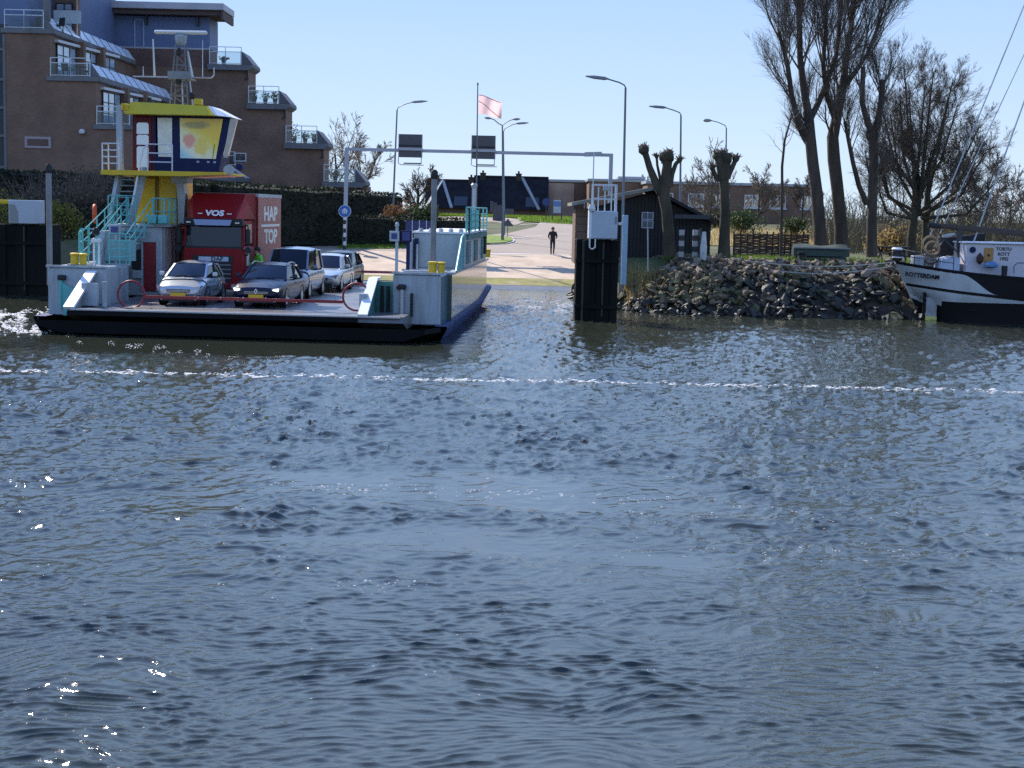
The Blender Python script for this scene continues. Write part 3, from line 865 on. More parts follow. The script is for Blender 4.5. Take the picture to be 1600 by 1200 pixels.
    far_tree('distant bare tree over the long brick terrace', 1010, 190, 62, .3, 37, M_twigp, dens=.7)
    far_tree('distant bare tree beside the flat roof box', 965, 205, 60, .3, 38, M_twigp, dens=.7)

    # thickets: a mass of bare scrub behind the point
    rg = random.Random(9); b = MB()
    for i in range(6000):
        x = rg.uniform(18.8, 62); y = rg.uniform(92, 118) if rg.random() < .7 else rg.uniform(84, 92)
        if y < 92 and x < 22 or x < 18.8 + (y - 84) * .1: continue
        z = ground(x, y) - .1
        h = rg.uniform(.8, 3.0) * (1.15 if x < 36 else 1) * (1 + .25 * mnoise.noise((x * .2, y * .2, 1))) * (.7 if y < 92 else 1.05)
        a = rg.uniform(0, 6.28); l = rg.uniform(.05, .5) * h
        p = Vector((x, y, z)); e = p + Vector((math.cos(a) * l, math.sin(a) * l, h)); m = p.lerp(e, .5) + Vector((rg.uniform(-.2, .2), rg.uniform(-.2, .2), .15))
        b.tube([p, m, e], [.03, .022, .01], 3, False)
        for k in range(2):
            s = m.lerp(e, rg.random()); b.tube([s, s + Vector((rg.uniform(-.6, .6), rg.uniform(-.5, .5), rg.uniform(.2, .8)))], [.016, .008], 3, False)
    b.build('scrub_thicket', mat('scrub_twig', (0.155, 0.125, 0.07), .9, var=.35, vscale=.25), fix=False, kind='stuff')

    # hedges
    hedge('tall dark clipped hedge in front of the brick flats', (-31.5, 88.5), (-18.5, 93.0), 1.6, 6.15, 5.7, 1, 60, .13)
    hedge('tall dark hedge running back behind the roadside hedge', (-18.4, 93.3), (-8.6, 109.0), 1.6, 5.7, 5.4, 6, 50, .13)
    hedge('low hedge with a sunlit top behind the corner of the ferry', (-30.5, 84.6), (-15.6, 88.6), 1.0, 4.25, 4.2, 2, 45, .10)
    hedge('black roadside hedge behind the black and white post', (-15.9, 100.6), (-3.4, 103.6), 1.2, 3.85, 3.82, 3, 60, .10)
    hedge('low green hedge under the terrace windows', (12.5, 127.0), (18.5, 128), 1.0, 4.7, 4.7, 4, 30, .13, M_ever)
    bush('bare brown bush in front of the brick wall', 122, 86.8, 5.2, 3.9, 41, mat('withered_leaf', (.115, .085, .065), .9, var=.4, vscale=2), 1500, .09, 340, tw=mat('brown_twig', (.15, .115, .09), .9, var=.3, vscale=1), base=2.9)
    bush('bare grey brown bush at the foot of the brick flats', 60, 87.2, 4.6, 3.0, 42, mat('withered_leaf', (.1, .08, .06)), 900, .09, 240, tw=mat('brown_twig', (.1, .08, .06)), base=2.9)
    bush('yellow flowering bush behind the white box', 96, 81.6, 2.4, 2.4, 43, M_yleaf, 1500, .09, 60)
    bush('yellow green bush beside the steel piling', 30, 82.6, 3.0, 2.5, 44, M_yleaf, 900, .09, 60)
    bush('rusty leaved bush behind the roadside hedge', 622, 104, 2.2, 2.0, 45, M_rust, 1500, .11, 80, base=2.9)
    bush('olive green bush beside the rusty bush', 657, 104, 2.3, 1.95, 46, M_ever, 1700, .11, 60, base=2.9)
    bush('green bush below the terrace house windows', 1160, 122, 3.0, 2.0, 47, M_ever, 1100, .13, 40)
    bush('dull green bush at the end of the meadow', 1242, 120, 2.6, 1.7, 48, M_ever, 800, .13, 60)
    bush('brown bush between the tree trunks', 1395, 90, 2.8, 2.0, 49, M_straw, 1000, .1, 160)
    bush('straw coloured bush behind the barge stern', 1478, 92, 4.0, 1.6, 50, M_straw, 1300, .1, 160)
trees()
# ------------------------------------------------------------------ buildings
def brick_mat(name, c1, c2, mortar, scale=1.0):
    m = mat(name, c1, .9)
    N = m.node_tree.nodes; L = m.node_tree.links; p = N['Principled BSDF']
    tc = N.new('ShaderNodeTexCoord'); mp = N.new('ShaderNodeMapping'); mp.vector_type = 'POINT'
    # bricks run round corners: x+y along the wall, z up
    sx = N.new('ShaderNodeSeparateXYZ'); ad = N.new('ShaderNodeMath'); cb = N.new('ShaderNodeCombineXYZ')
    L.new(tc.outputs['Object'], sx.inputs[0]); L.new(sx.outputs[0], ad.inputs[0]); L.new(sx.outputs[1], ad.inputs[1])
    L.new(ad.outputs[0], cb.inputs[0]); L.new(sx.outputs[2], cb.inputs[1])
    b = N.new('ShaderNodeTexBrick'); b.inputs['Scale'].default_value = scale
    b.inputs['Brick Width'].default_value = .22; b.inputs['Row Height'].default_value = .065; b.inputs['Mortar Size'].default_value = .008
    b.inputs['Color1'].default_value = (*c1, 1); b.inputs['Color2'].default_value = (*c2, 1); b.inputs['Mortar'].default_value = (*mortar, 1)
    L.new(cb.outputs[0], b.inputs['Vector'])
    n = N.new('ShaderNodeTexNoise'); n.inputs['Scale'].default_value = .6; n.inputs['Detail'].default_value = 5
    L.new(tc.outputs['Object'], n.inputs['Vector'])
    r = N.new('ShaderNodeMapRange'); r.inputs[1].default_value = .3; r.inputs[2].default_value = .7; r.inputs[3].default_value = .8; r.inputs[4].default_value = 1.2
    L.new(n.outputs[0], r.inputs[0])
    x = N.new('ShaderNodeMix'); x.data_type = 'RGBA'; x.blend_type = 'MULTIPLY'; x.inputs[0].default_value = 1
    L.new(b.outputs['Color'], x.inputs[6]); L.new(r.outputs[0], x.inputs[7]); L.new(x.outputs[2], p.inputs['Base Color'])
    return m
M_brick = brick_mat('brown_brick', (0.24, 0.128, 0.082), (0.19, 0.10, 0.066), (0.155, 0.125, 0.10))
M_brick2 = brick_mat('red_brick', (0.165, 0.078, 0.055), (0.13, 0.062, 0.046), (0.13, 0.11, 0.10))
M_bricksun = brick_mat('sunlit_brick', (0.42, 0.26, 0.20), (0.36, 0.22, 0.17), (0.36, 0.31, 0.27))  # sunlight on part of the house put into a lighter brick
M_bconc = mat('balcony_concrete', (0.17, 0.165, 0.17), .85, var=.12, vscale=1.2, dirt=(0.11, 0.105, 0.10), dscale=.8, damt=.6)
M_bluew = mat('blue_cladding', (0.115, 0.155, 0.27), .6, var=.08, vscale=.8)
M_rail = mat('rail_metal', (0.55, 0.58, 0.60), .4, .3)
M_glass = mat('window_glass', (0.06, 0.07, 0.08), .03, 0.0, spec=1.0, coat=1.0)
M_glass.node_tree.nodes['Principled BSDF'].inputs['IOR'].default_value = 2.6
M_skyglass = mat('sky_tinted_glass', (0.42, 0.52, 0.62), .05, spec=.8, coat=1.0, var=.35, vscale=1.2)  # pale blue base colour stands in for the reflected sky
M_clear = mat('clear_glass', (0.80, 0.86, 0.88), .02, alpha=.03)
M_roofglass = mat('roof_glass', (0.80, 0.86, 0.95), .35, 0.0, spec=.6, coat=.3)  # sky reflection painted in as a pale base colour
M_frame = mat('window_frame_white', (0.62, 0.62, 0.60), .5)
M_dframe = mat('dark_frame', (0.03, 0.032, 0.036), .5)
M_awn = mat('awning_white', (0.62, 0.62, 0.62), .7)
M_plant = mat('terrace_plant', (0.03, 0.045, 0.02), .8, var=.4, vscale=3)
M_wood = mat('dark_chair', (0.03, 0.028, 0.027), .7)
M_zinc = mat('zinc_fascia', (0.42, 0.40, 0.42), .5, .2, var=.08, vscale=1)

LV = [3.4, 6.3, 9.1, 11.95, 14.75]          # storey floor levels

def flats():
    root = thing('apartment_building', 'stepped brown brick apartment building with terraces and sloping glass parapets', 'building', (-30, 95, 2.2))
    O = root.location
    def P(b, name, mats, sm=None, par=None, lab=None):
        b.M = Matrix.Translation(-O)
        b.v = [Vector(v) - O for v in b.v]; b.M = None
        return b.build(name, mats, par or root, sm, label=lab)
    # --- near wing, front wall towards the water at Y=95, running back to Y=116
    Yf, Yb = 95.0, 116.0
    right = {0: -20.2, 1: -20.9, 2: -23.35, 3: -25.75, 4: -28.55}      # wall edge on the road side, per storey
    w = MB()
    for k in range(5):
        z0, z1 = (1.5 if k == 0 else LV[k - 1]), LV[k]
        w.box(-31.25, right[k], Yf, Yb, z0, z1 - .28)
        if k < 4: w.box(-31.25, right[k + 1] - .2, Yf + .001, Yb, z1 - .28, z1)
    P(w, 'wall', M_brick)
    w = MB(); w.box(-60, -31.75, Yf + .5, Yb, 1.5, 17); P(w, 'wall', M_brick, lab='brown brick wall beyond the stair strip')
    # stair strip at the left end: dark openings in a pale frame
    s = MB(); s.box(-31.72, -31.28, Yf + .12, Yb, 1.5, 15.0); P(s, 'stair_core', M_dframe)
    s = MB()
    for z in (4.0, 6.3, 8.2, 9.9, 11.6, 13.4): s.box(-31.74, -31.27, Yf - .02, Yf + .1, z, z + .16)
    s.box(-31.42, -31.26, Yf - .03, Yf + .1, 2, 14.4); P(s, 'stair_frame', M_bconc)
    # small window in the blank wall
    f = MB(); a = at(39, 231, Yf); c = at(80, 214, Yf)
    f.box(a.x, c.x, Yf - .06, Yf + .02, a.z, c.z); fw = P(f, 'window', mat('pink_frame', (0.36, 0.29, 0.30), .6))
    g = MB(); g.box(a.x + .16, c.x - .16, Yf - .075, Yf - .05, a.z + .14, c.z - .14); P(g, 'pane', M_brick2, par=fw)
    l = MB(); q = at(129, 206, Yf); l.lathe([(.05, 0), (.17, .05), (.19, .2), (.1, .3)], q - Vector((0, .15, .15)), 10); P(l, 'wall_lamp', M_awn)
    # terrace slabs, parapets, railings and recessed window walls of the near wing
    def sloped(z, x, y0, y1, n, rise=.85, run=.6, par=None):
        """Sloping glazed parapet along the road side edge x from y0 to y1."""
        b = MB(); b.prism([(x - run - .12, z + rise - .02), (x - run, z + rise), (x, z + .02), (x, z - .22), (x - .15, z - .3), (x - run - .12, z - .02)], y0, y1, 'y')
        pr = P(b, 'parapet', M_bconc)
        me = None
        for i in range(n):
            ya, yb2 = y0 + (y1 - y0) * (i + .09) / n, y0 + (y1 - y0) * (i + .91) / n
            d = Vector((run, 0, -rise)).normalized(); nn = Vector((rise, 0, run)).normalized()
            s0 = Vector((x - run, 0, z + rise)) + d * .07 + nn * .015; s1 = Vector((x, 0, z + .02)) - d * .05 + nn * .015
            g = MB(); g.add([Vector((s0.x, ya, s0.z)), Vector((s1.x, ya, s1.z)), Vector((s1.x, yb2, s1.z)), Vector((s0.x, yb2, s0.z))] +
                            [Vector((s0.x, ya, s0.z)) + nn * .02, Vector((s1.x, ya, s1.z)) + nn * .02, Vector((s1.x, yb2, s1.z)) + nn * .02, Vector((s0.x, yb2, s0.z)) + nn * .02],
                            [(0, 1, 2, 3), (4, 5, 6, 7), (0, 1, 5, 4), (1, 2, 6, 5), (2, 3, 7, 6), (3, 0, 4, 7)])
            P(g, 'glass_panel', M_roofglass, par=pr)
        return pr
    def end_rail(x0, x1, y, z, h=1.1, glass=True, posts=2):
        b = MB()
        for i in range(posts + 1):
            x = lerp(x0, x1, i / posts); b.box(x - .025, x + .025, y - .025, y + .025, z, z + h)
        for zz in (h, .72 * h, .06): b.box(x0, x1, y - .02, y + .02, z + zz - .025, z + zz + .025)
        r = P(b, 'railing', M_rail)
        if glass:
            g = MB(); g.box(x0 + .05, x1 - .05, y - .045, y - .03, z + .08, z + .7 * h); P(g, 'glass_panel', M_clear, par=r)
        return r
    def turned(b, x, y0):
        """Swing the shape round the near end of its wall, a few degrees towards the water."""
        M = Matrix.Translation((x, y0, 0)) @ Matrix.Rotation(R(-7.5), 4, 'Z') @ Matrix.Translation((-x, -y0, 0))
        b.v = [M @ Vector(v) for v in b.v]; return b
    def windows(x, y0, y1, z0, z1, n, side='x', cols=2, rows=2, y=None):
        """Glazed wall in n bays; side x faces the road, side y faces the water."""
        for i in range(n):
            a0 = lerp(y0, y1, (i + .06) / n); a1 = lerp(y0, y1, (i + .94) / n)
            f = MB()
            def bx(b, p0, p1, q0, q1, e0, e1):
                if side == 'x': b.box(x - e0, x + e1, p0, p1, q0, q1)
                else: b.box(p0, p1, y - e1, y + e0, q0, q1)
            t = .07
            bx(f, a0, a1, z0, z0 + t, .02, .06); bx(f, a0, a1, z1 - t, z1, .02, .06)
            bx(f, a0, a0 + t, z0, z1, .02, .062); bx(f, a1 - t, a1, z0, z1, .02, .062)
            for c in range(1, cols): m = lerp(a0, a1, c / cols); bx(f, m - t * .5, m + t * .5, z0, z1, .02, .058)
            for r in range(1, rows): m = lerp(z0, z1, r / rows); bx(f, a0, a1, m - .03, m + .03, .02, .056)
            if side == 'x': turned(f, x, y0)
            fw = P(f, 'window', M_dframe)
            for c in range(cols):
                g = MB(); bx(g, lerp(a0, a1, c / cols) + .04, lerp(a0, a1, (c + 1) / cols) - .04, z0 + .05, z1 - .05, .0, .03); P(turned(g, x, y0) if side == 'x' else g, 'pane', M_skyglass, par=fw)
    for k in (1, 2, 3, 4):
        z = LV[k]; xr = right[k] if k > 1 else right[1]
        inner = right[k + 1] if k < 4 else -31.3
        s = MB(); s.box(inner - .2, xr + .12, Yf - .12, Yb, z - .28, z); P(s, 'terrace_slab', M_bconc)
        y0 = Yf + .15
        sloped(z, xr + .18, y0, Yb - .4, 10)
        end_rail(inner + .05, xr - .35, Yf - .08, z)
        # window wall of this storey, set back to the wall line of the storey above
        if k < 4:
            windows(inner + .02, Yf + 1.0, Yf + 10.6, z + .1, LV[k + 1] - .75, 3, 'x', 3, 3)
            aw = MB(); aw.box(inner, inner + .28, Yf + .9, Yf + 10.7, LV[k + 1] - .68, LV[k + 1] - .52); P(turned(aw, inner, Yf + 1), 'awning', M_awn)
            for yy in (Yf + 4.2, Yf + 7.4):
                c = MB(); c.box(inner, inner + .5, yy, yy + .35, z, LV[k + 1] - .3); P(turned(c, inner, Yf + 1), 'pier', M_brick)
    # terrace furniture showing through the glass
    # top storey: blue wall, tall panes and a post
    t = MB(); t.box(-60, -29.95, Yf + .5, Yb, LV[4], 20.5); P(t, 'upper_wall', M_bluew)
    t = MB(); t.box(-29.95, -28.5, Yf + 5.5, Yf + 6.5, LV[4], 17.55); P(t, 'upper_wall', M_brick)
    windows(0, -29.85, -28.6, LV[4] + .15, 17.0, 1, 'y', 2, 2, y=Yf + 5.45)
    p = MB(); p.box(-29.05, -28.65, Yf + .3, Yf + .6, LV[4], 17.8); P(p, 'post', M_bconc)
    p = MB(); p.box(-29.2, -27.5, Yf + 3.0, Yf + 3.08, LV[4] + .7, LV[4] + 1.5); P(p, 'terrace_screen', mat('frosted_glass', (0.40, 0.46, 0.50), .35))
    p = MB(); p.box(-30, -28.3, Yf + 5.3, Yf + 6.8, 17.55, 18.1); P(p, 'roof', M_zinc)
    # --- rear wing, front wall at Y=116, stepping down towards the road
    Yr, Ye = 116.0, 119.2
    rr = {1: -11.6, 2: -14.45, 3: -17.3, 4: -20.1}
    w = MB()
    for k in range(1, 5):
        w.box(-30, rr[k] - (.0 if k < 4 else .0), Yr, Ye, 1.5 if k == 1 else LV[k - 1], LV[k] - .3)
        if k < 4: w.box(-30, rr[k + 1] - .1, Yr + .001, Ye, LV[k] - .3, LV[k])
    P(w, 'wall', M_brick)
    w = MB(); w.box(-30, -23.05, Yr, Ye, LV[4] - .3, 15.85); P(w, 'wall', M_brick2, lab='redder brick band below the blue top storey')
    w = MB(); w.box(-34, -23.0, Yr + .05, Ye, 15.85, 18.15); P(w, 'upper_wall', M_bluew)
    w = MB(); w.box(-34, -23.0, Yr - .02, Yr + .1, 15.78, 15.9); P(w, 'trim', M_zinc)
    f = MB()
    for x in (-28.6, -27.95): f.box(x, x + .09, Yr - .02, Yr + .06, 15.9, 17.9)
    f.box(-28.6, -27.86, Yr - .02, Yr + .06, 17.85, 17.94); P(f, 'door_frame', mat('pale_blue_frame', (.3, .36, .46), .6))
    w = MB(); w.box(-33.2, -21.75, Yr - 1.2, Ye, 18.55, 19.05, .03); P(w, 'roof', M_zinc)
    w = MB(); w.box(-33.1, -21.9, Yr - .9, Ye, 18.2, 18.55); P(w, 'roof_soffit', mat('soffit_brown', (0.09, 0.06, 0.05), .8))
    w = MB(); w.box(-21.95, -21.8, Yr - 1.1, Ye, 17.9, 18.5); P(w, 'roof_edge', mat('soffit_brown', (0.09, 0.06, 0.05)))
    for x in (-31.6, -27.7, -23.9):
        b = MB(); b.box(x, x + .12, Yr - .35, Yr + .05, 17.5, 18.3); P(b, 'bracket', M_dframe)
    for k in (1, 2, 3, 4):
        z = LV[k]; x1 = rr[k]; x0 = rr[k + 1] if k < 4 else -23.0
        s = MB(); s.prism([(x0 - .1, z - .42), (x1 + .05, z - .42), (x1 + .34, z - .2), (x1 + .34, z), (x0 - .1, z)], Yr - .35, Ye, 'y'); P(s, 'terrace_slab', M_bconc)
        s = MB(); s.prism([(x1 - .55, z + .95), (x1 - .45, z + .95), (x1 + .34, z + .02), (x1 - .55, z + .02)], Yr - .3, Ye, 'y'); P(s, 'parapet', mat('dark_parapet', (0.10, 0.09, 0.10), .6))
        end_rail(x0 + .05, x1 - .5, Yr - .28, z, 1.25)
        d = MB(); d.tube([(x1 - .05, Yr - .1, z - .4), (x1 - .05, Yr - .1, z - .9), (x1 - .25, Yr - .1, z - 1.1)], .07, 6); P(d, 'drainpipe', M_dframe)
    # lower terrace by the road, white railing
    s = MB(); s.box(-14.4, -11.2, Yr + .3, Ye, 2, 6.0); P(s, 'wall', M_brick)
    # small sloping glass roof and pipe frames low on the rear wing
    s = MB(); s.prism([(-22.6, 7.6), (-21.9, 7.6), (-19.9, 6.35), (-19.9, 6.1), (-22.6, 6.1)], Yr - 1.9, Yr - .02, 'y'); lo = P(s, 'lean_to', M_bconc)
    for i in range(5):
        d = Vector((-19.9 + 21.9, 0, 6.35 - 7.6)); g = MB()
        for e in (0,):
            a = Vector((-21.9, Yr - 1.92, 7.6)); 
            p0, p1 = a + d * ((i + .06) / 5) , a + d * ((i + .9) / 5)
            g.add([p0 + Vector((0, 0, .01)), p1 + Vector((0, 0, .01)), p1 + Vector((.0, 1.8, .01)), p0 + Vector((.0, 1.8, .01)), p0 + Vector((0, 0, .04)), p1 + Vector((0, 0, .04)), p1 + Vector((.0, 1.8, .04)), p0 + Vector((.0, 1.8, .04))],
                  [(0, 1, 2, 3), (4, 5, 6, 7), (0, 1, 5, 4), (1, 2, 6, 5), (2, 3, 7, 6), (3, 0, 4, 7)])
        P(g, 'glass_panel', M_roofglass, par=lo)
    end_rail(-22.0, -20.9, Yr - 1.0, 7.3, 1.0)
    f = MB(); a = at(365, 252, Yr); c = at(385, 239, Yr); f.box(a.x, c.x, Yr - .06, Yr + .02, a.z, c.z); fw = P(f, 'window', M_frame)
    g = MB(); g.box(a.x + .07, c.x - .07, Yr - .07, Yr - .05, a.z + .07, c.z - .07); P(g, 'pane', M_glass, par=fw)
    return root
flats()

# terrace furniture and plants: things that stand on the terraces
def terrace_things():
    rg = random.Random(77)
    def chair(x, y, z, rz, label):
        r = thing('garden_chair', label, 'chair', (x, y, z), rz, 'chairs on the terraces')
        b = MB(); b.box(-.25, .25, -.25, .25, .40, .45); b.build('seat', M_wood, r)
        b = MB(); b.box(-.25, .25, .22, .28, .45, .98, M=Matrix.Rotation(R(-8), 4, 'X')); b.build('backrest', M_wood, r)
        for sx in (-1, 1):
            for sy in (-1, 1):
                b = MB(); b.box(sx * .23 - .02, sx * .23 + .02, sy * .23 - .02, sy * .23 + .02, 0, .4); b.build('leg', M_wood, r)
    chair(-27.7, 95.9, LV[3], .9, 'dark chair on the near wing terrace behind the glass end rail, angled')
    chair(-26.5, 96.1, LV[3], -.9, 'dark chair facing the table on the near wing terrace')
    r = thing('garden_table', 'dark garden table between two chairs on the near wing terrace', 'table', (-27.1, 96.3, LV[3]))
    b = MB(); b.box(-.35, .35, -.35, .35, .68, .72); b.build('tabletop', M_wood, r)
    b = MB(); b.box(-.05, .05, -.05, .05, 0, .68); b.build('leg', M_wood, r)
    chair(-29.5, 96.6, LV[4], .5, 'dark chair on the top terrace under the blue wall')
    chair(-28.6, 96.8, LV[4], -.6, 'dark chair beside the post on the top terrace')
    def pot(x, y, z, h, label):
        r = thing('potted_plant', label, 'plant', (x, y, z), 0, 'potted plants on the terraces')
        b = MB(); b.lathe([(.12, 0), (.2, .35), (.2, .38), (.15, .36)], (0, 0, 0), 10); b.build('pot', M_wood, r)
        b = MB()
        for i in range(90): leaf_quad(b, Vector((rg.gauss(0, .17), rg.gauss(0, .17), .36 + abs(rg.gauss(h * .4, h * .28)))), .09, rg)
        b.build('foliage', M_plant, r, fix=False)
    pot(-19.7, 116.2, LV[3], .85, 'bushy potted plant at the brick end of the middle rear terrace')
    pot(-18.9, 116.3, LV[3], .5, 'low potted plant in the middle of the middle rear terrace')
    pot(-18.15, 116.2, LV[3], .55, 'low potted plant by the slanting parapet of the middle rear terrace')
    pot(-16.7, 116.2, LV[2], 1.0, 'tall potted plant at the brick end of the lower rear terrace')
    pot(-15.9, 116.3, LV[2], .5, 'small potted plant in the middle of the lower rear terrace')
    pot(-15.2, 116.2, LV[2], .5, 'small potted plant by the slanting parapet of the lower rear terrace')
    pot(-22.0, 116.3, LV[4], .25, 'tiny plant on the highest rear terrace')
    pot(-13.6, 116.2, LV[1], .5, 'potted plant on the lowest terrace by the high frame')
    r = thing('parasol', 'pale parasol open over the top terrace', 'parasol', (-27.9, 98.6, LV[4]))
    b = MB(); b.tube([(0, 0, 0), (0, 0, 3.2)], .03, 6); b.build('pole', M_rail, r)
    b = MB(); b.lathe([(1.55, 2.32), (1.5, 2.42), (1.1, 2.75), (.5, 3.05), (.03, 3.15)], (0, 0, .12), 12); b.build('canopy', mat('parasol_cloth', (0.52, 0.50, 0.52), .8), r, 40)
    r = thing('dish_base', 'x', 'x') ; bpy.data.objects.remove(r)
terrace_things()

M_tile = mat('dark_roof_tile', (0.022, 0.022, 0.028), .95, var=.25, vscale=1.5, bump=.3, bscale=8, spec=.05)
M_barge = mat('barge_board', (0.34, 0.35, 0.36), .6)
def house(label, px0, px1, Y, ridge_py, depth, seed, chim=(), sky_l=(), boards=()):
    """Row house with a steep dark tiled roof towards the water."""
    a, c = at(px0, ridge_py, Y), at(px1, ridge_py + (px1 - px0) * .0227, Y)
    zr = (a.z + c.z) / 2; g0 = min(ground(a.x, Y), ground(c.x, Y)) - .2
    root = thing('row_house', label, 'house', (a.x, Y, g0), 0, 'dark roofed row houses beyond the road')
    x1 = c.x - a.x; ze = 1.15; zz = zr - g0; yd = -1.6; yr = 0.9
    w = MB(); w.box(0, x1, yd + .4, yr + 3.4, 0, ze); w.build('wall', M_brick2, root)
    rf = MB(); rf.prism([(yd, ze - .15), (yr, zz), (yr + 3.8, ze - .15)], -.1, x1 + .1, 'x'); rfo = rf.build('roof', M_tile, root)
    rp = MB(); rp.tube([(-.1, yr, zz + .02), (x1 + .1, yr, zz + .02)], .12, 6); rp.build('ridge', M_tile, rfo)
    for x in chim:
        b = MB(); b.box(x, x + .55, yr - .25, yr + .3, zz - .5, zz + .38); b.box(x - .05, x + .6, yr - .3, yr + .35, zz + .30, zz + .38); b.lathe([(.1, zz + .38), (.09, zz + .62)], (x + .27, yr, 0), 8); b.build('chimney', mat('sooty_brick', (0.05, 0.035, 0.03), .9), rfo)
    sl = Vector((0, yr - yd, zz - ze + .15)).normalized()
    for x, t in sky_l:
        p = Vector((x, yd, ze - .15)) + sl * t; n = Vector((0, -sl.z, sl.y))
        b = MB(); b.add([p + n * .07, p + Vector((1.3, 0, 0)) + n * .07, p + Vector((1.3, 0, 0)) + sl * 1.2 + n * .07, p + sl * 1.2 + n * .07, p, p + Vector((1.3, 0, 0)), p + Vector((1.3, 0, 0)) + sl * 1.2, p + sl * 1.2], [(0, 1, 2, 3), (4, 7, 6, 5), (0, 4, 5, 1), (1, 5, 6, 2), (2, 6, 7, 3), (3, 7, 4, 0)])
        b.build('skylight', mat('skylight_glass', (0.05, 0.055, 0.065), .3), rfo)
    for xr, xe in boards:
        b = MB(); b.bar((xe, yd - .05, ze - .12), (xr, yr - .04, zz + .02), .26, .14); b.build('barge_board', M_barge, rfo)
house('row house with two pale barge boards at the end of its dark tiled roof', 667, 742, 150, 281, 8, 1, (4.0,), ((2.7, .3),), ((1.45, .05), (1.5, 2.5)))
house('row house with a higher dark tiled roof and two chimneys behind the flagpole', 742, 856, 151, 275.5, 8, 2, (.5, 4.0), ((5.0, .3),), ((4.6, 6.3),))

def flat_block(label, px0, px1, Y, top_py, M_w, wins, depth=9, pale=None, group=None, lintel=True):
    a, c = at(px0, top_py, Y), at(px1, top_py + (px1 - px0) * .0227, Y)
    zt = (a.z + c.z) / 2; g0 = ground(a.x, Y) - .3
    root = thing('flat_roofed_house', label, 'house', (a.x, Y, g0), 0, group)
    W = c.x - a.x; H = zt - g0
    b = MB(); b.box(0, W, 0, depth, 0, H - .25); b.build('wall', M_w, root)
    b = MB(); b.box(-.15, W + .15, -.15, depth + .15, H - .25, H, .02); b.build('roof', mat('roof_edge_grey', (0.35, 0.36, 0.37), .6), root)
    if pale:
        b = MB(); b.box(pale[0], pale[1], -.05, .0, 0, H - .35); b.build('sunlit_panel', M_bricksun, root, label='pinkish panel painted as sunlit brick')
    for (x, z, w, h, cols) in wins:
        f = MB(); f.box(x, x + w, -.05, .02, z, z + .08); f.box(x, x + w, -.05, .02, z + h - .08, z + h); 
        for i in range(cols + 1):
            q = x + (w - .08) * i / cols; f.box(q, q + .08, -.048, .02, z + .08, z + h - .08)
        fo = f.build('window', M_frame, root)
        for i in range(cols):
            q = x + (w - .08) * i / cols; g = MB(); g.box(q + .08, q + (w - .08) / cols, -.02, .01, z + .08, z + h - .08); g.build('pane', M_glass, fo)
        s = MB(); s.box(x - .08, x + w + .08, -.12, .0, z - .12, z - .01); s.build('sill', M_frame, fo)
    return root
flat_block('flat roofed brick house with a gable painted pinkish as if sunlit beyond the grass', 856, 930, 152, 280, M_brick2, [(3.6, 1.0, .9, 1.0, 1)], 9, (.0, 2.6))
flat_block('flat roofed dark brick house behind the black shed', 921, 1012, 146, 279, M_brick, [(3.9, 1.55, 1.6, .85, 2)], 9)
r = flat_block('small dark roof box standing on the flat roofed brick house', 968, 1006, 149, 275.5, M_dframe, [], 3)
terr_w = []
for i in range(6):
    terr_w += [(.9 + i * 2.55 + (i % 2) * .25, 1.75, 1.45, 1.15, 2)]
flat_block('long flat roofed brick terrace with white framed windows behind the pollards', 1012, 1278, 140, 282.5, M_brick, terr_w, 9)

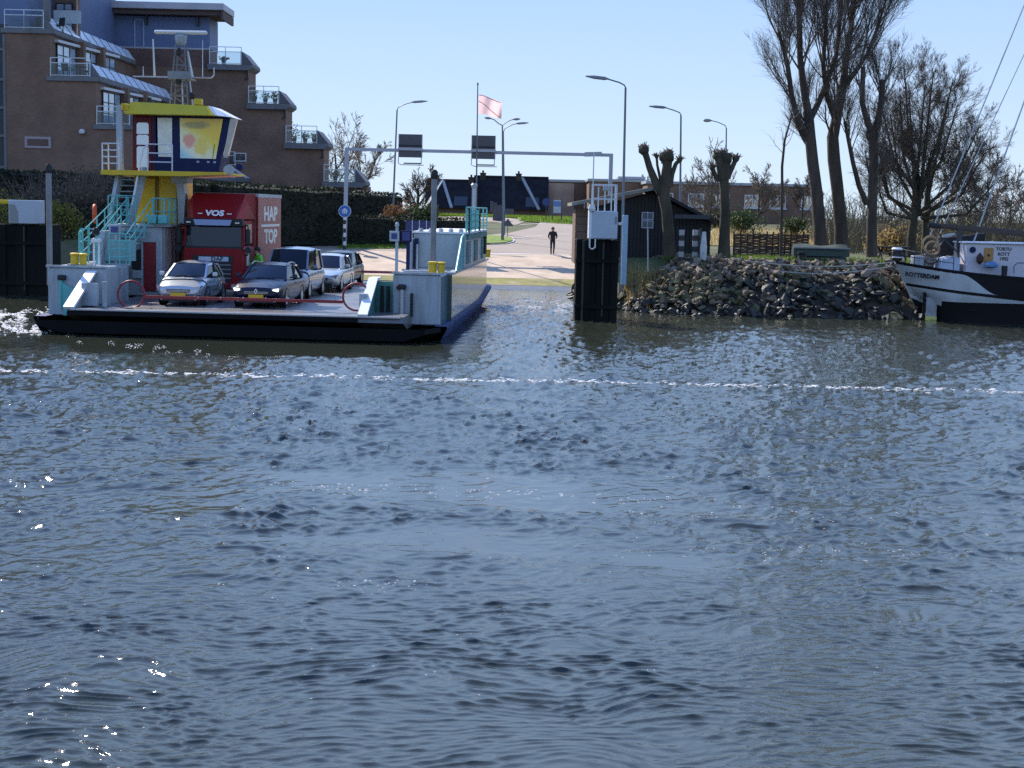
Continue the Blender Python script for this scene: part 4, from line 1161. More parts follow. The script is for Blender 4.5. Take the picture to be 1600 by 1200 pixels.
# ------------------------------------------------------------------ the black shed on the point
def shed():
    Y = 74.6
    root = thing('shed', 'black boarded shed with a low pitched roof behind the pollards', 'shed', (0, Y, 0))
    def W(px, py): p = at(px, py, Y); return Vector((p.x, 0, p.z))
    A, Bp, C = W(925, 322), W(1019, 297.5), W(1111, 346)
    base = 2.2
    M_blk = mat('black_boards', (0.014, 0.013, 0.013), .8, var=.3, vscale=2)
    b = MB(); b.prism([(A.x, base), (C.x, base), (C.x, C.z - .12), (Bp.x, Bp.z - .12), (A.x, A.z - .12)], .03, 5.5, 'y'); b.build('wall', M_blk, root)
    n = 34
    for i in range(n):      # upright boards of the gable
        x0 = lerp(A.x, C.x, i / n) + .012; x1 = lerp(A.x, C.x, (i + 1) / n) - .012; xm = (x0 + x1) / 2
        zt = (lerp(A.z, Bp.z, (xm - A.x) / (Bp.x - A.x)) if xm < Bp.x else lerp(Bp.z, C.z, (xm - Bp.x) / (C.x - Bp.x))) - .16
        q = MB(); q.box(x0, x1, 0 - .006 * (i % 2), .028, base, zt); q.build('board', M_blk, root)
    L0, R1 = W(893, 321.5), W(1114, 349)
    t = .16
    rf = MB(); rf.prism([(L0.x, L0.z), (Bp.x, Bp.z), (Bp.x, Bp.z + t), (L0.x, L0.z + t)], -.45, 5.8, 'y'); rf.build('roof', mat('sunlit_felt', (0.22, 0.22, 0.19), .85, var=.2, vscale=2), root)  # sun on this slope painted in as paler felt
    rf = MB(); rf.prism([(Bp.x, Bp.z), (R1.x, R1.z), (R1.x, R1.z + t), (Bp.x, Bp.z + t)], -.45, 5.8, 'y'); rf.build('roof', mat('dark_felt', (0.02, 0.02, 0.022), .85), root)
    # lean-to of brown boards at the near corner, set back a little
    x0, x1 = W(900, 330).x, W(924, 330).x
    zt = W(905, 326).z
    b = MB(); b.box(x0 + .03, x1, .55, 5, base - .3, zt); b.build('side_wall', mat('brown_boards', (0.16, 0.10, 0.07), .8), root)
    k = 7
    for i in range(k):
        q = MB(); q.box(x0, x1, .5, .55, lerp(base - .2, zt, i / k) + .012, lerp(base - .2, zt, (i + 1) / k) - .012); q.build('board', mat('brown_boards', (0.16, 0.10, 0.07), .8, var=.2, vscale=3), root, label='brown lying board')
    # open porch on the far side, low beam
    b = MB(); a, c = W(1052, 338), W(1108, 334); b.box(a.x, c.x, -.55, -.42, a.z - .1, a.z + .1); b.build('porch_beam', M_dframe, root)
shed()
# ------------------------------------------------------------------ the car ferry
M_fwhite = mat('ferry_white_paint', (0.35, 0.40, 0.44), .45, var=.06, vscale=1.2, dirt=(0.20, 0.19, 0.165), dscale=1.6, damt=.6, coat=.1, stretch=(2.2, 2.2, .3))
M_fgrey = mat('ferry_grey_paint', (0.36, 0.38, 0.41), .45, var=.06, vscale=1.2, dirt=(0.28, 0.26, 0.25), dscale=1.2, damt=.5, coat=.2)
M_side = mat('ferry_side_paint', (0.085, 0.105, 0.10), .12, var=.1, vscale=.8, dirt=(0.10, 0.115, 0.06), dscale=.9, damt=.8, coat=.25, stretch=(1, 1, .4))
M_turq = mat('turquoise_paint', (0.12, 0.44, 0.43), .5, var=.1, vscale=2, dirt=(0.06, 0.20, 0.17), dscale=2, damt=.6)
M_turqd = mat('turquoise_weathered', (0.055, 0.21, 0.19), .5, var=.15, vscale=2, dirt=(0.04, 0.09, 0.07), dscale=1.6, damt=.8)
M_yel = mat('ferry_yellow', (0.64, 0.42, 0.012), .45, var=.06, vscale=1.5, dirt=(0.42, 0.27, 0.02), dscale=1.2, damt=.4)
M_red = mat('dark_red_paint', (0.23, 0.014, 0.02), .45, var=.08, vscale=2)
M_navy = mat('navy_paint', (0.010, 0.015, 0.070), .5, spec=.2)
M_blk = mat('hull_black', (0.006, 0.006, 0.007), .75, var=.3, vscale=.6, spec=.12)
M_hullb = mat('hull_blue', (0.022, 0.045, 0.16), .6, spec=.25, var=.25, vscale=.6, dirt=(0.10, 0.11, 0.13), dscale=.9, damt=.5)
M_deck = mat('steel_deck', (0.17, 0.165, 0.175), .33, 0.15, var=.22, vscale=.9, dirt=(0.085, 0.075, 0.07), dscale=.5, damt=.7, bump=.1, bscale=30)
M_orange = mat('lifebuoy_orange', (0.62, 0.085, 0.02), .6)
M_steel = mat('galvanised_steel', (0.42, 0.43, 0.45), .45, .5, var=.1, vscale=3)
M_rubber = mat('rubber', (0.015, 0.015, 0.016), .7)
M_pane = mat('wheelhouse_glass', (0.10, 0.13, 0.16), .04, spec=1.0, coat=1.0)
M_screen = mat('display_blue', (0.02, 0.035, 0.16), .25)
M_post = mat('post_grey_steel', (0.20, 0.21, 0.22), .5, .3, var=.2, vscale=1.5)

FPOS = Vector((-9.2, 50.5, 0)); FROT = R(-3.0)
FM = Matrix.LocRotScale(FPOS, Matrix.Rotation(FROT, 3, 'Z').to_quaternion(), None); FI = FM.inverted()
def lp(px, py, y):
    """Ferry-local point at local depth y seen at a photo pixel."""
    o = FI @ Vector((0, 0, HC)); e = FI @ at(px, py, 50)
    d = e - o; t = (y - o.y) / d.y
    return o + d * t
ferry = thing('car_ferry', 'black hulled car ferry with a yellow wheelhouse carrying a truck and cars', 'ferry', FPOS, FROT)
DZ, FL, FW = 0.86, 25.0, 6.75
def F(b, name, m, par=None, sm=None, lab=None): return b.build(name, m, par or ferry, sm, label=lab)

def ferry_hull():
    ys = [0.0, .5, 1.2, 2.2, 3.5, 6, 12.5, 18, 20.5, 22, 23.3, 24.3, 25.0]
    rows_l = []
    h = MB(); rows = []
    for y in ys:
        e = min(y, FL - y)
        zb = 0.06 - .64 * sst(0, 2.4, e); rim = .47 if y < 17 else .47 + .42 * sst(17, 25, y)
        wb = 5.6 + .75 * sst(0, 4, e); w = FW - .45 * (1 - sst(0, 1.6, e))
        rows.append([(-w - .35, y, rim), (-w - .37, y, rim - .16), (-wb - .2, y, zb + .0), (wb, y, zb), (w + .02, y, rim - .16), (w, y, rim)])
    h.grid(rows)
    h.add(rows[0], [(0, 1, 2, 3, 4, 5)]); h.add(rows[-1], [(0, 1, 2, 3, 4, 5)])
    hull = F(h, 'hull', M_blk, None, 35)
    b = MB()
    for s in (-1, 1):
        rr = []
        for y in [1.4 + (FL - 1.6) * i / 24 for i in range(25)]:
            rim = .47 if y < 17 else .47 + .42 * sst(17, 25, y); e = min(y, FL - y); w = FW - .45 * (1 - sst(0, 1.6, e)) + (.35 if s < 0 else 0)
            rr.append([Vector((s * (w - .25), y, rim + .02)), Vector((s * (w + .16), y, rim + .02)), Vector((s * (w + .18), y, rim - .06)), Vector((s * (w + .05), y, rim - .30)), Vector((s * (w - .12), y, rim - .62))])
        b.grid(rr)
    F(b, 'rubbing_strake', M_hullb, hull, 50)
    b = MB(); b.prism([(-.02, .66), (.06, .80), (.06, DZ), (FL - .06, DZ), (FL + .02, .66), (FL - 1, .40), (1, .40)], -5.55, 5.6, 'x'); F(b, 'deck', M_deck)
    b = MB(); b.box(-5.5, 5.5, -.035, .05, DZ - .035, DZ + .012); F(b, 'deck_edge', mat('worn_edge_steel', (0.45, 0.46, 0.50), .4, .4))
    # low ramp flap hinged on the front edge, worn brown at the corner
    b = MB(); b.prism([(-.05, .66), (.0, .8), (.9, .62), (.9, .40)], -5.6, 4.1, 'x'); F(b, 'bow_flap', M_blk)
    # bulwarks
    for s in (-1, 1):
        b = MB(); b.box(s * 6.62, s * 6.78, 4.3, 21.6, .49, 2.12); F(b, 'side_wall', M_side)
    b = MB()
    for s in (-1, 1):
        b.box(s * 6.56, s * 6.86, 4.3, 21.6, 2.12, 2.2)
        for i in range(12): b.box(s * 6.5, s * 6.62, 4.9 + i * 1.45, 4.98 + i * 1.45, DZ, 2.12)
    F(b, 'bulwark_rail', M_fwhite)
ferry_hull()

def corner(sx, x0, x1, y0, y1, ztop):
    """Corner block of the bulwark with its bits."""
    b = MB(); b.box(x0, x1, y0, y1, .46, ztop, .04); F(b, 'corner_block', M_fwhite)
    b = MB(); b.box(x0 + .05, x1 - .05, y0 + .1, y1 - .05, ztop, ztop + .03)
    b.box(x0 - .05, x1 + .05, y0 - .05, y0 + .05, ztop - .0, ztop + .07); b.box(x0 - .05, x1 + .05, y1 - .05, y1 + .05, ztop, ztop + .07)
    F(b, 'coaming', M_fwhite)
    b = MB(); xx = (x0 + x1) / 2
    b.box(xx - .55, xx + .25, y0 + .6, y0 + 1.3, ztop + .03, ztop + .1); F(b, 'hatch', M_fgrey)
ZT = 2.18
b = MB(); b.box(6.6, 6.625, 2.25, 4.28, .5, 2.1); F(b, 'corner_side', mat('petrol_paint', (0.05, 0.13, 0.17), .35, var=.08, vscale=1.5))
corner(-1, -7.1, -5.05, 2.4, 5.0, ZT - .06)
corner(1, 4.95, 6.6, 2.2, 5.0, ZT)
corner(-1, -6.75, -4.9, 21.6, 23.6, ZT); corner(1, 4.9, 6.6, 21.6, 23.6, ZT)

def bow_bits():
    # wing plates beside the opening, sloping down to the deck edge
    b = MB(); pr = [(0.05, .84), (2.3, 1.93), (2.9, 1.95), (2.9, .62), (1.2, .46), (.5, .6)]
    b.prism(pr, -5.62, -5.5, 'x'); F(b, 'wing_plate', M_fwhite)
    b = MB(); b.prism([(0.0, .85), (2.3, 1.95), (2.3, 2.03), (-.05, .93)], -5.72, -5.36, 'x'); b.box(-5.72, -5.36, 2.3, 2.95, 1.95, 2.03); F(b, 'wing_capping', mat('bright_white', (0.72, 0.73, 0.75), .5))
    b = MB(); b.box(-5.5, -4.95, 1.15, 1.3, .9, 1.66); b.box(-5.5, -5.2, 1.3, 2.38, .9, 1.6); F(b, 'wing_stiffener', M_fwhite)
    b = MB(); b.prism([(0.05, .84), (2.3, 1.93), (3.2, 1.95), (3.2, .46), (1.4, .46), (.6, .66)], 4.25, 4.35, 'x'); 
    F(b, 'wing_plate', M_turqd)
    b = MB(); b.box(4.35, 4.96, 2.6, 2.7, .47, 1.9); F(b, 'wing_gusset', M_turqd)
    b = MB(); b.prism([(-.02, .85), (2.3, 1.95), (2.3, 2.03), (-.05, .93)], 4.1, 4.42, 'x'); b.box(4.1, 4.42, 2.3, 3.2, 1.95, 2.03); F(b, 'wing_capping', mat('bright_white', (0.72, 0.73, 0.75), .5))
    b = MB(); b.box(4.0, 4.25, .9, 1.25, .88, 1.55, .02); F(b, 'barrier_box', M_fwhite)
    b = MB(); b.box(-5.05, -4.95, 2.1, 2.2, .88, 1.6); F(b, 'barrier_post', M_fwhite)
    b = MB(); b.tube([(-4.72, 1.2, .88), (-4.72, 1.2, 1.72)], .085, 8); F(b, 'barrier_post', M_fwhite)
    # turquoise latch gear and dark fenders on the blocks
    for x, w in ((-6.05, .0), (-6.32, .0)): pass
    l = MB(); l.tube([(-6.6, 2.28, 1.75), (-6.6, 2.28, .7)], .07, 8); l.prism([(-6.58, 1.62), (-6.0, 1.3), (-6.0, .95), (-6.58, .8)], 2.26, 2.36, 'y'); F(l, 'latch_arm', M_turq)
    l = MB(); l.box(-6.7, -6.44, 2.18, 2.4, 1.68, 1.86, .03); F(l, 'latch_head', M_rubber)
    l = MB(); l.prism([(-6.5, .47), (-5.2, .47), (-6.5, .82)], 2.2, 2.36, 'y'); F(l, 'bow_bracket', M_turq)
    l = MB(); l.tube([(5.28, 2.06, 1.72), (5.28, 2.06, .68)], .075, 8); l.tube([(5.28, 2.06, .8), (5.62, 2.06, .8)], .05, 6); F(l, 'latch_arm', M_steel)
    l = MB(); l.box(5.1, 5.42, 1.96, 2.2, 1.66, 1.84, .04); F(l, 'latch_head', M_rubber)
    l = MB(); l.tube([(5.62, 2.06, 1.55), (5.62, 2.06, .75)], .055, 8); F(l, 'fender_bar', M_rubber)
    l = MB(); l.tube([(5.28, 2.06, .7), (5.28, 2.06, .42)], .06, 8); F(l, 'fender_bar', M_rubber)
    for x in (4.55, 4.75):
        l = MB(); l.tube([(x, 2.54, 1.75), (x, 2.54, .75)], .06, 8); F(l, 'fender_bar', M_rubber)
    # bollards, light poles, control posts on the block tops
    for x, y, z in ((-6.35, 3.0, ZT), (6.2, 3.2, ZT), (6.45, 22.5, ZT), (-6.4, 22.5, ZT)):
        l = MB(); l.lathe([(.14, 0), (.14, .3), (.17, .32), (.17, .38), (.1, .4)], (x, y, z + .03), 12); l.lathe([(.12, 0), (.12, .3), (.15, .32), (.15, .37), (.1, .39)], (x + .3, y, z + .03), 12); F(l, 'bollard', M_yel, None, 40)
    def guide(px, py, y, r=.10):
        t = lp(px, py, y); l = MB(); l.tube([(t.x, y, 1.4), (t.x, y, t.z - .2)], r, 10); g = F(l, 'guide_post', M_post, None, 40)
        l = MB(); l.lathe([(r, -.25), (r * 1.25, -.2), (r * 1.25, .0), (r * .6, .08)], (t.x, y, t.z - .06), 10); F(l, 'cap', M_rubber, g, 40)
    guide(76, 257, 4.1); guide(679, 266, 4.1)
    def lamp_post(px, py, y, z0=ZT):
        t = lp(px, py, y); l = MB(); l.tube([(t.x, y, z0), (t.x, y, t.z)], .11, 8); l.lathe([(.14, 0), (.16, .12), (.1, .2)], (t.x, y, t.z), 8); F(l, 'guide_post', M_steel, None, 40, 'pale post at the far end of the ferry')
    lamp_post(741, 293, 22); lamp_post(288, 284, 14, 3.5)
    l = MB(); t = lp(150, 374, 3.0)
    for dx in (-.08, .1): l.tube([(t.x + dx, 3, ZT), (t.x + dx, 3, 3.15)], .035, 6); l.box(t.x + dx - .07, t.x + dx + .08, 2.9, 3.02, 3.0, 3.12)
    F(l, 'sensor_post', mat('bright_white', (0.72, 0.73, 0.75)))
    l = MB(); l.lathe([(.05, 0), (.14, .06), (.14, .2), (.08, .28)], (t.x, 3, 3.22), 10); F(l, 'sensor_head', M_rubber)
    # display panels
    l = MB(); t = lp(180, 359, 5.0); l.box(t.x - .25, t.x + .2, 5.0, 5.12, t.z - .18, t.z + .2, .02); s = F(l, 'display_panel', M_fwhite)
    l = MB(); l.box(t.x - .16, t.x + .11, 4.985, 5.0, t.z - .1, t.z + .12); F(l, 'screen', M_screen, s)
    l = MB(); l.tube([(t.x, 5.06, ZT), (t.x, 5.06, t.z)], .05, 6); F(l, 'stand', M_fwhite, s)
    t = lp(616, 369, 3.6); l = MB(); l.box(t.x - .17, t.x + .17, 3.6, 3.68, t.z - .18, t.z + .18, .02); s = F(l, 'display_panel', M_fwhite)
    l = MB(); l.box(t.x - .1, t.x + .1, 3.585, 3.6, t.z - .1, t.z + .1); F(l, 'screen', M_screen, s)
    l = MB(); l.tube([(t.x + .08, 3.72, ZT - .2), (t.x + .08, 3.72, t.z + .3)], .055, 8); l.lathe([(.04, 0), (.07, .05), (.07, .14), (.02, .2)], (t.x + .08, 3.72, t.z + .3), 8); F(l, 'stand', M_fwhite, s)
    t = lp(635, 369, 3.8); l = MB(); l.box(t.x - .19, t.x + .19, 3.75, 3.85, t.z - .2, t.z + .2, .02); s = F(l, 'display_panel', M_navy, lab='dark blue display panel')
    l = MB(); l.box(t.x - .14, t.x + .14, 3.735, 3.75, t.z - .15, t.z + .15); F(l, 'screen', M_screen, s)
    l = MB(); l.box(t.x, t.x + .12, 3.8, 3.92, ZT, t.z - .2); F(l, 'stand', M_navy, s)
    for px in (652,):
        t = lp(px, 382, 4.0); l = MB(); l.tube([(t.x, 4, ZT), (t.x, 4, t.z)], .04, 6); F(l, 'sensor_post', M_fwhite)
    # barrier: red boom with a ring counterframe at each end
    a = lp(205, 460, 1.7); c = lp(557, 464, 1.7); r = .46
    l = MB(); l.box(a.x + r, c.x - r, 1.66, 1.74, a.z - .12, a.z - .02); bm_ = F(l, 'barrier_boom', M_red)
    for q in (a, c):
        l = MB(); l.ring((q.x, 1.7, q.z), r, .035, 'y', 32, 8); F(l, 'ring', M_red, bm_, 60)
    l = MB(); l.box(-4.6, 4.6, 23.2, 23.28, 1.3, 1.42); F(l, 'barrier_boom', mat('faded_red_paint', (0.34, 0.09, 0.11), .5), None, None, 'red boom at the far end')
    for q in range(5):
        l = MB(); p = a.lerp(c, .3 + .1 * q); l.lathe([(.03, 0), (.03, .02)], (p.x, 1.655, p.z - .07), 8, 'y'); F(l, 'reflector', M_fwhite, bm_)
bow_bits()

def rail(pts, h, rails, m, name='railing', par=None, r=.028, post_every=1.0, off=Vector((0, 0, 0)), infill=0):
    """Hand rail along a polyline of foot points."""
    b = MB(); pts = [Vector(p) for p in pts]; up = Vector((0, 0, h))
    for i in range(len(pts) - 1):
        a, c = pts[i], pts[i + 1]; n = max(1, int((c - a).length / post_every + .5))
        for k in range(n + (1 if i == len(pts) - 2 else 0)):
            p = a.lerp(c, k / n); b.tube([p, p + up], r, 5)
        for q in range(rails): z = Vector((0, 0, h * (q + 1) / rails)); b.tube([a + z, c + z], r * .85, 5)
        for k in range(infill * n): p = a.lerp(c, (k + .5) / (infill * n)); b.tube([p + Vector((0, 0, .08)), p + up], r * .5, 4)
    return F(b, name, m, par, 60)

def casings():
    zc = 3.5
    # left casing under the wheelhouse
    b = MB(); b.box(-6.75, -4.7, 8, 19, .86, zc, .03); lc = F(b, 'casing', M_fgrey)
    d0, d1 = lp(224, 378, 7.95), lp(246, 455, 7.95)
    b = MB(); b.box(d0.x, d1.x - .03, 7.93, 8.0, d1.z, d0.z, .02); d = F(b, 'door', M_red)
    b = MB(); b.box(d0.x - .07, d0.x, 7.9, 8.0, d1.z, d0.z + .07); b.box(d1.x - .03, d1.x + .04, 7.9, 8.0, d1.z, d0.z + .07); b.box(d0.x, d1.x - .03, 7.9, 8, d0.z, d0.z + .07); F(b, 'door_frame', M_fwhite, d)
    b = MB(); p = lp(214, 402, 7.95); b.box(p.x - .18, p.x + .16, 7.9, 8, p.z - .45, p.z + .3); F(b, 'vent', M_rubber)
    b = MB(); b.box(p.x - .18, p.x + .2, 7.85, 8, p.z - .8, p.z - .5, .02); F(b, 'cabinet', M_fgrey)
    for i in range(9):
        b = MB(); y = 8.5 + i * .55; b.box(-4.72, -4.62, y, y + .1, .9, 3.4); F(b, 'rib', mat('rust_pink', (0.30, 0.18, 0.16), .7, var=.2, vscale=2))
    b = MB(); b.box(-6.9, -4.55, 7.9, 19.1, zc, zc + .08); F(b, 'upper_deck', M_fwhite)
    # sloping front house with the stair up from the block
    b = MB(); b.prism([(4.6, ZT), (5.1, 3.35), (7.98, 3.4), (7.98, .9), (4.6, .9)], -6.15, -5.95, 'x'); F(b, 'stair_cheek', M_fgrey)
    for i in range(6):
        b = MB(); y = 5.2 + i * .45; z = 2.25 + i * .22; b.box(-5.95, -5.2, y, y + .4, z - .04, z); F(b, 'step', M_turq)
    b = MB(); b.prism([(-5.98, 2.3), (-4.8, 2.3), (-4.8, 3.05), (-5.8, 3.05)], 5.0, 5.06, 'y'); F(b, 'screen_panel', mat('pale_turquoise', (0.20, 0.36, 0.37), .5))
    # turquoise railings
    rail([(-6.5, 3.9, ZT), (-6.5, 4.3, ZT + .05)], 1.15, 3, M_turq)
    rail([(-6.62, 4.4, ZT), (-6.05, 4.4, ZT)], 1.25, 3, M_turq, post_every=.3)
    rail([(-6.6, 4.4, ZT), (-6.6, 8, 3.3), (-6.6, 8.4, 3.55)], 1.1, 3, M_turq)
    rail([(-6.75, 8.0, 3.55), (-5.7, 8.0, 3.55)], 1.1, 3, M_turq, post_every=.38)
    rail([(-6.0, 4.5, ZT), (-5.95, 7.9, 3.55)], 1.05, 3, M_turq)
    rail([(-5.15, 5.0, ZT), (-5.0, 7.9, 3.55)], 1.05, 3, M_turq)
    rail([(-5.6, 4.5, ZT), (-4.85, 4.5, ZT)], 1.1, 4, M_turq, post_every=.4)
    rail([(-5.0, 8.0, 3.58), (-4.6, 8.0, 3.58), (-4.6, 14, 3.58)], 1.0, 2, M_turq, infill=2, post_every=.8)
    for x in (-5.0, -4.62):
        b = MB(); b.box(x - .12, x + .2, 7.6, 7.9, 3.62, 3.95, .03); F(b, 'deck_light', M_turq)
    # right casing
    b = MB(); b.box(4.95, 6.9, 8, 19, 2.2, zc, .03); b.box(4.95, 6.6, 8, 19, .86, 2.2); rc = F(b, 'casing', M_fwhite)
    b = MB(); b.box(4.9, 6.95, 7.95, 19.05, zc, zc + .07); F(b, 'upper_deck', mat('bright_white', (0.72, 0.73, 0.75)))
    b = MB(); b.box(5.0, 5.14, 7.85, 8, 1.6, 3.3); F(b, 'pipe', M_navy)
    b = MB(); b.box(4.75, 4.95, 7.7, 8.2, 1.2, 3.3, .03); F(b, 'cable_trunk', M_fgrey)
    for i in range(5):
        b = MB(); x = 5.2 + i * .38; b.lathe([(.09, 0), (.11, .05), (.06, .12)], (x, 8.2, zc + .07), 8); F(b, 'vent_cap', M_fwhite)
    for i in range(5):      # plate seams on the casing front
        pass
    # turquoise gate frame and louvred panel on the outer side
    rail([(6.92, 8.2, 3.5), (6.92, 19, 3.5)], 1.0, 4, M_turq, post_every=2.2, r=.035)
    b = MB(); b.box(6.88, 6.91, 8.4, 15.5, 3.62, 4.42); F(b, 'rail_panel', mat('green_mesh', (0.20, 0.60, 0.48), .6, var=.15, vscale=2))
    for y in (9.2, 14.6):
        b = MB(); b.box(6.9, 6.96, y, y + .25, 3.5, 4.45); F(b, 'panel_post', M_rubber)
    b = MB(); b.box(6.9, 6.98, 8.6, 18.5, 3.28, 3.48); F(b, 'panel_rail', M_turqd)
    for i, y in enumerate((8.7, 10.4, 12.4, 14.0, 16.2)):
        b = MB(); b.box(6.88, 6.94, y, y + (.5 if i % 2 else .9), 2.35, 3.2); F(b, 'side_louvre', M_fgrey if i % 2 else M_turqd)
    b = MB(); b.box(6.9, 7.0, 17.4, 18.2, 2.5, 3.3, .03); F(b, 'side_locker', M_rubber)
    b = MB(); b.prism([(5.2, 2.2), (8.2, 2.2), (8.2, 3.45), (7.3, 3.35)], 6.78, 6.84, 'x'); F(b, 'ladder_cheek', M_turq)
    b = MB(); b.tube([(6.86, 5.0, 2.2), (6.86, 7.2, 3.4), (6.86, 8.1, 3.5)], .04, 6); F(b, 'hand_rail', M_turq)
casings()

def wheelhouse():
    yf, yb = 9.0, 10.3
    T = lambda px, py, y=yf: lp(px, py, y)
    zp = 5.62
    # yellow tower, with its door leaf
    b = MB(); b.box(-6.35, -4.65, 10.0, 12.4, 3.58, zp - .12, .03); tw = F(b, 'tower', M_yel)
    b = MB(); b.box(-5.75, -5.45, 9.93, 10.0, 3.7, 5.4); b.box(-5.45, -5.38, 9.95, 10, 3.7, 5.4); F(b, 'tower_seam', mat('dark_ochre', (0.22, 0.12, 0.02), .6))
    b = MB(); b.box(-6.3, -5.5, 9.9, 9.99, 3.65, 5.35, .01); F(b, 'door', M_yel)
    b = MB(); b.prism([(-4.5, 3.6), (-4.28, 3.6), (-4.22, 4.6), (-4.3, 5.45), (-4.62, 5.45), (-4.52, 4.7)], 9.6, 10.0, 'y'); F(b, 'stay', M_fgrey)
    b = MB(); b.box(-4.75, -4.1, 9.5, 10.3, 5.2, 5.5, .02); F(b, 'bracket', M_fgrey)
    # platform
    b = MB(); b.prism([(-7.1, zp - .18), (-4.0, zp - .18), (-2.35, zp - .08), (-2.35, zp), (-7.1, zp)], 8.2, 11.6, 'y'); F(b, 'platform', M_yel)
    # walls: door bay red, the rest navy; the windows lean outwards to the ferry's middle
    zt = 7.78
    b = MB(); b.box(-6.1, -5.28, yf + .02, yb, zp, zt); F(b, 'red_wall', mat('maroon_paint', (0.10, 0.007, 0.014), .5, spec=.3))
    def plate(x0, x1, z0, z1, y, m, name, skew0=0.0, skew1=0.0, t=.04, par=None, lab=None):
        q = MB(); q.prism([(x0, z0), (x1, z0), (x1 + skew1, z1), (x0 + skew0, z1)], y - t, y, 'y'); return F(q, name, m, par, None, lab)
    # lower navy dado
    b = MB(); b.prism([(-5.28, zp), (-2.75, zp), (-2.62, 6.3), (-5.28, 6.3)], yf + .0, yb, 'y'); F(b, 'blue_wall', M_navy)
    b = MB(); b.prism([(-5.28, 6.3), (-5.2, 6.3), (-5.2, zt), (-5.28, zt)], yf, yb, 'y'); b.prism([(-4.52, 6.3), (-4.28, 6.3), (-4.28, zt), (-4.52, zt)], yf, yf + .12, 'y')
    b.prism([(-2.82, 6.3), (-2.62, 6.3), (-2.3, zt), (-2.52, zt)], yf, yf + .12, 'y'); b.box(-5.28, -2.35, yf, yb, zt - .1, zt); b.box(-5.28, -2.66, yb - .1, yb, 6.3, zt); F(b, 'window_frame', M_navy)
    # red door with its panes
    d0 = T(209, 258); d1 = T(228, 180)
    b = MB(); b.box(-6.02, -5.36, yf - .03, yf + .02, zp + .05, zt - .12, .01); dr = F(b, 'wheelhouse_door', mat('maroon_paint', (0.10, 0.007, 0.014)))
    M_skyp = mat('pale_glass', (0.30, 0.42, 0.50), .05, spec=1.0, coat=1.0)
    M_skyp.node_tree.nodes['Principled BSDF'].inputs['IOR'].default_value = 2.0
    for z0, z1 in ((5.74, 6.56), (6.62, 7.0), (7.03, 7.46)):
        q = MB(); q.prism([(-5.93, z0), (-5.46, z0), (-5.46, z1 - .06), (-5.52, z1), (-5.87, z1), (-5.93, z1 - .06)], yf - .05, yf - .02, 'y'); F(q, 'pane', M_skyp, dr)
    # windows: pale blind, and a coloured one painted bright as if sunlit from behind
    plate(-5.1, -4.56, 6.18, 7.66, yf + .03, mat('window_blind', (0.74, 0.72, 0.62), .5, var=.12, vscale=2.5, dirt=(0.30, 0.42, 0.36), dscale=2.2, damt=.55, coat=.7), 'window_blind', -.03, 0)
    m = bpy.data.materials.new('printed_blind'); m.use_nodes = True; N = m.node_tree.nodes; L = m.node_tree.links; p = N['Principled BSDF']
    p.inputs['Roughness'].default_value = .4; p.inputs['Coat Weight'].default_value = .8
    tc = N.new('ShaderNodeTexCoord'); sx = N.new('ShaderNodeSeparateXYZ'); L.new(tc.outputs['Generated'], sx.inputs[0])
    nz = N.new('ShaderNodeTexNoise'); nz.inputs['Scale'].default_value = 3.0; L.new(tc.outputs['Generated'], nz.inputs['Vector'])
    ad = N.new('ShaderNodeMath'); ad.operation = 'MULTIPLY_ADD'; ad.inputs[1].default_value = .18; L.new(nz.outputs[0], ad.inputs[0]); 
    sm = N.new('ShaderNodeMath'); sm.operation = 'MULTIPLY_ADD'; sm.inputs[1].default_value = .85; L.new(sx.outputs['X'], sm.inputs[0]); L.new(sx.outputs['Z'], sm.inputs[2])
    L.new(sm.outputs[0], ad.inputs[2])
    rp = N.new('ShaderNodeValToRGB'); cr = rp.color_ramp
    cr.elements[0].position = .16; cr.elements[0].color = (.42, .66, .72, 1); cr.elements[1].position = .80; cr.elements[1].color = (.88, .56, .02, 1)
    cr.elements.new(.30).color = (.85, .80, .58, 1); cr.elements.new(.52).color = (.88, .78, .42, 1); cr.elements.new(.68).color = (.88, .64, .06, 1)
    dv = N.new('ShaderNodeMath'); dv.operation = 'DIVIDE'; dv.inputs[1].default_value = 1.6; L.new(ad.outputs[0], dv.inputs[0]); L.new(dv.outputs[0], rp.inputs[0]); L.new(rp.outputs[0], p.inputs['Base Color'])
    last = rp.outputs[0]
    for (cx_, cz_, rx, rz, colr) in ((.22, .44, .15, .16, (.80, .24, .16, 1)), (.50, .30, .15, .22, (.86, .58, .05, 1)), (.38, .83, .30, .09, (.30, .26, .07, 1))):
        s1 = N.new('ShaderNodeMath'); s1.operation = 'SUBTRACT'; s1.inputs[1].default_value = cx_; L.new(sx.outputs['X'], s1.inputs[0])
        s2 = N.new('ShaderNodeMath'); s2.operation = 'SUBTRACT'; s2.inputs[1].default_value = cz_; L.new(sx.outputs['Z'], s2.inputs[0])
        s3 = N.new('ShaderNodeMath'); s3.operation = 'MULTIPLY'; s3.inputs[1].default_value = 1 / rx; L.new(s1.outputs[0], s3.inputs[0])
        s4 = N.new('ShaderNodeMath'); s4.operation = 'MULTIPLY'; s4.inputs[1].default_value = 1 / rz; L.new(s2.outputs[0], s4.inputs[0])
        cb = N.new('ShaderNodeCombineXYZ'); L.new(s3.outputs[0], cb.inputs[0]); L.new(s4.outputs[0], cb.inputs[1])
        n2 = N.new('ShaderNodeTexNoise'); n2.inputs['Scale'].default_value = 7; L.new(tc.outputs['Generated'], n2.inputs['Vector'])
        ln = N.new('ShaderNodeVectorMath'); ln.operation = 'LENGTH'; L.new(cb.outputs[0], ln.inputs[0])
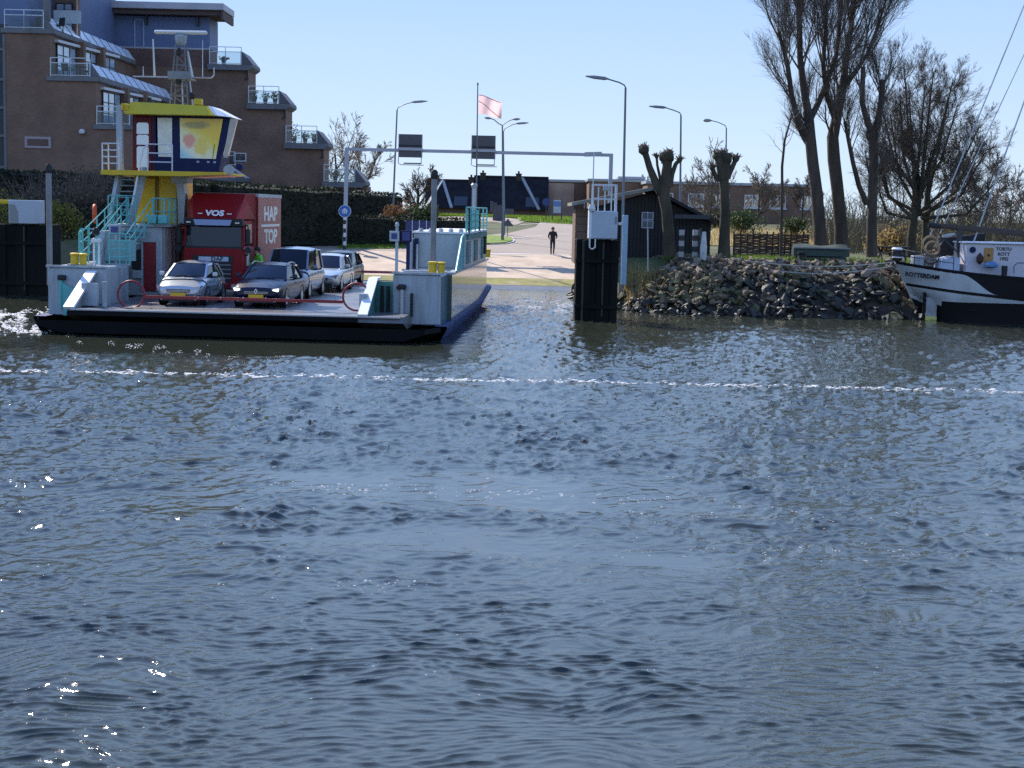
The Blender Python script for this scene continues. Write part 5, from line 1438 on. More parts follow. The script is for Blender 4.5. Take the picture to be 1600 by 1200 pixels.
        a2 = N.new('ShaderNodeMath'); a2.operation = 'ADD'; L.new(ln.outputs['Value'], a2.inputs[0]); L.new(n2.outputs[0], a2.inputs[1])
        mr = N.new('ShaderNodeMapRange'); mr.inputs[1].default_value = 1.75; mr.inputs[2].default_value = 1.3; mr.inputs[4].default_value = .85; L.new(a2.outputs[0], mr.inputs[0])
        mx = N.new('ShaderNodeMix'); mx.data_type = 'RGBA'; L.new(mr.outputs[0], mx.inputs[0]); L.new(last, mx.inputs[6]); mx.inputs[7].default_value = colr; last = mx.outputs[2]
    L.new(last, p.inputs['Base Color'])
    bl = plate(-4.24, -2.86, 6.14, 7.66, yf + .03, m, 'window_blind', -.02, .28)
    q = MB(); q.tube([(-2.98, yf - .03, 6.16), (-2.9, yf - .03, 6.7)], .01, 4); F(q, 'wiper', M_rubber, bl)
    # slanting side window towards the deck
    q = MB(); q.add([Vector((-2.60, yf + .1, 6.3)), Vector((-2.60, yb - .2, 6.3)), Vector((-2.26, yb - .2, 7.68)), Vector((-2.26, yf + .1, 7.68)), Vector((-2.66, yf + .1, 6.3)), Vector((-2.66, yb - .2, 6.3)), Vector((-2.32, yb - .2, 7.68)), Vector((-2.32, yf + .1, 7.68))],
                    [(0, 1, 2, 3), (7, 6, 5, 4), (0, 4, 5, 1), (1, 5, 6, 2), (2, 6, 7, 3), (3, 7, 4, 0)]); F(q, 'side_window', M_pane)
    q = MB(); q.prism([(-2.56, 6.2), (-2.42, 6.2), (-2.02, 7.68), (-2.30, 7.68)], yf - .02, yf + .06, 'y'); F(q, 'corner_pane', mat('beige_pane', (0.42, 0.38, 0.32), .25, var=.15, vscale=3, coat=.6))
    # instrument marks on the dado
    for x in (-3.6, -3.2, -2.95):
        q = MB(); q.box(x, x + .1, yf - .02, yf, 5.98, 6.05); F(q, 'dado_light', M_fgrey)
    q = MB(); q.lathe([(.2, 0), (.2, .12)], (-2.35, yf - .1, 5.72), 12, 'y'); F(q, 'lamp_housing', M_fgrey)
    q = MB(); q.lathe([(.13, 0), (.15, .1)], (-1.95, yf, 5.85), 10, 'y'); F(q, 'lamp_housing', M_navy)
    # roof
    M_roofy = mat('roof_yellow', (0.58, 0.43, 0.012), .5, var=.06, vscale=1, dirt=(0.30, 0.25, 0.03), dscale=1, damt=.4)
    b = MB()
    lo = [(-6.3, yf - .3), (-2.0, yf - .35), (-1.75, yb + .4), (-6.3, yb + .4)]
    b.add([(-6.25, yf - .55, zt - .02), (-2.75, yf - .55, zt - .02), (-2.2, yf - .2, zt - .06), (-2.2, yb + .3, zt - .06), (-6.25, yb + .5, zt - .02),
           (-6.1, yf - .2, 8.24), (-3.1, yf - .2, 8.13), (-3.0, yf - .1, 8.12), (-3.0, yb + .1, 8.12), (-6.1, yb + .3, 8.24)],
          [(4, 3, 2, 1, 0), (5, 6, 7, 8, 9), (0, 1, 6, 5), (1, 2, 7, 6), (2, 3, 8, 7), (3, 4, 9, 8), (4, 0, 5, 9)])
    b.m[3] = 1  # sun glint on the sloping end painted in as white faces
    b.m[4] = 1
    rf = F(b, 'roof', [M_roofy, mat('bright_white', (0.72, 0.73, 0.75))])
    b = MB(); b.box(-6.32, -6.15, yf - .5, yf - .2, 7.85, 8.15, .04); F(b, 'roof_lamp', M_yel, rf)
    b = MB(); b.box(-3.75, -3.45, yf + .1, yf + .4, 8.18, 8.42, .02); F(b, 'roof_lamp', M_yel, rf)
    b = MB(); b.lathe([(.08, 0), (.12, .05), (.12, .2), (.05, .26)], (-3.85, yf + .2, 8.4), 8); b.lathe([(.08, 0), (.1, .05), (.1, .18)], (-5.55, yf + .3, 8.26), 8); F(b, 'searchlight', M_rubber, rf)
    b = MB(); b.box(-6.35, -6.28, yf - .6, yf + .4, 7.9, 8.15); F(b, 'gutter', M_yel, rf)
    # mast with radar
    b = MB(); z0, z1 = 8.2, 10.55; cx = T(283, 100, 10.2).x; y = 10.2
    for sx in (-1, 1):
        for sy in (-1, 1): b.tube([(cx + sx * .36, y + sy * .34, z0), (cx + sx * .17, y + sy * .17, z1)], .026, 6)
    for i in range(1, 6):
        t = i / 6; w = lerp(.36, .17, t); z = lerp(z0, z1, t)
        for s in (-1, 1): b.tube([(cx - w, y + s * w, z), (cx + w, y + s * w, z)], .02, 4)
    for i in range(6):
        a, c = lerp(.36, .17, i / 6), lerp(.36, .17, (i + 1) / 6); za, zc = lerp(z0, z1, i / 6), lerp(z0, z1, (i + 1) / 6); e = 1 if i % 2 else -1
        b.tube([(cx - e * a, y - a, za), (cx + e * c, y - c, zc)], .018, 4)
    ms = F(b, 'mast', mat('mast_grey', (0.16, 0.165, 0.175), .5, .2))
    b = MB(); b.box(cx - .42, cx + .48, y - .4, y + .4, 9.2, 9.25); b.box(cx - .42, cx + .48, y - .42, y - .4, 9.2, 9.5); F(b, 'mast_platform', M_post, ms)
    b = MB(); b.box(cx - 1.9, cx - .3, y - .03, y + .03, 9.28, 9.33); b.tube([(cx + .4, y, 9.3), (cx + 1.2, y, 9.3), (cx + 1.3, y, 9.4), (cx + 1.3, y, 9.7)], .03, 5); F(b, 'yard', M_steel, ms)
    for dx, za, zb2, rr in ((-1.05, 9.3, 10.75, .045), (.85, 9.3, 10.75, .02), (.45, 9.3, 10.3, .05), (-1.5, 9.3, 9.7, .02)):
        b = MB(); b.tube([(cx + dx, y, za), (cx + dx + (.0 if rr < .03 else -.06 if dx < 0 else -.18), y, zb2)], [rr, rr * .6], 6); F(b, 'aerial', mat('aerial_white', (0.62, 0.63, 0.62), .5), ms)
    for z in (9.0, 10.1):
        b = MB(); b.lathe([(.07, 0), (.11, .05), (.11, .22), (.06, .3)], (cx - .02, y - .3, z), 8); F(b, 'signal_lamp', M_rubber, ms)
    b = MB(); b.lathe([(.16, 0), (.22, .1), (.24, .34), (.12, .4)], (cx, y, z1), 10); rd = F(b, 'radar_box', M_fwhite, ms, 40)
    b = MB(); b.box(cx - 1.05, cx + 1.03, y - .09, y + .09, z1 + .4, z1 + .55, .05); F(b, 'scanner', mat('aerial_white', (0.62, 0.63, 0.62), .5), ms)
    b = MB(); b.tube([(cx + .15, y - .3, 8.2), (cx + .1, y - .25, 9.2)], .03, 5); b.tube([(cx + .55, y - .3, 8.2), (cx + .4, y - .25, 9.2)], .03, 5); F(b, 'mast_ladder', M_steel, ms)
    # white railings of the platform
    M_wr = mat('white_rail', (0.62, 0.64, 0.66), .45)
    rail([(-7.05, 9.0, zp), (-7.05, 8.25, zp), (-6.4, 8.25, zp)], 1.0, 4, M_wr, post_every=.7)
    rail([(-5.3, 8.25, zp), (-4.35, 8.25, zp)], 1.0, 3, M_wr, post_every=.95)
    # stair from the casing roof to the platform: two white strings and dark treads
    a0, a1 = T(174, 322, 8.3), T(190, 160, 8.3); c0, c1 = T(204, 322, 8.3), T(219, 258, 8.3)
    b = MB(); b.bar((a0.x, 8.2, 3.58), (T(181, 262, 8.3).x, 8.9, zp + .1), .16, .3); b.box(T(181, 200, 8.5).x, T(190, 200, 8.5).x, 8.55, 8.75, zp, 8.1); F(b, 'stair_string', M_fwhite)
    b = MB(); b.bar((c0.x, 8.2, 3.58), (c1.x, 8.9, zp + .1), .12, .3); F(b, 'stair_string', M_fwhite)
    for i in range(9):
        t = (i + .5) / 9; q = MB(); q.box(lerp(a0.x, T(181, 262, 8.3).x, t), lerp(c0.x, c1.x, t), lerp(8.1, 8.8, t), lerp(8.35, 9.05, t), lerp(3.58, zp, t) - .03, lerp(3.58, zp, t) + .01); F(q, 'tread', M_post)
    b = MB(); b.tube([(c0.x + .1, 8.15, 4.3), (c1.x + .05, 8.5, 6.45), (c1.x + .2, 8.6, 6.6)], .035, 6); F(b, 'hand_rail', mat('bright_white', (0.72, 0.73, 0.75)))
wheelhouse()

lb = MB(); lb.ring((0, 0, 0), .30, .075, 'x', 24, 8)
t = lp(148, 334, 7.88)
o = lb.build('lifebuoy', M_orange, None, 60, loc=FM @ Vector((t.x, 7.86, t.z))); o.rotation_euler = (0, 0, R(14))
tag(o, 'orange lifebuoy hung on the turquoise railing', 'lifebuoy')
# ------------------------------------------------------------------ vehicles on the deck
def emit(name, col, s):
    m = mat(name, col, .3); p = m.node_tree.nodes['Principled BSDF']
    p.inputs['Emission Color'].default_value = (*col, 1); p.inputs['Emission Strength'].default_value = s
    return m
M_tyre = mat('tyre_rubber', (0.014, 0.014, 0.015), .8)
M_rim = mat('alloy_rim', (0.45, 0.46, 0.48), .3, .8)
M_cglass = mat('car_glass', (0.008, 0.009, 0.012), .04, spec=.5, coat=.0)
M_trim = mat('black_plastic', (0.012, 0.012, 0.013), .55)
M_lens = mat('lamp_lens', (0.40, 0.42, 0.45), .1, .3, coat=1.0)
M_lit = emit('lit_headlamp', (1.0, 0.97, 0.86), 5.0)
M_plate = mat('yellow_plate', (0.66, 0.42, 0.02), .5)
M_chrome = mat('chrome', (0.70, 0.71, 0.73), .12, 1.0)
M_amber = mat('interior_grey', (0.06, 0.06, 0.065), .8)

def car(label, x, y, L, W, H, paint, P, parent_M=FM, z=DZ, rz=0.0):
    """Car with its nose at local (x, y) facing -y. P: profile numbers of its kind."""
    root = thing('car', label, 'car', FM @ Vector((x, y, z)), FROT + rz, 'vehicles queueing on the ferry deck')
    hw = W / 2
    zb, zn, zh, zc, zbelt = P['zb'], P['nose'], P['hood'], P['cowl'], P['belt']
    yc = P['yc']                    # cowl (foot of the windscreen)
    yr0, yr1, yt = P['yr0'], P['yr1'], P['yt']   # roof from, to; foot of the rear window
    # lower body: stations along the length
    st = [(0.0, .74, zn * .62, zn * .80), (.06, .83, zn * .5, zn * .94), (.22, .91, zb + .12, zn), (.45, .965, zb + .05, lerp(zn, zh, .45)), (.8, .99, zb, lerp(zn, zh, .85)), (yc * .75, 1.0, zb, zh), (yc, 1.0, zb, zc),
          (lerp(yc, yt, .5), 1.0, zb, zbelt), (yt, .985, zb, zbelt), (L - .35, .96, zb + .04, zbelt - .02), (L - .10, .90, zb + .12, zbelt - .10), (L, .80, zb + .25, zbelt - .28)]
    rows = []
    for (yy, f, z0, z1) in st:
        w = hw * f; h = z1 - z0
        half = [(0, z0), (w * .82, z0), (w * .95, z0 + h * .12), (w * .995, z0 + h * .34), (w, z0 + h * .55), (w * .985, z0 + h * .78), (w * .93, z0 + h * .93), (w * .80, z0 + h * 1.0), (w * .40, z1 + .025), (0, z1 + .035)]
        rows.append([Vector((a, yy, b)) for a, b in half] + [Vector((-a, yy, b)) for a, b in reversed(half[1:-1])])
    b = MB(); b.grid(rows, True); n = len(rows[0]); b.add(rows[0], [tuple(range(n))]); b.add(rows[-1], [tuple(range(n))])
    body = b.build('body', paint, root, 40)
    # glasshouse
    g = MB(); gl = []
    wb, wr = hw * .90, hw * P.get('roofw', .70); zb2 = zc - .02
    def ring(yy, w, zz): return [Vector((-w, yy, zz)), Vector((w, yy, zz))]
    A0, A1 = Vector((-wb * .94, yc - .02, zb2)), Vector((wb * .94, yc - .02, zb2))
    B0, B1 = Vector((-wr * .95, yr0, H - .07)), Vector((wr * .95, yr0, H - .07))
    M0, M1 = Vector((-wb, lerp(yc, yt, .45), zbelt)), Vector((wb, lerp(yc, yt, .45), zbelt))
    N0, N1 = Vector((-wr, lerp(yr0, yr1, .5), H - .04)), Vector((wr, lerp(yr0, yr1, .5), H - .04))
    C0, C1 = Vector((-wb * .93, yt, zbelt)), Vector((wb * .93, yt, zbelt))
    D0, D1 = Vector((-wr * .92, yr1, H - .09)), Vector((wr * .92, yr1, H - .09))
    up = Vector((0, 0, .03)); fw = Vector((0, -.05, .03))
    w = MB(); w.grid([[A0, A0.lerp(A1, .25) + fw, A0.lerp(A1, .5) + fw * 1.3, A0.lerp(A1, .75) + fw, A1], [A0.lerp(B0, .5), A0.lerp(B0, .5).lerp(A1.lerp(B1, .5), .25) + fw, A0.lerp(B0, .5).lerp(A1.lerp(B1, .5), .5) + fw * 1.3, A0.lerp(B0, .5).lerp(A1.lerp(B1, .5), .75) + fw, A1.lerp(B1, .5)], [B0, B0.lerp(B1, .25) + up, B0.lerp(B1, .5) + up * 1.3, B0.lerp(B1, .75) + up, B1]])
    w.build('windscreen', M_cglass, root, 60)
    for s, (a, m, c, bq, nq, d) in ((-1, (A0, M0, C0, B0, N0, D0)), (1, (A1, M1, C1, B1, N1, D1))):
        w = MB(); w.add([a, m, c, d, nq, bq], [(0, 1, 4, 5), (1, 2, 3, 4)]); w.build('side_window', M_cglass, root)
        w = MB(); w.bar(a, bq, .07, .06); w.build('pillar', paint, root)
        w = MB(); w.bar(c, d, .12, .08); w.build('pillar', paint, root)
        mm = a.lerp(m, 1.0); w = MB(); w.bar(mm + Vector((s * .005, 0, 0)), nq + Vector((s * .005, 0, 0)), .07, .05); w.build('pillar', M_trim, root)
        if P.get('rails'):
            w = MB(); w.tube([bq + Vector((0, .1, .05)), bq.lerp(nq, .3) + Vector((0, 0, .11)), nq + Vector((0, 0, .1)), d + Vector((0, -.1, .08))], .022, 6); w.build('roof_rail', M_rim, root)
    w = MB(); w.add([C0, C1, D1, D0], [(0, 1, 2, 3)]); w.build('rear_window', M_cglass, root)
    rf = MB()
    rrows = []
    for k in range(7):
        t = k / 6; p0, p1 = (B0.lerp(N0, t * 2), B1.lerp(N1, t * 2)) if t <= .5 else (N0.lerp(D0, t * 2 - 1), N1.lerp(D1, t * 2 - 1))
        cr = .07 * math.sin(math.pi * (t * .86 + .1))
        rrows.append([p0 - Vector((0.03, 0, .03)), p0 + Vector((.02, 0, .015 + cr * .3)), p0.lerp(p1, .25) + Vector((0, 0, .02 + cr)), p0.lerp(p1, .5) + Vector((0, 0, .025 + cr * 1.1)), p0.lerp(p1, .75) + Vector((0, 0, .02 + cr)), p1 + Vector((-.02, 0, .015 + cr * .3)), p1 + Vector((.03, 0, -.03))])
    rf.grid(rrows); rf.build('roof', paint if not P.get('dark_roof') else M_trim, root, 50)
    # interior silhouettes are left to the dark glass; steering wheel and seats show faintly
    # wheels
    for sy in (P.get('wf', .82), L - P.get('wr', .72)):
        for s in (-1, 1):
            r = P.get('r', .31)
            t = MB(); t.lathe([(r * .62, -.10), (r * .93, -.105), (r, -.06), (r, .06), (r * .93, .105), (r * .62, .10)], (0, 0, 0), 20, 'x'); to = t.build('wheel', M_tyre, root, 40, loc=(s * (hw - .12), sy, r))
            t = MB(); t.lathe([(.05, s * .07), (r * .58, s * .10), (r * .64, s * .104)] if s > 0 else [(r * .64, -.104), (r * .58, -.10), (.05, -.07)], (0, 0, 0), 14, 'x'); t.build('rim', M_rim, to, 30)
            a = MB(); a.ring((s * (hw - .03), sy, r + .02), r * 1.1, .035, 'x', 20, 6); a.build('wheel_arch', M_trim, root, 60)
    # lamps, grille, plate, mirrors
    yl = .10
    for s in (-1, 1):
        q = MB(); q.prism([(s * hw * .52, zn * .80), (s * hw * .86, zn * .78), (s * hw * .93, zn * 1.0), (s * hw * .60, zn * .93)], yl - .07, yl + .28, 'y'); h = q.build('headlight', M_lens, root)
        if P.get('lit'):
            e = MB(); e.prism([(s * hw * .60, zn * .82), (s * hw * .83, zn * .81), (s * hw * .86, zn * .93), (s * hw * .66, zn * .89)], yl - .078, yl - .06, 'y'); e.build('lit_lamp', M_lit, h)
        q = MB(); mz = zbelt + .07; q.box(s * (hw + .02), s * (hw + .20), yc + .33, yc + .43, mz - .02, mz + .13, .03); mo = q.build('mirror', P.get('mirror', paint), root)
        q = MB(); q.bar((s * (hw * .93), yc + .40, mz), (s * (hw + .05), yc + .38, mz + .03), .05); q.build('mirror_arm', M_trim, mo)
        q = MB(); q.lathe([(.075, 0), (.07, .03)], (s * hw * .70, .02, zn * .40), 10, 'y'); q.build('fog_lamp', M_lens, root)
        q = MB(); q.box(s * (hw + .002), s * (hw - .02), yc + 1.15, yc + 1.32, zbelt - .14, zbelt - .11); q.build('door_handle', paint, root)
    q = MB(); q.prism([(-hw * .5, zn * .82), (hw * .5, zn * .82), (hw * .46, zn * .66), (-hw * .46, zn * .66)], -.015, .1, 'y'); gr = q.build('grille', M_trim, root)
    for i in range(2):
        q = MB(); q.box(-hw * .46, hw * .46, -.024, -.012, zn * (.70 + .06 * i), zn * (.715 + .06 * i)); q.build('grille_bar', P.get('bar', M_chrome), gr)
    q = MB(); q.prism([(-hw * .72, zn * .46), (hw * .72, zn * .46), (hw * .66, zn * .26), (-hw * .66, zn * .26)], .005, .2, 'y'); q.build('bumper_intake', M_trim, root)
    q = MB(); q.box(-.26, .26, -.045, -.02, zn * .50, zn * .50 + .11); pl = q.build('number_plate', M_plate, root)
    q = MB(); q.box(-.20, .20, -.049, -.044, zn * .50 + .035, zn * .50 + .075); 
    if P.get('diamond'):
        q = MB(); cz = zn * .80; q.prism([(0, cz + .10), (.065, cz), (0, cz - .10), (-.065, cz)], -.05, -.02, 'y'); lg = q.build('badge', M_chrome, root)
        q = MB(); q.prism([(0, cz + .055), (.032, cz), (0, cz - .055), (-.032, cz)], -.056, -.05, 'y'); q.build('badge_centre', M_trim, lg)
    for s in (-.3, .32):
        q = MB(); q.bar((s * hw - .3, yc - .1, zc + .02), (s * hw + .3, yc - .02, zc + .06), .02); q.build('wiper', M_trim, root)
    return root

P_hatch = dict(zb=.22, nose=.72, hood=.90, cowl=.98, belt=.95, yc=.98, yr0=1.72, yr1=3.15, yt=3.45, roofw=.72, mirror=mat('mirror_white', (0.6, 0.6, 0.6), .4), dark_roof=False)
P_est = dict(zb=.18, nose=.74, hood=.90, cowl=.96, belt=.94, yc=1.30, yr0=2.05, yr1=3.9, yt=4.25, roofw=.72, lit=True, rails=True, diamond=True, wf=.92, wr=.9)
P_van = dict(zb=.22, nose=.85, hood=1.05, cowl=1.14, belt=1.08, yc=.95, yr0=1.55, yr1=4.0, yt=4.2, roofw=.80, lit=False, wf=.9)
P_car = dict(P_est, rails=False, diamond=False, lit=False)
M_silver = mat('silver_paint', (0.50, 0.53, 0.57), .28, .6, coat=.8)
M_dblue = mat('dark_blue_paint', (0.005, 0.008, 0.028), .3, .0, spec=.35, coat=.2)
M_vanp = mat('van_grey_blue', (0.22, 0.27, 0.34), .28, .5, coat=.8)
M_silver2 = mat('pale_silver_paint', (0.55, 0.57, 0.58), .28, .55, coat=.8)
M_dgrey = mat('dark_grey_paint', (0.016, 0.019, 0.026), .3, .0, spec=.35, coat=.3)
car('small silver hatchback at the front beside the wheelhouse casing', -2.58, 2.6, 3.85, 1.68, 1.47, M_silver, P_hatch)
car('dark blue estate car with lit headlights and silver roof rails at the front', .16, 2.55, 4.6, 1.82, 1.46, M_dblue, P_est)
v = car('blue grey van with a high rounded roof behind the dark blue estate', -.08, 8.2, 4.5, 1.82, 1.90, M_vanp, P_van)
q = MB(); q.lathe([(.14, 0), (.13, .03)], (.62, -.02, .66), 12, 'y'); q.build('lit_lamp', M_lit, v)
car('pale silver car between the van and the last dark car', .30, 13.6, 4.3, 1.76, 1.5, M_silver2, dict(P_car))
car('last dark grey car of the queue with lit headlights', -.02, 18.4, 4.5, 1.82, 1.5, M_dgrey, dict(P_car, lit=True))

def truck():
    x, y = -2.9, 8.7
    root = thing('truck', 'red box truck with a tall roof deflector behind the silver hatchback', 'truck', FM @ Vector((x, y, DZ)), FROT, 'vehicles queueing on the ferry deck')
    Mr = mat('truck_red', (0.22, 0.007, 0.011), .5, var=.05, vscale=1, spec=.25)
    Mr2 = mat('truck_red_side', (0.34, 0.016, 0.016), .4)
    Mbx = mat('box_print_red', (0.32, 0.095, 0.075), .5, var=.08, vscale=1.0, dirt=(0.38, 0.17, 0.13), dscale=.7, damt=.6)
    W = 1.2
    def rowp(yy, w, z0, z1, r=.08): return [Vector((-w + r, yy, z0)), Vector((w - r, yy, z0)), Vector((w, yy, z0 + r)), Vector((w, yy, z1 - r)), Vector((w - r, yy, z1)), Vector((-w + r, yy, z1)), Vector((-w, yy, z1 - r)), Vector((-w, yy, z0 + r))]
    b = MB(); rows = [rowp(.0, W * .94, .42, 1.85), rowp(.10, W, .32, 1.92), rowp(.35, W, .32, 1.95), rowp(2.05, W, .5, 1.95)]
    b.grid(rows, True); b.add(rows[0], [tuple(range(8))]); b.add(rows[-1], [tuple(range(8))])
    r2 = [rowp(.12, W, 1.9, 1.97, .02), rowp(.30, W * .97, 2.0, 2.8), rowp(.5, W * .95, 1.95, 2.98), rowp(2.05, W * .95, 1.95, 3.0)]
    b.grid(r2, True); b.add(r2[0], [tuple(range(8))]); b.add(r2[-1], [tuple(range(8))])
    b.build('cab', Mr, root, 40)
    w = MB(); w.grid([[Vector((-W * .90, .085, 1.93)), Vector((-W * .5, .02, 1.93)), Vector((W * .5, .02, 1.93)), Vector((W * .90, .085, 1.93))], [Vector((-W * .88, .215, 2.72)), Vector((-W * .5, .165, 2.74)), Vector((W * .5, .165, 2.74)), Vector((W * .88, .215, 2.72))]]); ws = w.build('windscreen', M_cglass, root, 40)
    w = MB(); w.box(-W * .95, W * .95, .02, .22, 1.80, 1.94, .02); w.box(-W * .95, W * .95, .10, .36, 2.70, 3.0, .03); w.build('windscreen_surround', M_trim, root)
    w = MB(); w.prism([(-W * .62, 2.96), (W * .62, 2.96), (W * .56, 2.74), (-W * .56, 2.74)], -.06, .06, 'y'); w.build('sun_visor', mat('visor_blue', (0.22, 0.28, 0.48), .3, coat=.5), root)
    for s in (-1, 1):
        w = MB(); w.box(s * W * .86, s * W * .72, .0, .1, 2.82, 2.87); w.build('marker_lamp', M_lens, root)
    w = MB(); w.box(.40, .66, .05, .07, 1.98, 2.03); w.build('windscreen_card', mat('card_white', (.6, .6, .6)), root)
    # driver shape behind the screen is not clear in the photo; grille and badge strip
    w = MB(); w.prism([(-W * .66, 1.58), (W * .66, 1.58), (W * .58, .55), (-W * .58, .55)], -.03, .05, 'y'); g = w.build('grille', M_trim, root)
    for i in range(4):
        w = MB(); w.box(-W * .6, W * .6, -.05, -.028, .70 + i * .17, .74 + i * .17); w.build('grille_bar', M_post, g)
    w = MB(); w.box(-.55, .62, -.055, -.03, 1.36, 1.54, .01); bp = w.build('badge_strip', mat('strip_silver', (0.40, 0.46, 0.58), .3, .4), g)
    text_mesh('lettering', 'DAF', .2, M_trim, bp, Matrix.Translation((.18, -.06, 1.45)) @ FRONT, 1.25, .003, .006)
    w = MB(); w.box(-W, W, -.10, .12, .28, .55, .05); w.build('bumper', Mr, root)
    for s in (-1, 1):
        w = MB(); w.box(s * W * .62, s * W * .92, -.115, -.09, .33, .50, .01); w.build('headlight', M_lens, root)
        w = MB(); w.box(s * W * .965, s * W * .985, .5, 1.45, 2.08, 2.8); w.build('side_window', M_cglass, root)
        a = s * (W + .16)
        w = MB(); w.box(a - .09, a + .09, -.02, .14, 2.0, 2.62, .04); m = w.build('mirror', M_trim, root)
        w = MB(); w.lathe([(.12, -.05), (.13, .06)], (a, .06, 1.82), 12, 'y'); w.build('wide_angle_mirror', M_trim, m)
        w = MB(); w.tube([(a, .06, 2.62), (a * .97, .2, 2.78), (s * W * .95, .35, 2.72)], .025, 6); w.tube([(a, .06, 1.75), (a * .98, .1, 1.62), (s * W * .98, .3, 1.6)], .025, 6); w.build('mirror_arm', M_trim, m)
        for yy in (1.1, 5.3):
            t = MB(); t.lathe([(.3, -.15), (.47, -.15), (.5, -.1), (.5, .1), (.47, .15), (.3, .15)], (0, 0, 0), 22, 'x'); to = t.build('wheel', M_tyre, root, 40, loc=(s * (W - .16), yy, .5))
            t = MB(); t.lathe([(.05, s * .05), (.28, s * .12), (.31, s * .152)] if s > 0 else [(.31, -.152), (.28, -.12), (.05, -.05)], (0, 0, 0), 14, 'x'); t.build('rim', M_rim, to, 30)
        w = MB(); w.box(s * W * .99, s * (W + .02), .5, .9, 1.2, 1.9); w.build('door_sticker', mat('card_white', (.6, .6, .6)), root) if s > 0 else None
    # roof deflector with folded cheeks
    w = MB()
    zt = 3.98
    P0 = [Vector((-W * .70, .25, 3.0)), Vector((W * .70, .25, 3.0)), Vector((W * .86, .95, zt - .1)), Vector((W * .80, 1.1, zt)), Vector((-W * .80, 1.1, zt)), Vector((-W * .86, .95, zt - .1))]
    w.add(P0, [(0, 1, 2, 3, 4, 5)])
    for s in (-1, 1):
        w.add([Vector((s * W * .62, .25, 3.0)), Vector((s * W * .97, .75, 3.0)), Vector((s * W * .97, .9, 3.62)), Vector((s * W * .86, .95, zt - .1))], [(0, 1, 2, 3)], 1)
        w.add([Vector((s * W * .97, .75, 3.0)), Vector((s * W * 1.0, 2.05, 3.0)), Vector((s * W * 1.0, 2.05, zt)), Vector((s * W * .80, 1.1, zt)), Vector((s * W * .86, .95, zt - .1)), Vector((s * W * .97, .9, 3.62))], [(0, 1, 2, 3, 4, 5)])
    w.add([Vector((-W * .8, 1.1, zt)), Vector((W * .8, 1.1, zt)), Vector((W, 2.05, zt)), Vector((-W, 2.05, zt))], [(0, 1, 2, 3)])
    df = w.build('roof_deflector', [Mr, Mr2], root)
    sl = math.atan2(.85, zt - 3.0)
    Mt = Matrix.Translation((0, .335, 3.18)) @ Matrix.Rotation(-sl * .9, 4, 'X') @ FRONT
    text_mesh('lettering', 'VOS', .36, mat('lettering_white', (0.78, 0.78, 0.80), .5), df, Mt @ Matrix.Translation((0, 0, .03)), 1.05, .004, .016)
    for s in (-1, 1):
        l = MB(); l.box(s * .48, s * .66, -.01, 0.0, -.02, .02); l.M = None
        o = l.build('lettering_bar', mat('lettering_white', (0.78, 0.78, 0.80)), df); o.matrix_local = Matrix.Translation((0, .30, 3.18)) @ Matrix.Rotation(-sl * .9, 4, 'X')
    # box body
    w = MB(); w.box(-1.27, 1.27, 2.15, 6.7, 1.05, 3.98, .03); bx = w.build('box_body', Mbx, root)
    w = MB()
    w.box(1.255, 1.29, 2.13, 6.72, 3.86, 4.0); w.box(-1.29, 1.29, 2.12, 2.2, 3.88, 4.0); w.build('box_rail', M_fgrey, bx)
    w = MB(); w.box(1.22, 1.285, 2.13, 2.2, 1.05, 3.9); w.build('box_rail', Mr, bx)
    Ml = mat('lettering_cream', (0.72, 0.66, 0.58), .6)
    text_mesh('lettering', 'HAP', .78, Ml, bx, Matrix.Translation((1.275, 4.55, 3.18)) @ RIGHTF, 1.75, .006, .03)
    text_mesh('lettering', 'TOP', .78, Ml, bx, Matrix.Translation((1.275, 4.6, 2.25)) @ RIGHTF, 1.65, .006, .03)
    w = MB(); w.box(1.272, 1.283, 2.75, 6.3, 2.68, 2.78); w.build('lettering_bar', Ml, bx)
    w = MB(); w.box(-.42, .42, 2.05, 6.6, .62, 1.05); w.build('chassis', M_trim, root)
    w = MB(); w.box(1.1, 1.2, 2.6, 4.6, .55, 1.0, .02); w.build('side_guard', M_trim, root)
    return root
truck()

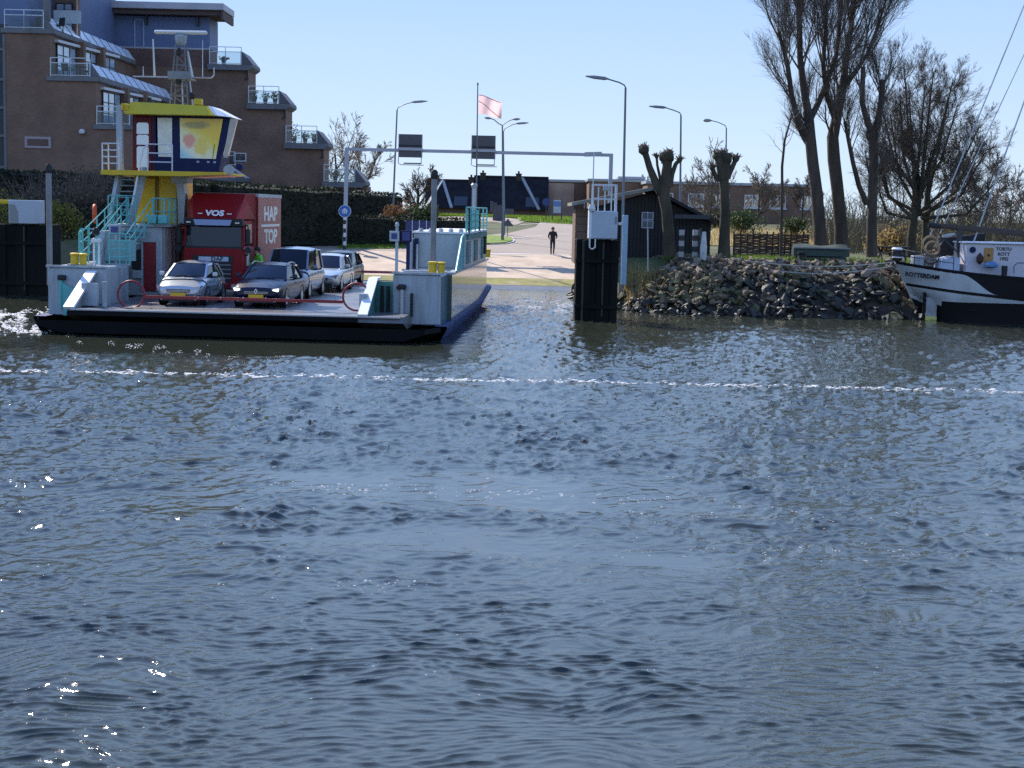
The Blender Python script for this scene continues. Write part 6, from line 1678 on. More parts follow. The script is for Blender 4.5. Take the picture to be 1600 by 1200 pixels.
# ------------------------------------------------------------------ people
def person(label, loc, rz, H, top, legs, skin, hair, pose='walk', hood=False):
    root = thing('person', label, 'person', loc, rz)
    s = H / 1.75
    if pose == 'walk':
        J = {'pel': (0, 0, .95), 'wai': (0, 0, 1.08), 'che': (0, -.01, 1.32), 'nek': (0, -.01, 1.48), 'hd0': (0, -.02, 1.56), 'hd1': (0, -.03, 1.64), 'hd2': (0, -.02, 1.72),
             'sl': (-.19, 0, 1.42), 'el': (-.27, .06, 1.15), 'wl': (-.22, -.14, 1.02), 'hl': (-.19, -.21, 1.02), 'sr': (.19, 0, 1.42), 'er': (.27, .06, 1.15), 'wr': (.21, -.14, 1.05), 'hr': (.17, -.20, 1.06),
             'tl': (-.09, 0, .90), 'kl': (-.10, -.08, .50), 'al': (-.09, .00, .09), 'fl': (-.10, -.15, .05), 'tr': (.09, 0, .90), 'kr': (.10, .02, .49), 'ar': (.09, .16, .12), 'fr': (.10, .04, .05)}
    else:
        J = {'pel': (0, .02, .94), 'wai': (0, .0, 1.08), 'che': (0, -.05, 1.32), 'nek': (0, -.08, 1.47), 'hd0': (0, -.11, 1.55), 'hd1': (0, -.13, 1.63), 'hd2': (0, -.12, 1.71),
             'sl': (-.20, -.04, 1.41), 'el': (-.27, -.14, 1.18), 'wl': (-.16, -.33, 1.13), 'hl': (-.11, -.39, 1.14), 'sr': (.20, -.04, 1.41), 'er': (.30, .0, 1.16), 'wr': (.22, -.22, 1.06), 'hr': (.18, -.29, 1.07),
             'tl': (-.10, .02, .90), 'kl': (-.11, -.01, .50), 'al': (-.11, .03, .09), 'fl': (-.12, -.12, .05), 'tr': (.10, .02, .90), 'kr': (.11, -.02, .50), 'ar': (.11, .03, .09), 'fr': (.13, -.12, .05)}
    RD = {'pel': .145, 'wai': .135, 'che': .155, 'nek': .058, 'hd0': .075, 'hd1': .098, 'hd2': .075, 'sl': .075, 'sr': .075, 'el': .052, 'er': .052, 'wl': .036, 'wr': .036, 'hl': .042, 'hr': .042, 'tl': .095, 'tr': .095, 'kl': .066, 'kr': .066, 'al': .046, 'ar': .046, 'fl': .042, 'fr': .042}
    E = [('pel', 'wai'), ('wai', 'che'), ('che', 'nek'), ('nek', 'hd0'), ('hd0', 'hd1'), ('hd1', 'hd2'), ('che', 'sl'), ('sl', 'el'), ('el', 'wl'), ('wl', 'hl'), ('che', 'sr'), ('sr', 'er'), ('er', 'wr'), ('wr', 'hr'),
         ('pel', 'tl'), ('tl', 'kl'), ('kl', 'al'), ('al', 'fl'), ('pel', 'tr'), ('tr', 'kr'), ('kr', 'ar'), ('ar', 'fr')]
    names = list(J); me = bpy.data.meshes.new('body')
    me.from_pydata([Vector(J[n]) * s for n in names], [(names.index(a), names.index(b)) for a, b in E], [])
    o = bpy.data.objects.new('body', me); COL.objects.link(o)
    md = o.modifiers.new('skin', 'SKIN'); md.use_smooth_shade = True
    for i, n in enumerate(names):
        r = RD[n] * s; d = me.skin_vertices[0].data[i]
        d.radius = (r * (1.18 if n in ('pel', 'wai', 'che') else 1), r * (.82 if n in ('pel', 'wai', 'che') else 1)); d.use_root = n == 'pel'
    o.modifiers.new('sub', 'SUBSURF').levels = 2
    dg = bpy.context.evaluated_depsgraph_get(); m2 = bpy.data.meshes.new_from_object(o.evaluated_get(dg)); bpy.data.objects.remove(o)
    m2.name = 'body'; m2.materials.clear()
    for m in (skin, top, legs, M_rubber): m2.materials.append(m)
    hl, hr = Vector(J['hl']) * s, Vector(J['hr']) * s; wl, wr = Vector(J['wl']) * s, Vector(J['wr']) * s
    for p in m2.polygons:
        c = p.center
        if c.z > 1.50 * s: p.material_index = 0
        elif min((c - hl).length, (c - hr).length) < .055 * s: p.material_index = 0
        elif c.z > .93 * s: p.material_index = 1
        elif c.z < .10 * s: p.material_index = 3
        else: p.material_index = 2
        if (c - wl).length < .09 * s or (c - wr).length < .09 * s: p.material_index = p.material_index if p.material_index == 0 else 1
    m2.polygons.foreach_set('use_smooth', [True] * len(m2.polygons))
    link('body', m2, root)
    # hair or hood, nose, fingers
    hc = Vector(J['hd1']) * s + Vector((0, .015, .03)) * s
    b = MB(); bm = bmesh.new(); bmesh.ops.create_icosphere(bm, subdivisions=3, radius=.112 * s)
    vs = [v.co + hc + (Vector((0, .02 * s, -.01 * s))) for v in bm.verts]; fs = [tuple(v.index for v in f.verts) for f in bm.faces if f.calc_center_median().z > -.02 * s or f.calc_center_median().y > .02 * s]
    b.add(vs, fs); bm.free(); b.build('hood' if hood else 'hair', hair, root, 60, fix=False)
    b = MB(); n = Vector(J['hd1']) * s; b.add([n + Vector(q) * s for q in ((-.014, -.092, -.01), (.014, -.092, -.01), (0, -.125, -.018), (0, -.094, .03))], [(0, 1, 2), (0, 2, 3), (1, 3, 2)]); b.build('nose', skin, root)
    for h, w in ((hl, wl), (hr, wr)):
        d = (h - w).normalized(); u = d.cross(Vector((0, 0, 1))).normalized()
        for k in range(4):
            b = MB(); p = h + u * ((k - 1.5) * .02 * s) + d * .02 * s; b.tube([p, p + d * .035 * s + Vector((0, 0, -.008)), p + d * .06 * s + Vector((0, 0, -.03))], [.011 * s, .010 * s, .008 * s], 6); b.build('finger', skin, root, 60)
        b = MB(); p = h + u * .035 * s; b.tube([p, p + (d + u * .6).normalized() * .04 * s], [.012 * s, .009 * s], 6); b.build('thumb', skin, root, 60)
    return root
M_skin = mat('skin', (0.36, 0.20, 0.14), .6)
M_darkc = mat('dark_cloth', (0.018, 0.018, 0.022), .9)
f = gnd(863, 398.5)
person('person in dark clothes walking down the road towards the ramp', f, R(6), 1.76, M_darkc, mat('dark_trousers', (0.014, 0.015, 0.02), .9), M_skin, M_darkc, 'walk', True)
person('person in a bright green safety jacket standing between truck and van', FM @ Vector((-1.28, 9.7, DZ)), R(-62), 1.92, mat('safety_green', (0.16, 0.62, 0.05), .7), M_darkc, M_skin, mat('dark_hair', (0.02, 0.015, 0.012), .8), 'stand')
# ------------------------------------------------------------------ street furniture
M_lampm = mat('lamp_column', (0.17, 0.18, 0.19), .5, .5)
M_gant = mat('gantry_paint', (0.36, 0.38, 0.43), .5, .2, var=.06, vscale=1)
M_sgn = mat('sign_back', (0.075, 0.078, 0.088), .6)
def lamp(label, px, Y, top_py, arms, group='street lamps along the road', head='flat', base=None):
    """arms: lists of pixel points from the top of the column out to the lantern."""
    f = foot(px, Y) if base is None else base
    root = thing('street_lamp', label, 'street lamp', f, 0, group)
    t = at(arms[0][0][0], top_py, Y)
    b = MB(); b.tube([Vector((0, 0, -.2)), Vector((0, 0, 1.6)), Vector((0, 0, 1.65)), t - f], [.11, .10, .075, .05], 8); b.build('column', M_lampm, root, 40)
    for pts in arms:
        q = [at(x, y, Y) - f for x, y in pts]; q[0] = t - f
        b = MB(); b.tube(q[:-1], .035, 6); b.build('arm', M_lampm, root, 60)
        a, c = q[-2], q[-1]; d = (c - a).normalized(); L = (c - a).length
        b = MB()
        if head == 'flat': b.tube([a - d * .1, a + d * .1, a + d * L * .6, c], [.03, .085, .085, .03], 8)
        else: b.tube([a - d * .05, a + d * L * .35, a + d * L * .8, c], [.03, .13, .13, .05], 8)
        b.build('lantern', mat('lantern_grey', (0.22, 0.23, 0.24), .4), root, 40)
fa = gnd(613, 378)
lamp('street lamp by the roadside hedge with its arm out over the high frame', 613, fa.y, 172, [[(620.5, 172), (622, 168), (632, 163), (645, 159.5), (668, 158)]])
lamp('tallest street lamp rising behind the black shed', 970, 71.5, 137, [[(977.5, 137), (975.5, 133), (968, 129), (948, 123), (915, 119)]])
lamp('street lamp with an arm between the two pollard trees', 1061, 92, 180, [[(1064, 180), (1062, 176), (1052, 172), (1039, 168), (1014, 166)]])
lamp('small street lamp with a rounded lantern over the flat roofed terrace', 1132, 118, 200, [[(1135, 200), (1133, 196), (1122, 191), (1112, 188.5), (1099, 188)]], head='round')
lamp('double armed street lamp behind the flagpole', 785, 108.5, 196, [[(785, 196), (779, 193), (772, 187), (766, 185), (757, 184)], [(785, 196), (790, 192), (797, 188), (803, 186.5), (813, 186)]])
lamp('lower street lamp close behind the double armed one', 787, 116, 206, [[(786.5, 206), (789, 201), (800, 195), (808, 193), (826, 192)]])

def gantry():
    f = gnd(538.5, 388); Y = f.y
    g2 = foot(949, Y)
    root = thing('gantry', 'wide grey portal frame spanning the ferry ramp', 'gantry', f)
    A, B = at(542, 233, Y) - f, at(955, 242.5, Y) - f
    # each leg stands where its foot is; the beam joins them
    b = MB(); b.bar((0, 0, -.3), A, .24); b.build('post', M_gant, root)
    b = MB(); b.bar(Vector((B.x, 0, g2.z - f.z - .3)), B, .24); b.build('post', M_gant, root)
    b = MB(); b.bar(A - Vector((.12, 0, 0)), B + Vector((.12, 0, 0)), .22, .2); b.build('beam', M_gant, root)
    b = MB(); c = at(940, 241.5, Y) - f; b.bar(c - Vector((1.1, .1, .02)), c + Vector((0, -.1, .03)), .3, .28); b.build('beam_joint', M_gant, root)
    for (px0, py0, px1, py1) in ((623, 209.5, 660, 246.5), (737, 211.5, 774, 249)):
        r2 = None
        a, c = at(px0, py0, Y) - f, at(px1, py1, Y) - f
        m = thing('sign_board', ('dark back of the traffic sign board hung on the frame near the street lamp' if px0 < 700 else 'dark back of the traffic sign board hung on the frame beside the flagpole'), 'sign', f + Vector(((a.x + c.x) / 2, -.2, c.z)), 0, 'sign boards on the high frame')
        w = c.x - a.x; h = a.z - c.z
        b = MB(); b.box(-w / 2, w / 2, .02, .14, 0, h, .02); b.build('panel', M_sgn, m)
        b = MB(); b.box(-w / 2 - .02, w / 2 + .02, -.06, .02, h * .30, h * .42); b.build('batten', M_gant, m)
        b = MB(); b.box(-w / 2, w / 2, -.03, .02, h * .49, h * .53); b.build('batten', M_rubber, m)
        for e in (-1, 1):
            b = MB(); b.box(e * (w / 2 - .01), e * (w / 2 - .05), -.03, .02, .02, h); b.build('edge_rib', M_gant, m)
        b = MB(); b.tube([(-w / 2 + .02, 0, 0), (-w / 2 + .02, 0, -.4), (-w / 2 + .2, 0, -.48), (w / 2 + .1, 0, -.48)], .03, 6); b.tube([(w / 2 - .06, 0, 0), (w / 2 - .06, 0, -.4)], .03, 6); b.build('bracket', M_gant, m)
        b = MB(); b.box(-w / 2 + .35, w / 2 - .05, -.08, .06, -.42, -.34, .02); b.build('floodlight', M_sgn, m)
gantry()

def sign_bits():
    f = gnd(538, 390)
    f = Vector((f.x + .05, f.y - .4, f.z))
    r = thing('striped_post', 'black and white banded post under the blue round sign', 'post', f)
    H = at(538, 337, f.y).z - f.z
    for i in range(8):
        b = MB(); b.lathe([(.09, H * i / 8), (.09, H * (i + 1) / 8 - .001)], (0, 0, 0), 10); b.build('band', mat('band_black', (.015, .015, .016), .5) if i % 2 == 0 else mat('band_white', (.66, .66, .66), .5), r)
    c = at(539, 330, f.y) - f
    r2 = thing('round_sign', 'blue round traffic sign with a white mark above the striped post', 'sign', f + Vector((c.x, -.1, c.z)))
    b = MB(); b.lathe([(.40, 0), (.40, .02)], (0, 0, 0), 24, 'y'); b.build('rim', mat('sign_white', (.7, .7, .72), .4), r2)
    b = MB(); b.lathe([(.37, -.012), (.37, .0)], (0, -.001, 0), 24, 'y'); b.build('disc', mat('sign_blue', (.025, .12, .42), .4), r2)
    b = MB()
    for e in (-1, 0, 1): b.prism([(e * .12 - .03, -.15), (e * .12 + .03, -.15), (e * .09 + .03, .12), (e * .09 - .03, .12)], -.03, -.014, 'y')
    b.prism([(-.22, .0), (0, .2), (.22, .0), (.16, .0), (0, .13), (-.16, .0)], -.032, -.013, 'y'); b.build('symbol', mat('sign_white', (.7, .7, .72)), r2)
    # flagpole and flag
    fp = foot(743, 96)
    r = thing('flagpole', 'thin grey flagpole standing beside the second sign board', 'flagpole', fp)
    t = at(746.5, 133, 96) - fp
    b = MB(); b.tube([(0, 0, 0), t * .5, t], [.06, .05, .035], 8); b.build('pole', M_lampm, r, 40)
    b = MB(); b.lathe([(.05, 0), (.06, .1), (.02, .16)], t, 8); b.build('finial', M_lampm, r)
    rows = []
    a = at(748, 148, 96); d = at(784, 159, 96) - a; h = at(748, 178, 96).z - a.z
    for i in range(15):
        u = i / 14; rows.append([a + d * u + Vector((0, .30 * math.sin(u * 8 + v * .25) * u, h * v / 6 * (1 - .12 * u) + .08 * math.sin(u * 6) * (1 - u))) for v in range(7)])
    b = MB(); b.grid(rows); fl = b.build('flag', mat('faded_pink_flag', (0.84, 0.60, 0.60), .85, transl=.65), None, 60, fix=False)
    o = a.copy()
    for v in fl.data.vertices: v.co -= o
    fl.location = o
    tag(fl, 'faded pink flag flying from the flagpole', 'flag')
    st = MB()
    for v0, v1 in (((.02, 2), (.95, 5.6)), ((.0, .1), (.95, .3))):
        pts = []
        for k in range(9):
            t_ = k / 8; u = lerp(v0[0], v1[0], t_); v = lerp(v0[1], v1[1], t_)
            pts.append(d * u + Vector((0, .30 * math.sin(u * 8 + v * .25) * u - .015, h * v / 6 * (1 - .12 * u) + .08 * math.sin(u * 6) * (1 - u))))
        st.tube(pts, .025, 4)
    st.build('flag_band', mat('red_band', (0.42, 0.13, 0.14), .8), fl)
    # grey cabinet, small signs and board along the road
    f = gnd(776, 345); W = 17 * f.y / FPX; H = 30 * f.y / FPX
    r = thing('cabinet', 'grey boxy cabinet at the roadside with a step in its top', 'cabinet', f)
    b = MB(); b.box(-W * .36, W * .5, -.2, .3, 0, H * .8, .03); b.build('case', M_sgn, r)
    b = MB(); b.box(-W * .62, -W * .36, -.22, .28, H * .45, H, .03); b.box(-W * .36, .0, -.18, .2, H * .8, H * .93, .02); b.build('door', M_sgn, r)
    f = gnd(793, 372); r = thing('warning_sign', 'dark triangular warning sign on a thin post on the grass island', 'sign', f)
    b = MB(); h = at(793, 342, f.y).z - f.z; b.tube([(0, 0, 0), (0, 0, h)], .03, 6); b.build('post', M_lampm, r)
    s = 9 * f.y / FPX; b = MB(); b.prism([(-s, h * .62), (s, h * .62), (.03, h * 1.0), (-.03, h * 1.0)], -.06, -.03, 'y'); b.build('plate', M_sgn, r)
    f = gnd(787, 371); r = thing('sign_post', 'dark thin post with a small plate beside the triangular sign', 'sign', f)
    b = MB(); h = at(787, 330, f.y).z - f.z; b.tube([(0, 0, 0), (0, 0, h)], .045, 6); b.build('post', M_sgn, r)
    b = MB(); b.box(.08, .7, -.05, -.02, h * .90, h * 1.1); b.build('plate', M_sgn, r)
    f = gnd(802, 333); r = thing('sign_post', 'short pale post with a narrow white top on the far grass', 'post', f)
    b = MB(); h = at(803, 305, f.y).z - f.z; b.tube([(0, 0, 0), (0, 0, h)], .06, 6); b.build('post', M_steel, r)
    b = MB(); b.prism([(-.1, h * .8), (.1, h * .8), (.16, h * 1.05), (-.16, h * 1.05)], -.1, .0, 'y'); b.build('plate', M_frame, r)
    f = gnd(870, 347); r = thing('notice_board', 'notice board with a blue topped sheet between two posts on the grass', 'board', f)
    k = f.y / FPX
    for e in (-1, 1):
        b = MB(); b.box(e * 7 * k - .05, e * 7 * k + .05, -.06, .06, 0, 36 * k); b.build('post', M_sgn, r)
    b = MB(); b.box(-6.2 * k, 6.2 * k, -.03, .03, 14 * k, 34 * k); b.build('board', mat('board_pale', (.42, .46, .54), .6), r)
    b = MB(); b.box(-5.6 * k, 5.6 * k, -.04, -.03, 24 * k, 32 * k); b.build('sheet', mat('board_blue', (.10, .20, .42), .6), r)
    f = gnd(853, 346); r = thing('round_sign', 'small dark blue round sign beside the notice board', 'sign', f)
    b = MB(); b.tube([(0, 0, 0), (0, 0, 30 * k)], .04, 6); b.build('post', M_sgn, r)
    b = MB(); b.lathe([(.35, -.06), (.35, -.03)], (0, 0, 30 * k), 18, 'y'); b.build('disc', mat('sign_blue_dark', (.02, .05, .18), .5), r)
    f = gnd(822, 333); r = thing('fence', 'low pale green fence on the far grass', 'fence', f + Vector((-2.5, 0, 0)))
    for i in range(4):
        b = MB(); b.box(i * 1.6 - .05, i * 1.6 + .05, -.05, .05, 0, .9); b.build('post', M_turqd, r)
    b = MB(); b.box(-.1, 5, -.03, .03, .55, .85); b.build('rail', M_turqd, r)
    # blue recycling panels by the roadside hedge
    f = foot(652, 97.5); r = thing('shelter_panels', 'dark blue panels divided by pale posts in front of the roadside hedge', 'panel', f)
    k = 97.5 / FPX; zt = at(652, 345, 97.5).z - f.z; zb = at(652, 364, 97.5).z - f.z
    for i in range(4):
        x0 = (-19 + i * 11) * k
        b = MB(); b.box(x0, x0 + 10 * k, -.03, .03, zb, zt); b.build('panel', mat('panel_blue', (.018, .035, .13), .5), r)
        b = MB(); b.box(x0 + 10.1 * k, x0 + 11 * k, -.06, .06, 0, zt + .05); b.build('post', M_frame, r)
    f = foot(695, 98.5); r = thing('cycle_stand', 'pale bent tube stand beside the blue panels', 'stand', f)
    k = 98.5 / FPX; h = at(695, 357, 98.5).z - f.z
    b = MB(); b.tube([(-6 * k, 0, 0), (-6 * k, 0, h - .1), (-5 * k, 0, h), (5 * k, 0, h), (6 * k, 0, h - .1), (6 * k, 0, 0)], .03, 6); b.build('hoop', M_steel, r)
sign_bits()

# ------------------------------------------------------------------ mooring dolphins
def dolphin(label, px0, px1, Y, base_py, top_py, seed, box=None, deep=1.6, mirror=False):
    a, c = at(px0, base_py, Y), at(px1, base_py, Y); zt = at((px0 + px1) / 2, top_py, Y).z
    root = thing('mooring_dolphin', label, 'pile', (a.x, Y, -1.0))
    W = c.x - a.x; H = zt + 1.0
    Mp = mat('tarred_steel', (0.007, 0.007, 0.008), .7, var=.35, vscale=1.2, dirt=(0.016, 0.015, 0.011), dscale=1.0, damt=.7, stretch=(1, 1, .25), spec=.12)
    n = 6
    for i in range(n):
        x0, x1 = W * i / n - (.012 if i % 2 else -.001), W * (i + 1) / n + (.012 if i % 2 else -.001); o = .0 if i % 2 else .07
        b = MB(); b.box(x0, x1, o, .3 + o, 0, H - (.03 if i % 2 else 0), .015); b.build('pile', Mp, root)
    for i in range(5):
        y0 = .35 + i * deep / 5
        for xs in (0, 1):
            b = MB(); b.box(xs * (W - .2) + .01, xs * (W - .2) + .19, y0, y0 + deep / 5 - .02, 0, H - .02, .015); b.build('pile', Mp, root)
    b = MB(); b.box(.2, W - .2, .4, deep + .3, H - .25, H - .1); b.build('cap_plate', Mp, root)
    for zz in (H * .35, H * .78):
        b = MB(); b.box(-.03, W + .03, -.07, .0, zz, zz + .16); b.build('waling', Mp, root)
    b = MB(); b.tube([(W * .16, -.03, .6), (W * .16, -.03, H - .05)], .055, 8); b.build('guard_tube', mat('slimy_tube', (0.035, 0.035, 0.024), .7), root)
    b = MB(); b.tube([(W * .64, -.02, 1.2), (W * .64, -.02, H - .1)], .04, 8); b.build('guard_tube', mat('slimy_tube', (0.075, 0.075, 0.05)), root)
    return root, a, W, H
D1, a, W, H = dolphin('black steel mooring dolphin standing in the water beside the ramp', 898, 963, 62.8, 500, 374, 1)
M_dbox = mat('dolphin_box_white', (0.42, 0.47, 0.53), .5, var=.05, vscale=1, dirt=(0.33, 0.33, 0.31), dscale=1.2, damt=.5)
def dbox():
    Y = 62.8
    p0, p1 = at(921, 373, Y), at(965, 330, Y)
    r = thing('equipment_box', 'white box with railings mounted on the black dolphin beside the ramp', 'box', (p0.x, Y - .25, p0.z))
    w, h = p1.x - p0.x, p1.z - p0.z
    b = MB(); b.box(0, w, 0, 1.2, 0, h, .04); b.build('case', M_dbox, r)
    b = MB(); b.box(-.05, .06, -.03, 1.0, .0, h + .06, .02); b.build('edge_plate', mat('bright_white', (0.72, 0.73, 0.75)), r)
    b = MB(); b.box(w - .1, w - .04, -.03, 0, h * .55, h * .8); b.build('latch', M_post, r)
    k = Y / FPX
    b = MB(); H2 = 40 * k
    for x in (.1, w * .28, w * .52, w * .76, w - .06):
        b.tube([(x, .15, h), (x, .15, h + H2 * (.92 if .1 < x < w - .1 else 1))], .028, 5)
    for z in (.45, 1.0): b.tube([(.1, .15, h + H2 * z), (w - .06, .15, h + H2 * z)], .028, 5)
    b.tube([(w - .06, .15, h + H2), (w - .06, 1.1, h + H2), (.1, 1.1, h + H2), (.1, .15, h + H2)], .028, 5); b.tube([(w - .06, 1.1, h), (w - .06, 1.1, h + H2)], .028, 5); b.tube([(.1, 1.1, h), (.1, 1.1, h + H2)], .028, 5)
    b.build('railing', mat('white_rail', (0.62, 0.64, 0.66)), r)
    b = MB(); b.tube([(.08, .1, h), (.08, .1, h + 90 * k)], .025, 5); b.build('aerial', M_rail, r)
    b = MB(); b.box(w * .45, w * .72, .1, .3, h + H2 * .78, h + H2 * .95, .02); b.build('floodlight', M_fgrey, r)
    b = MB(); b.lathe([(.12, 0), (.15, .1), (.1, .28)], (.05, -.02, h - .02), 10); b.build('lamp', M_frame, r)
    b = MB(); b.tube([(.0, -.05, .1), (0, -.05, -.35), (.1, -.05, -.42), (.22, -.05, -.35), (.22, -.05, 0)], .035, 6); b.build('hook', M_frame, r)
dbox()
D2, a2, W2, H2 = dolphin('broad black dolphin carrying a plain white box behind the ferry corner', -22, 73, 71, 464, 350, 2, deep=2.0)
p0, p1 = at(14, 349, 70.9), at(58, 313, 70.9)
r = thing('equipment_box', 'plain white box on the dolphin behind the ferry corner', 'box', (p0.x, 70.85, p0.z))
b = MB(); b.box(0, p1.x - p0.x, 0, 1.2, 0, p1.z - p0.z, .03); b.build('case', M_dbox, r)
b = MB(); b.prism([(.05, .02), (.45, .02), (.45, .5), (.3, .85), (.05, .9)], -.012, -.004, 'y'); b.build('stain', mat('grey_stain', (0.26, 0.27, 0.26), .8), r)
b = MB(); b.box(-.6, -.05, .3, .6, p1.z - p0.z - .2, p1.z - p0.z, .03); b.build('yellow_bar', M_yel, r)

# ------------------------------------------------------------------ things on the point
def point_things():
    k = 72 / FPX
    f = foot(972, 69.8); f.z = 1.2
    r = thing('guard_post', 'pale blue post beside the white box, joined to it by a bracket', 'post', f)
    t = at(973, 336, 69.8) - f
    b = MB(); b.box(-.12, .12, -.1, .1, 0, t.z, .02); b.build('post', mat('pale_blue_paint', (0.30, 0.42, 0.52), .5, var=.08, vscale=2), r)
    b = MB(); b.box(-.3, -.12, -.05, .05, t.z - .45, t.z - .33); b.build('bracket', M_frame, r)
    f = foot(1011, 70.6); f.z = 2.2; Y = 70.6
    r = thing('double_sign', 'pale sign of two stacked panels on a thin post in front of the shed', 'sign', f)
    t = at(1012, 331, Y) - f; z1 = at(1012, 357, Y).z - f.z
    b = MB(); b.tube([(0, 0, -.4), (t.x, 0, t.z)], .03, 6); b.build('post', M_steel, r)
    h = (t.z - z1) / 2
    for i in range(2):
        b = MB(); b.box(t.x - .27, t.x + .27, -.06, -.04, z1 + i * h + .015, z1 + (i + 1) * h - .015); q = b.build('panel', M_sgn, r)
        m = MB(); 
        for (x0, x1, y0, y1) in ((-.27, .27, 0, .035), (-.27, .27, h - .065, h - .03), (-.27, -.23, .035, h - .065), (.23, .27, .035, h - .065), (-.015, .015, .035, h - .065)): m.box(t.x + x0, t.x + x1, -.072, -.06, z1 + i * h + .015 + y0, z1 + i * h + .015 + y1)
        m.build('panel_border', mat('border_grey', (.30, .32, .36), .5), q)
    # black and white banded bollards
    for px, Y, lab in ((1063, 72.0, 'black and white banded post nearest the bent armed pollard'), (1084, 71.6, 'black and white banded post close to the short headed pollard')):
        f = foot(px, Y); f.z = max(f.z, 2.2)
        r = thing('banded_post', lab, 'post', f, 0, 'banded posts by the shed')
        zt = at(px, 359, Y).z - f.z
        for i in range(6):
            b = MB(); b.box(-.12, .12, -.1, .1, zt * i / 6, zt * (i + 1) / 6 - .002); b.build('band', mat('band_grey_white', (.34, .34, .33), .7) if i % 2 else mat('band_black', (.015, .015, .016)), r)
    f = foot(1097, 71.2); f.z = 2.2; r = thing('white_post', 'weathered white post at the top of the rocks', 'post', f)
    b = MB(); zt = at(1097, 362, 71.2).z - f.z; b.lathe([(.14, -.3), (.16, zt * .5), (.13, zt * .7), (.09, zt)], (0, 0, 0), 10); b.build('post', mat('chalky_white', (.5, .5, .48), .9, var=.2, vscale=3), r, 40)
    b = MB(); b.box(-.2, -.12, .0, .12, 0, zt * 1.1); b.build('backing', M_dframe, r)
    # woven fence
    A, B = foot(1146, 77), foot(1262, 82)
    r = thing('woven_fence', 'brown woven willow fence behind the pollards', 'fence', A)
    d = B - A; n = 12; H = 1.25; rg = random.Random(3)
    Mw = mat('willow_rods', (0.085, 0.052, 0.036), .9, var=.45, vscale=3)
    for i in range(n + 1):
        p = d * (i / n); b = MB(); b.tube([p - Vector((0, 0, .2)), p + Vector((rg.uniform(-.04, .04), 0, H + rg.uniform(0, .25)))], .04, 5); b.build('post', Mw, r)
    for i in range(n):
        b = MB(); p, q = d * (i / n), d * ((i + 1) / n)
        for j in range(17):
            z = .05 + j * H / 17.5; s = .05 if (i + j) % 2 else -.05
            m = p.lerp(q, .5) + Vector((0, s, z + rg.uniform(-.02, .02))); b.tube([p + Vector((0, -s, z)), m, q + Vector((0, -s, z + rg.uniform(-.02, .02)))], .046, 4, False)
        b.build('woven_panel', Mw, r, fix=False)
    # covered dinghy on a stand and bits on the bank top
    f = foot(1280, 74.2); f.z = 2.35
    r = thing('covered_boat', 'small boat under a dark green cover on the bank behind the rocks', 'boat', f)
    b = MB(); rows = []
    for i in range(9):
        u = i / 8; x = -1.3 + 2.6 * u; w = .55 * (1 - (2 * u - 1) ** 4 * .4); rows.append([Vector((x, -w, .25)), Vector((x, -w * .9, .62)), Vector((x, 0, .78 + .05 * math.sin(u * 9))), Vector((x, w * .9, .62)), Vector((x, w, .25))])
    b.grid(rows); b.add(rows[0], [tuple(range(5))]); b.add(rows[-1], [tuple(range(5))]); b.build('cover', mat('green_cover', (0.03, 0.05, 0.04), .7, var=.2, vscale=2), r, 40)
    b = MB(); b.box(-1.2, 1.2, -.5, .5, 0, .26, .08); b.build('hull', M_dframe, r)
    b = MB(); b.box(-1.36, 1.36, -.6, -.5, .60, .66); b.build('gunwale', M_post, r)
    f = foot(1252, 73.2); f.z = 2.3; r = thing('mooring_bollard', 'short dark bollard on the rocks beside the covered boat', 'bollard', f)
    b = MB(); b.lathe([(.16, -.3), (.14, .35), (.2, .4), (.2, .5)], (0, 0, 0), 10); b.build('drum', M_rubber, r)
    # picnic table by the trees
    f = foot(1392, 78.5); r = thing('picnic_table', 'dark wooden picnic table between the tree trunks', 'table', f)
    b = MB(); b.box(-.9, .9, -.35, .35, .70, .76); b.build('tabletop', M_wood, r)
    for e in (-1, 1):
        b = MB(); b.box(-.9, .9, e * .75 - .13, e * .75 + .13, .42, .46); b.build('bench', M_wood, r)
        b = MB(); b.bar((e * .6, -.8, 0), (e * .6, .25, .7), .08); b.build('leg', M_wood, r)
        b = MB(); b.bar((e * .6 + .09, .8, 0), (e * .6 + .09, -.25, .7), .08); b.build('leg', M_wood, r)
point_things()

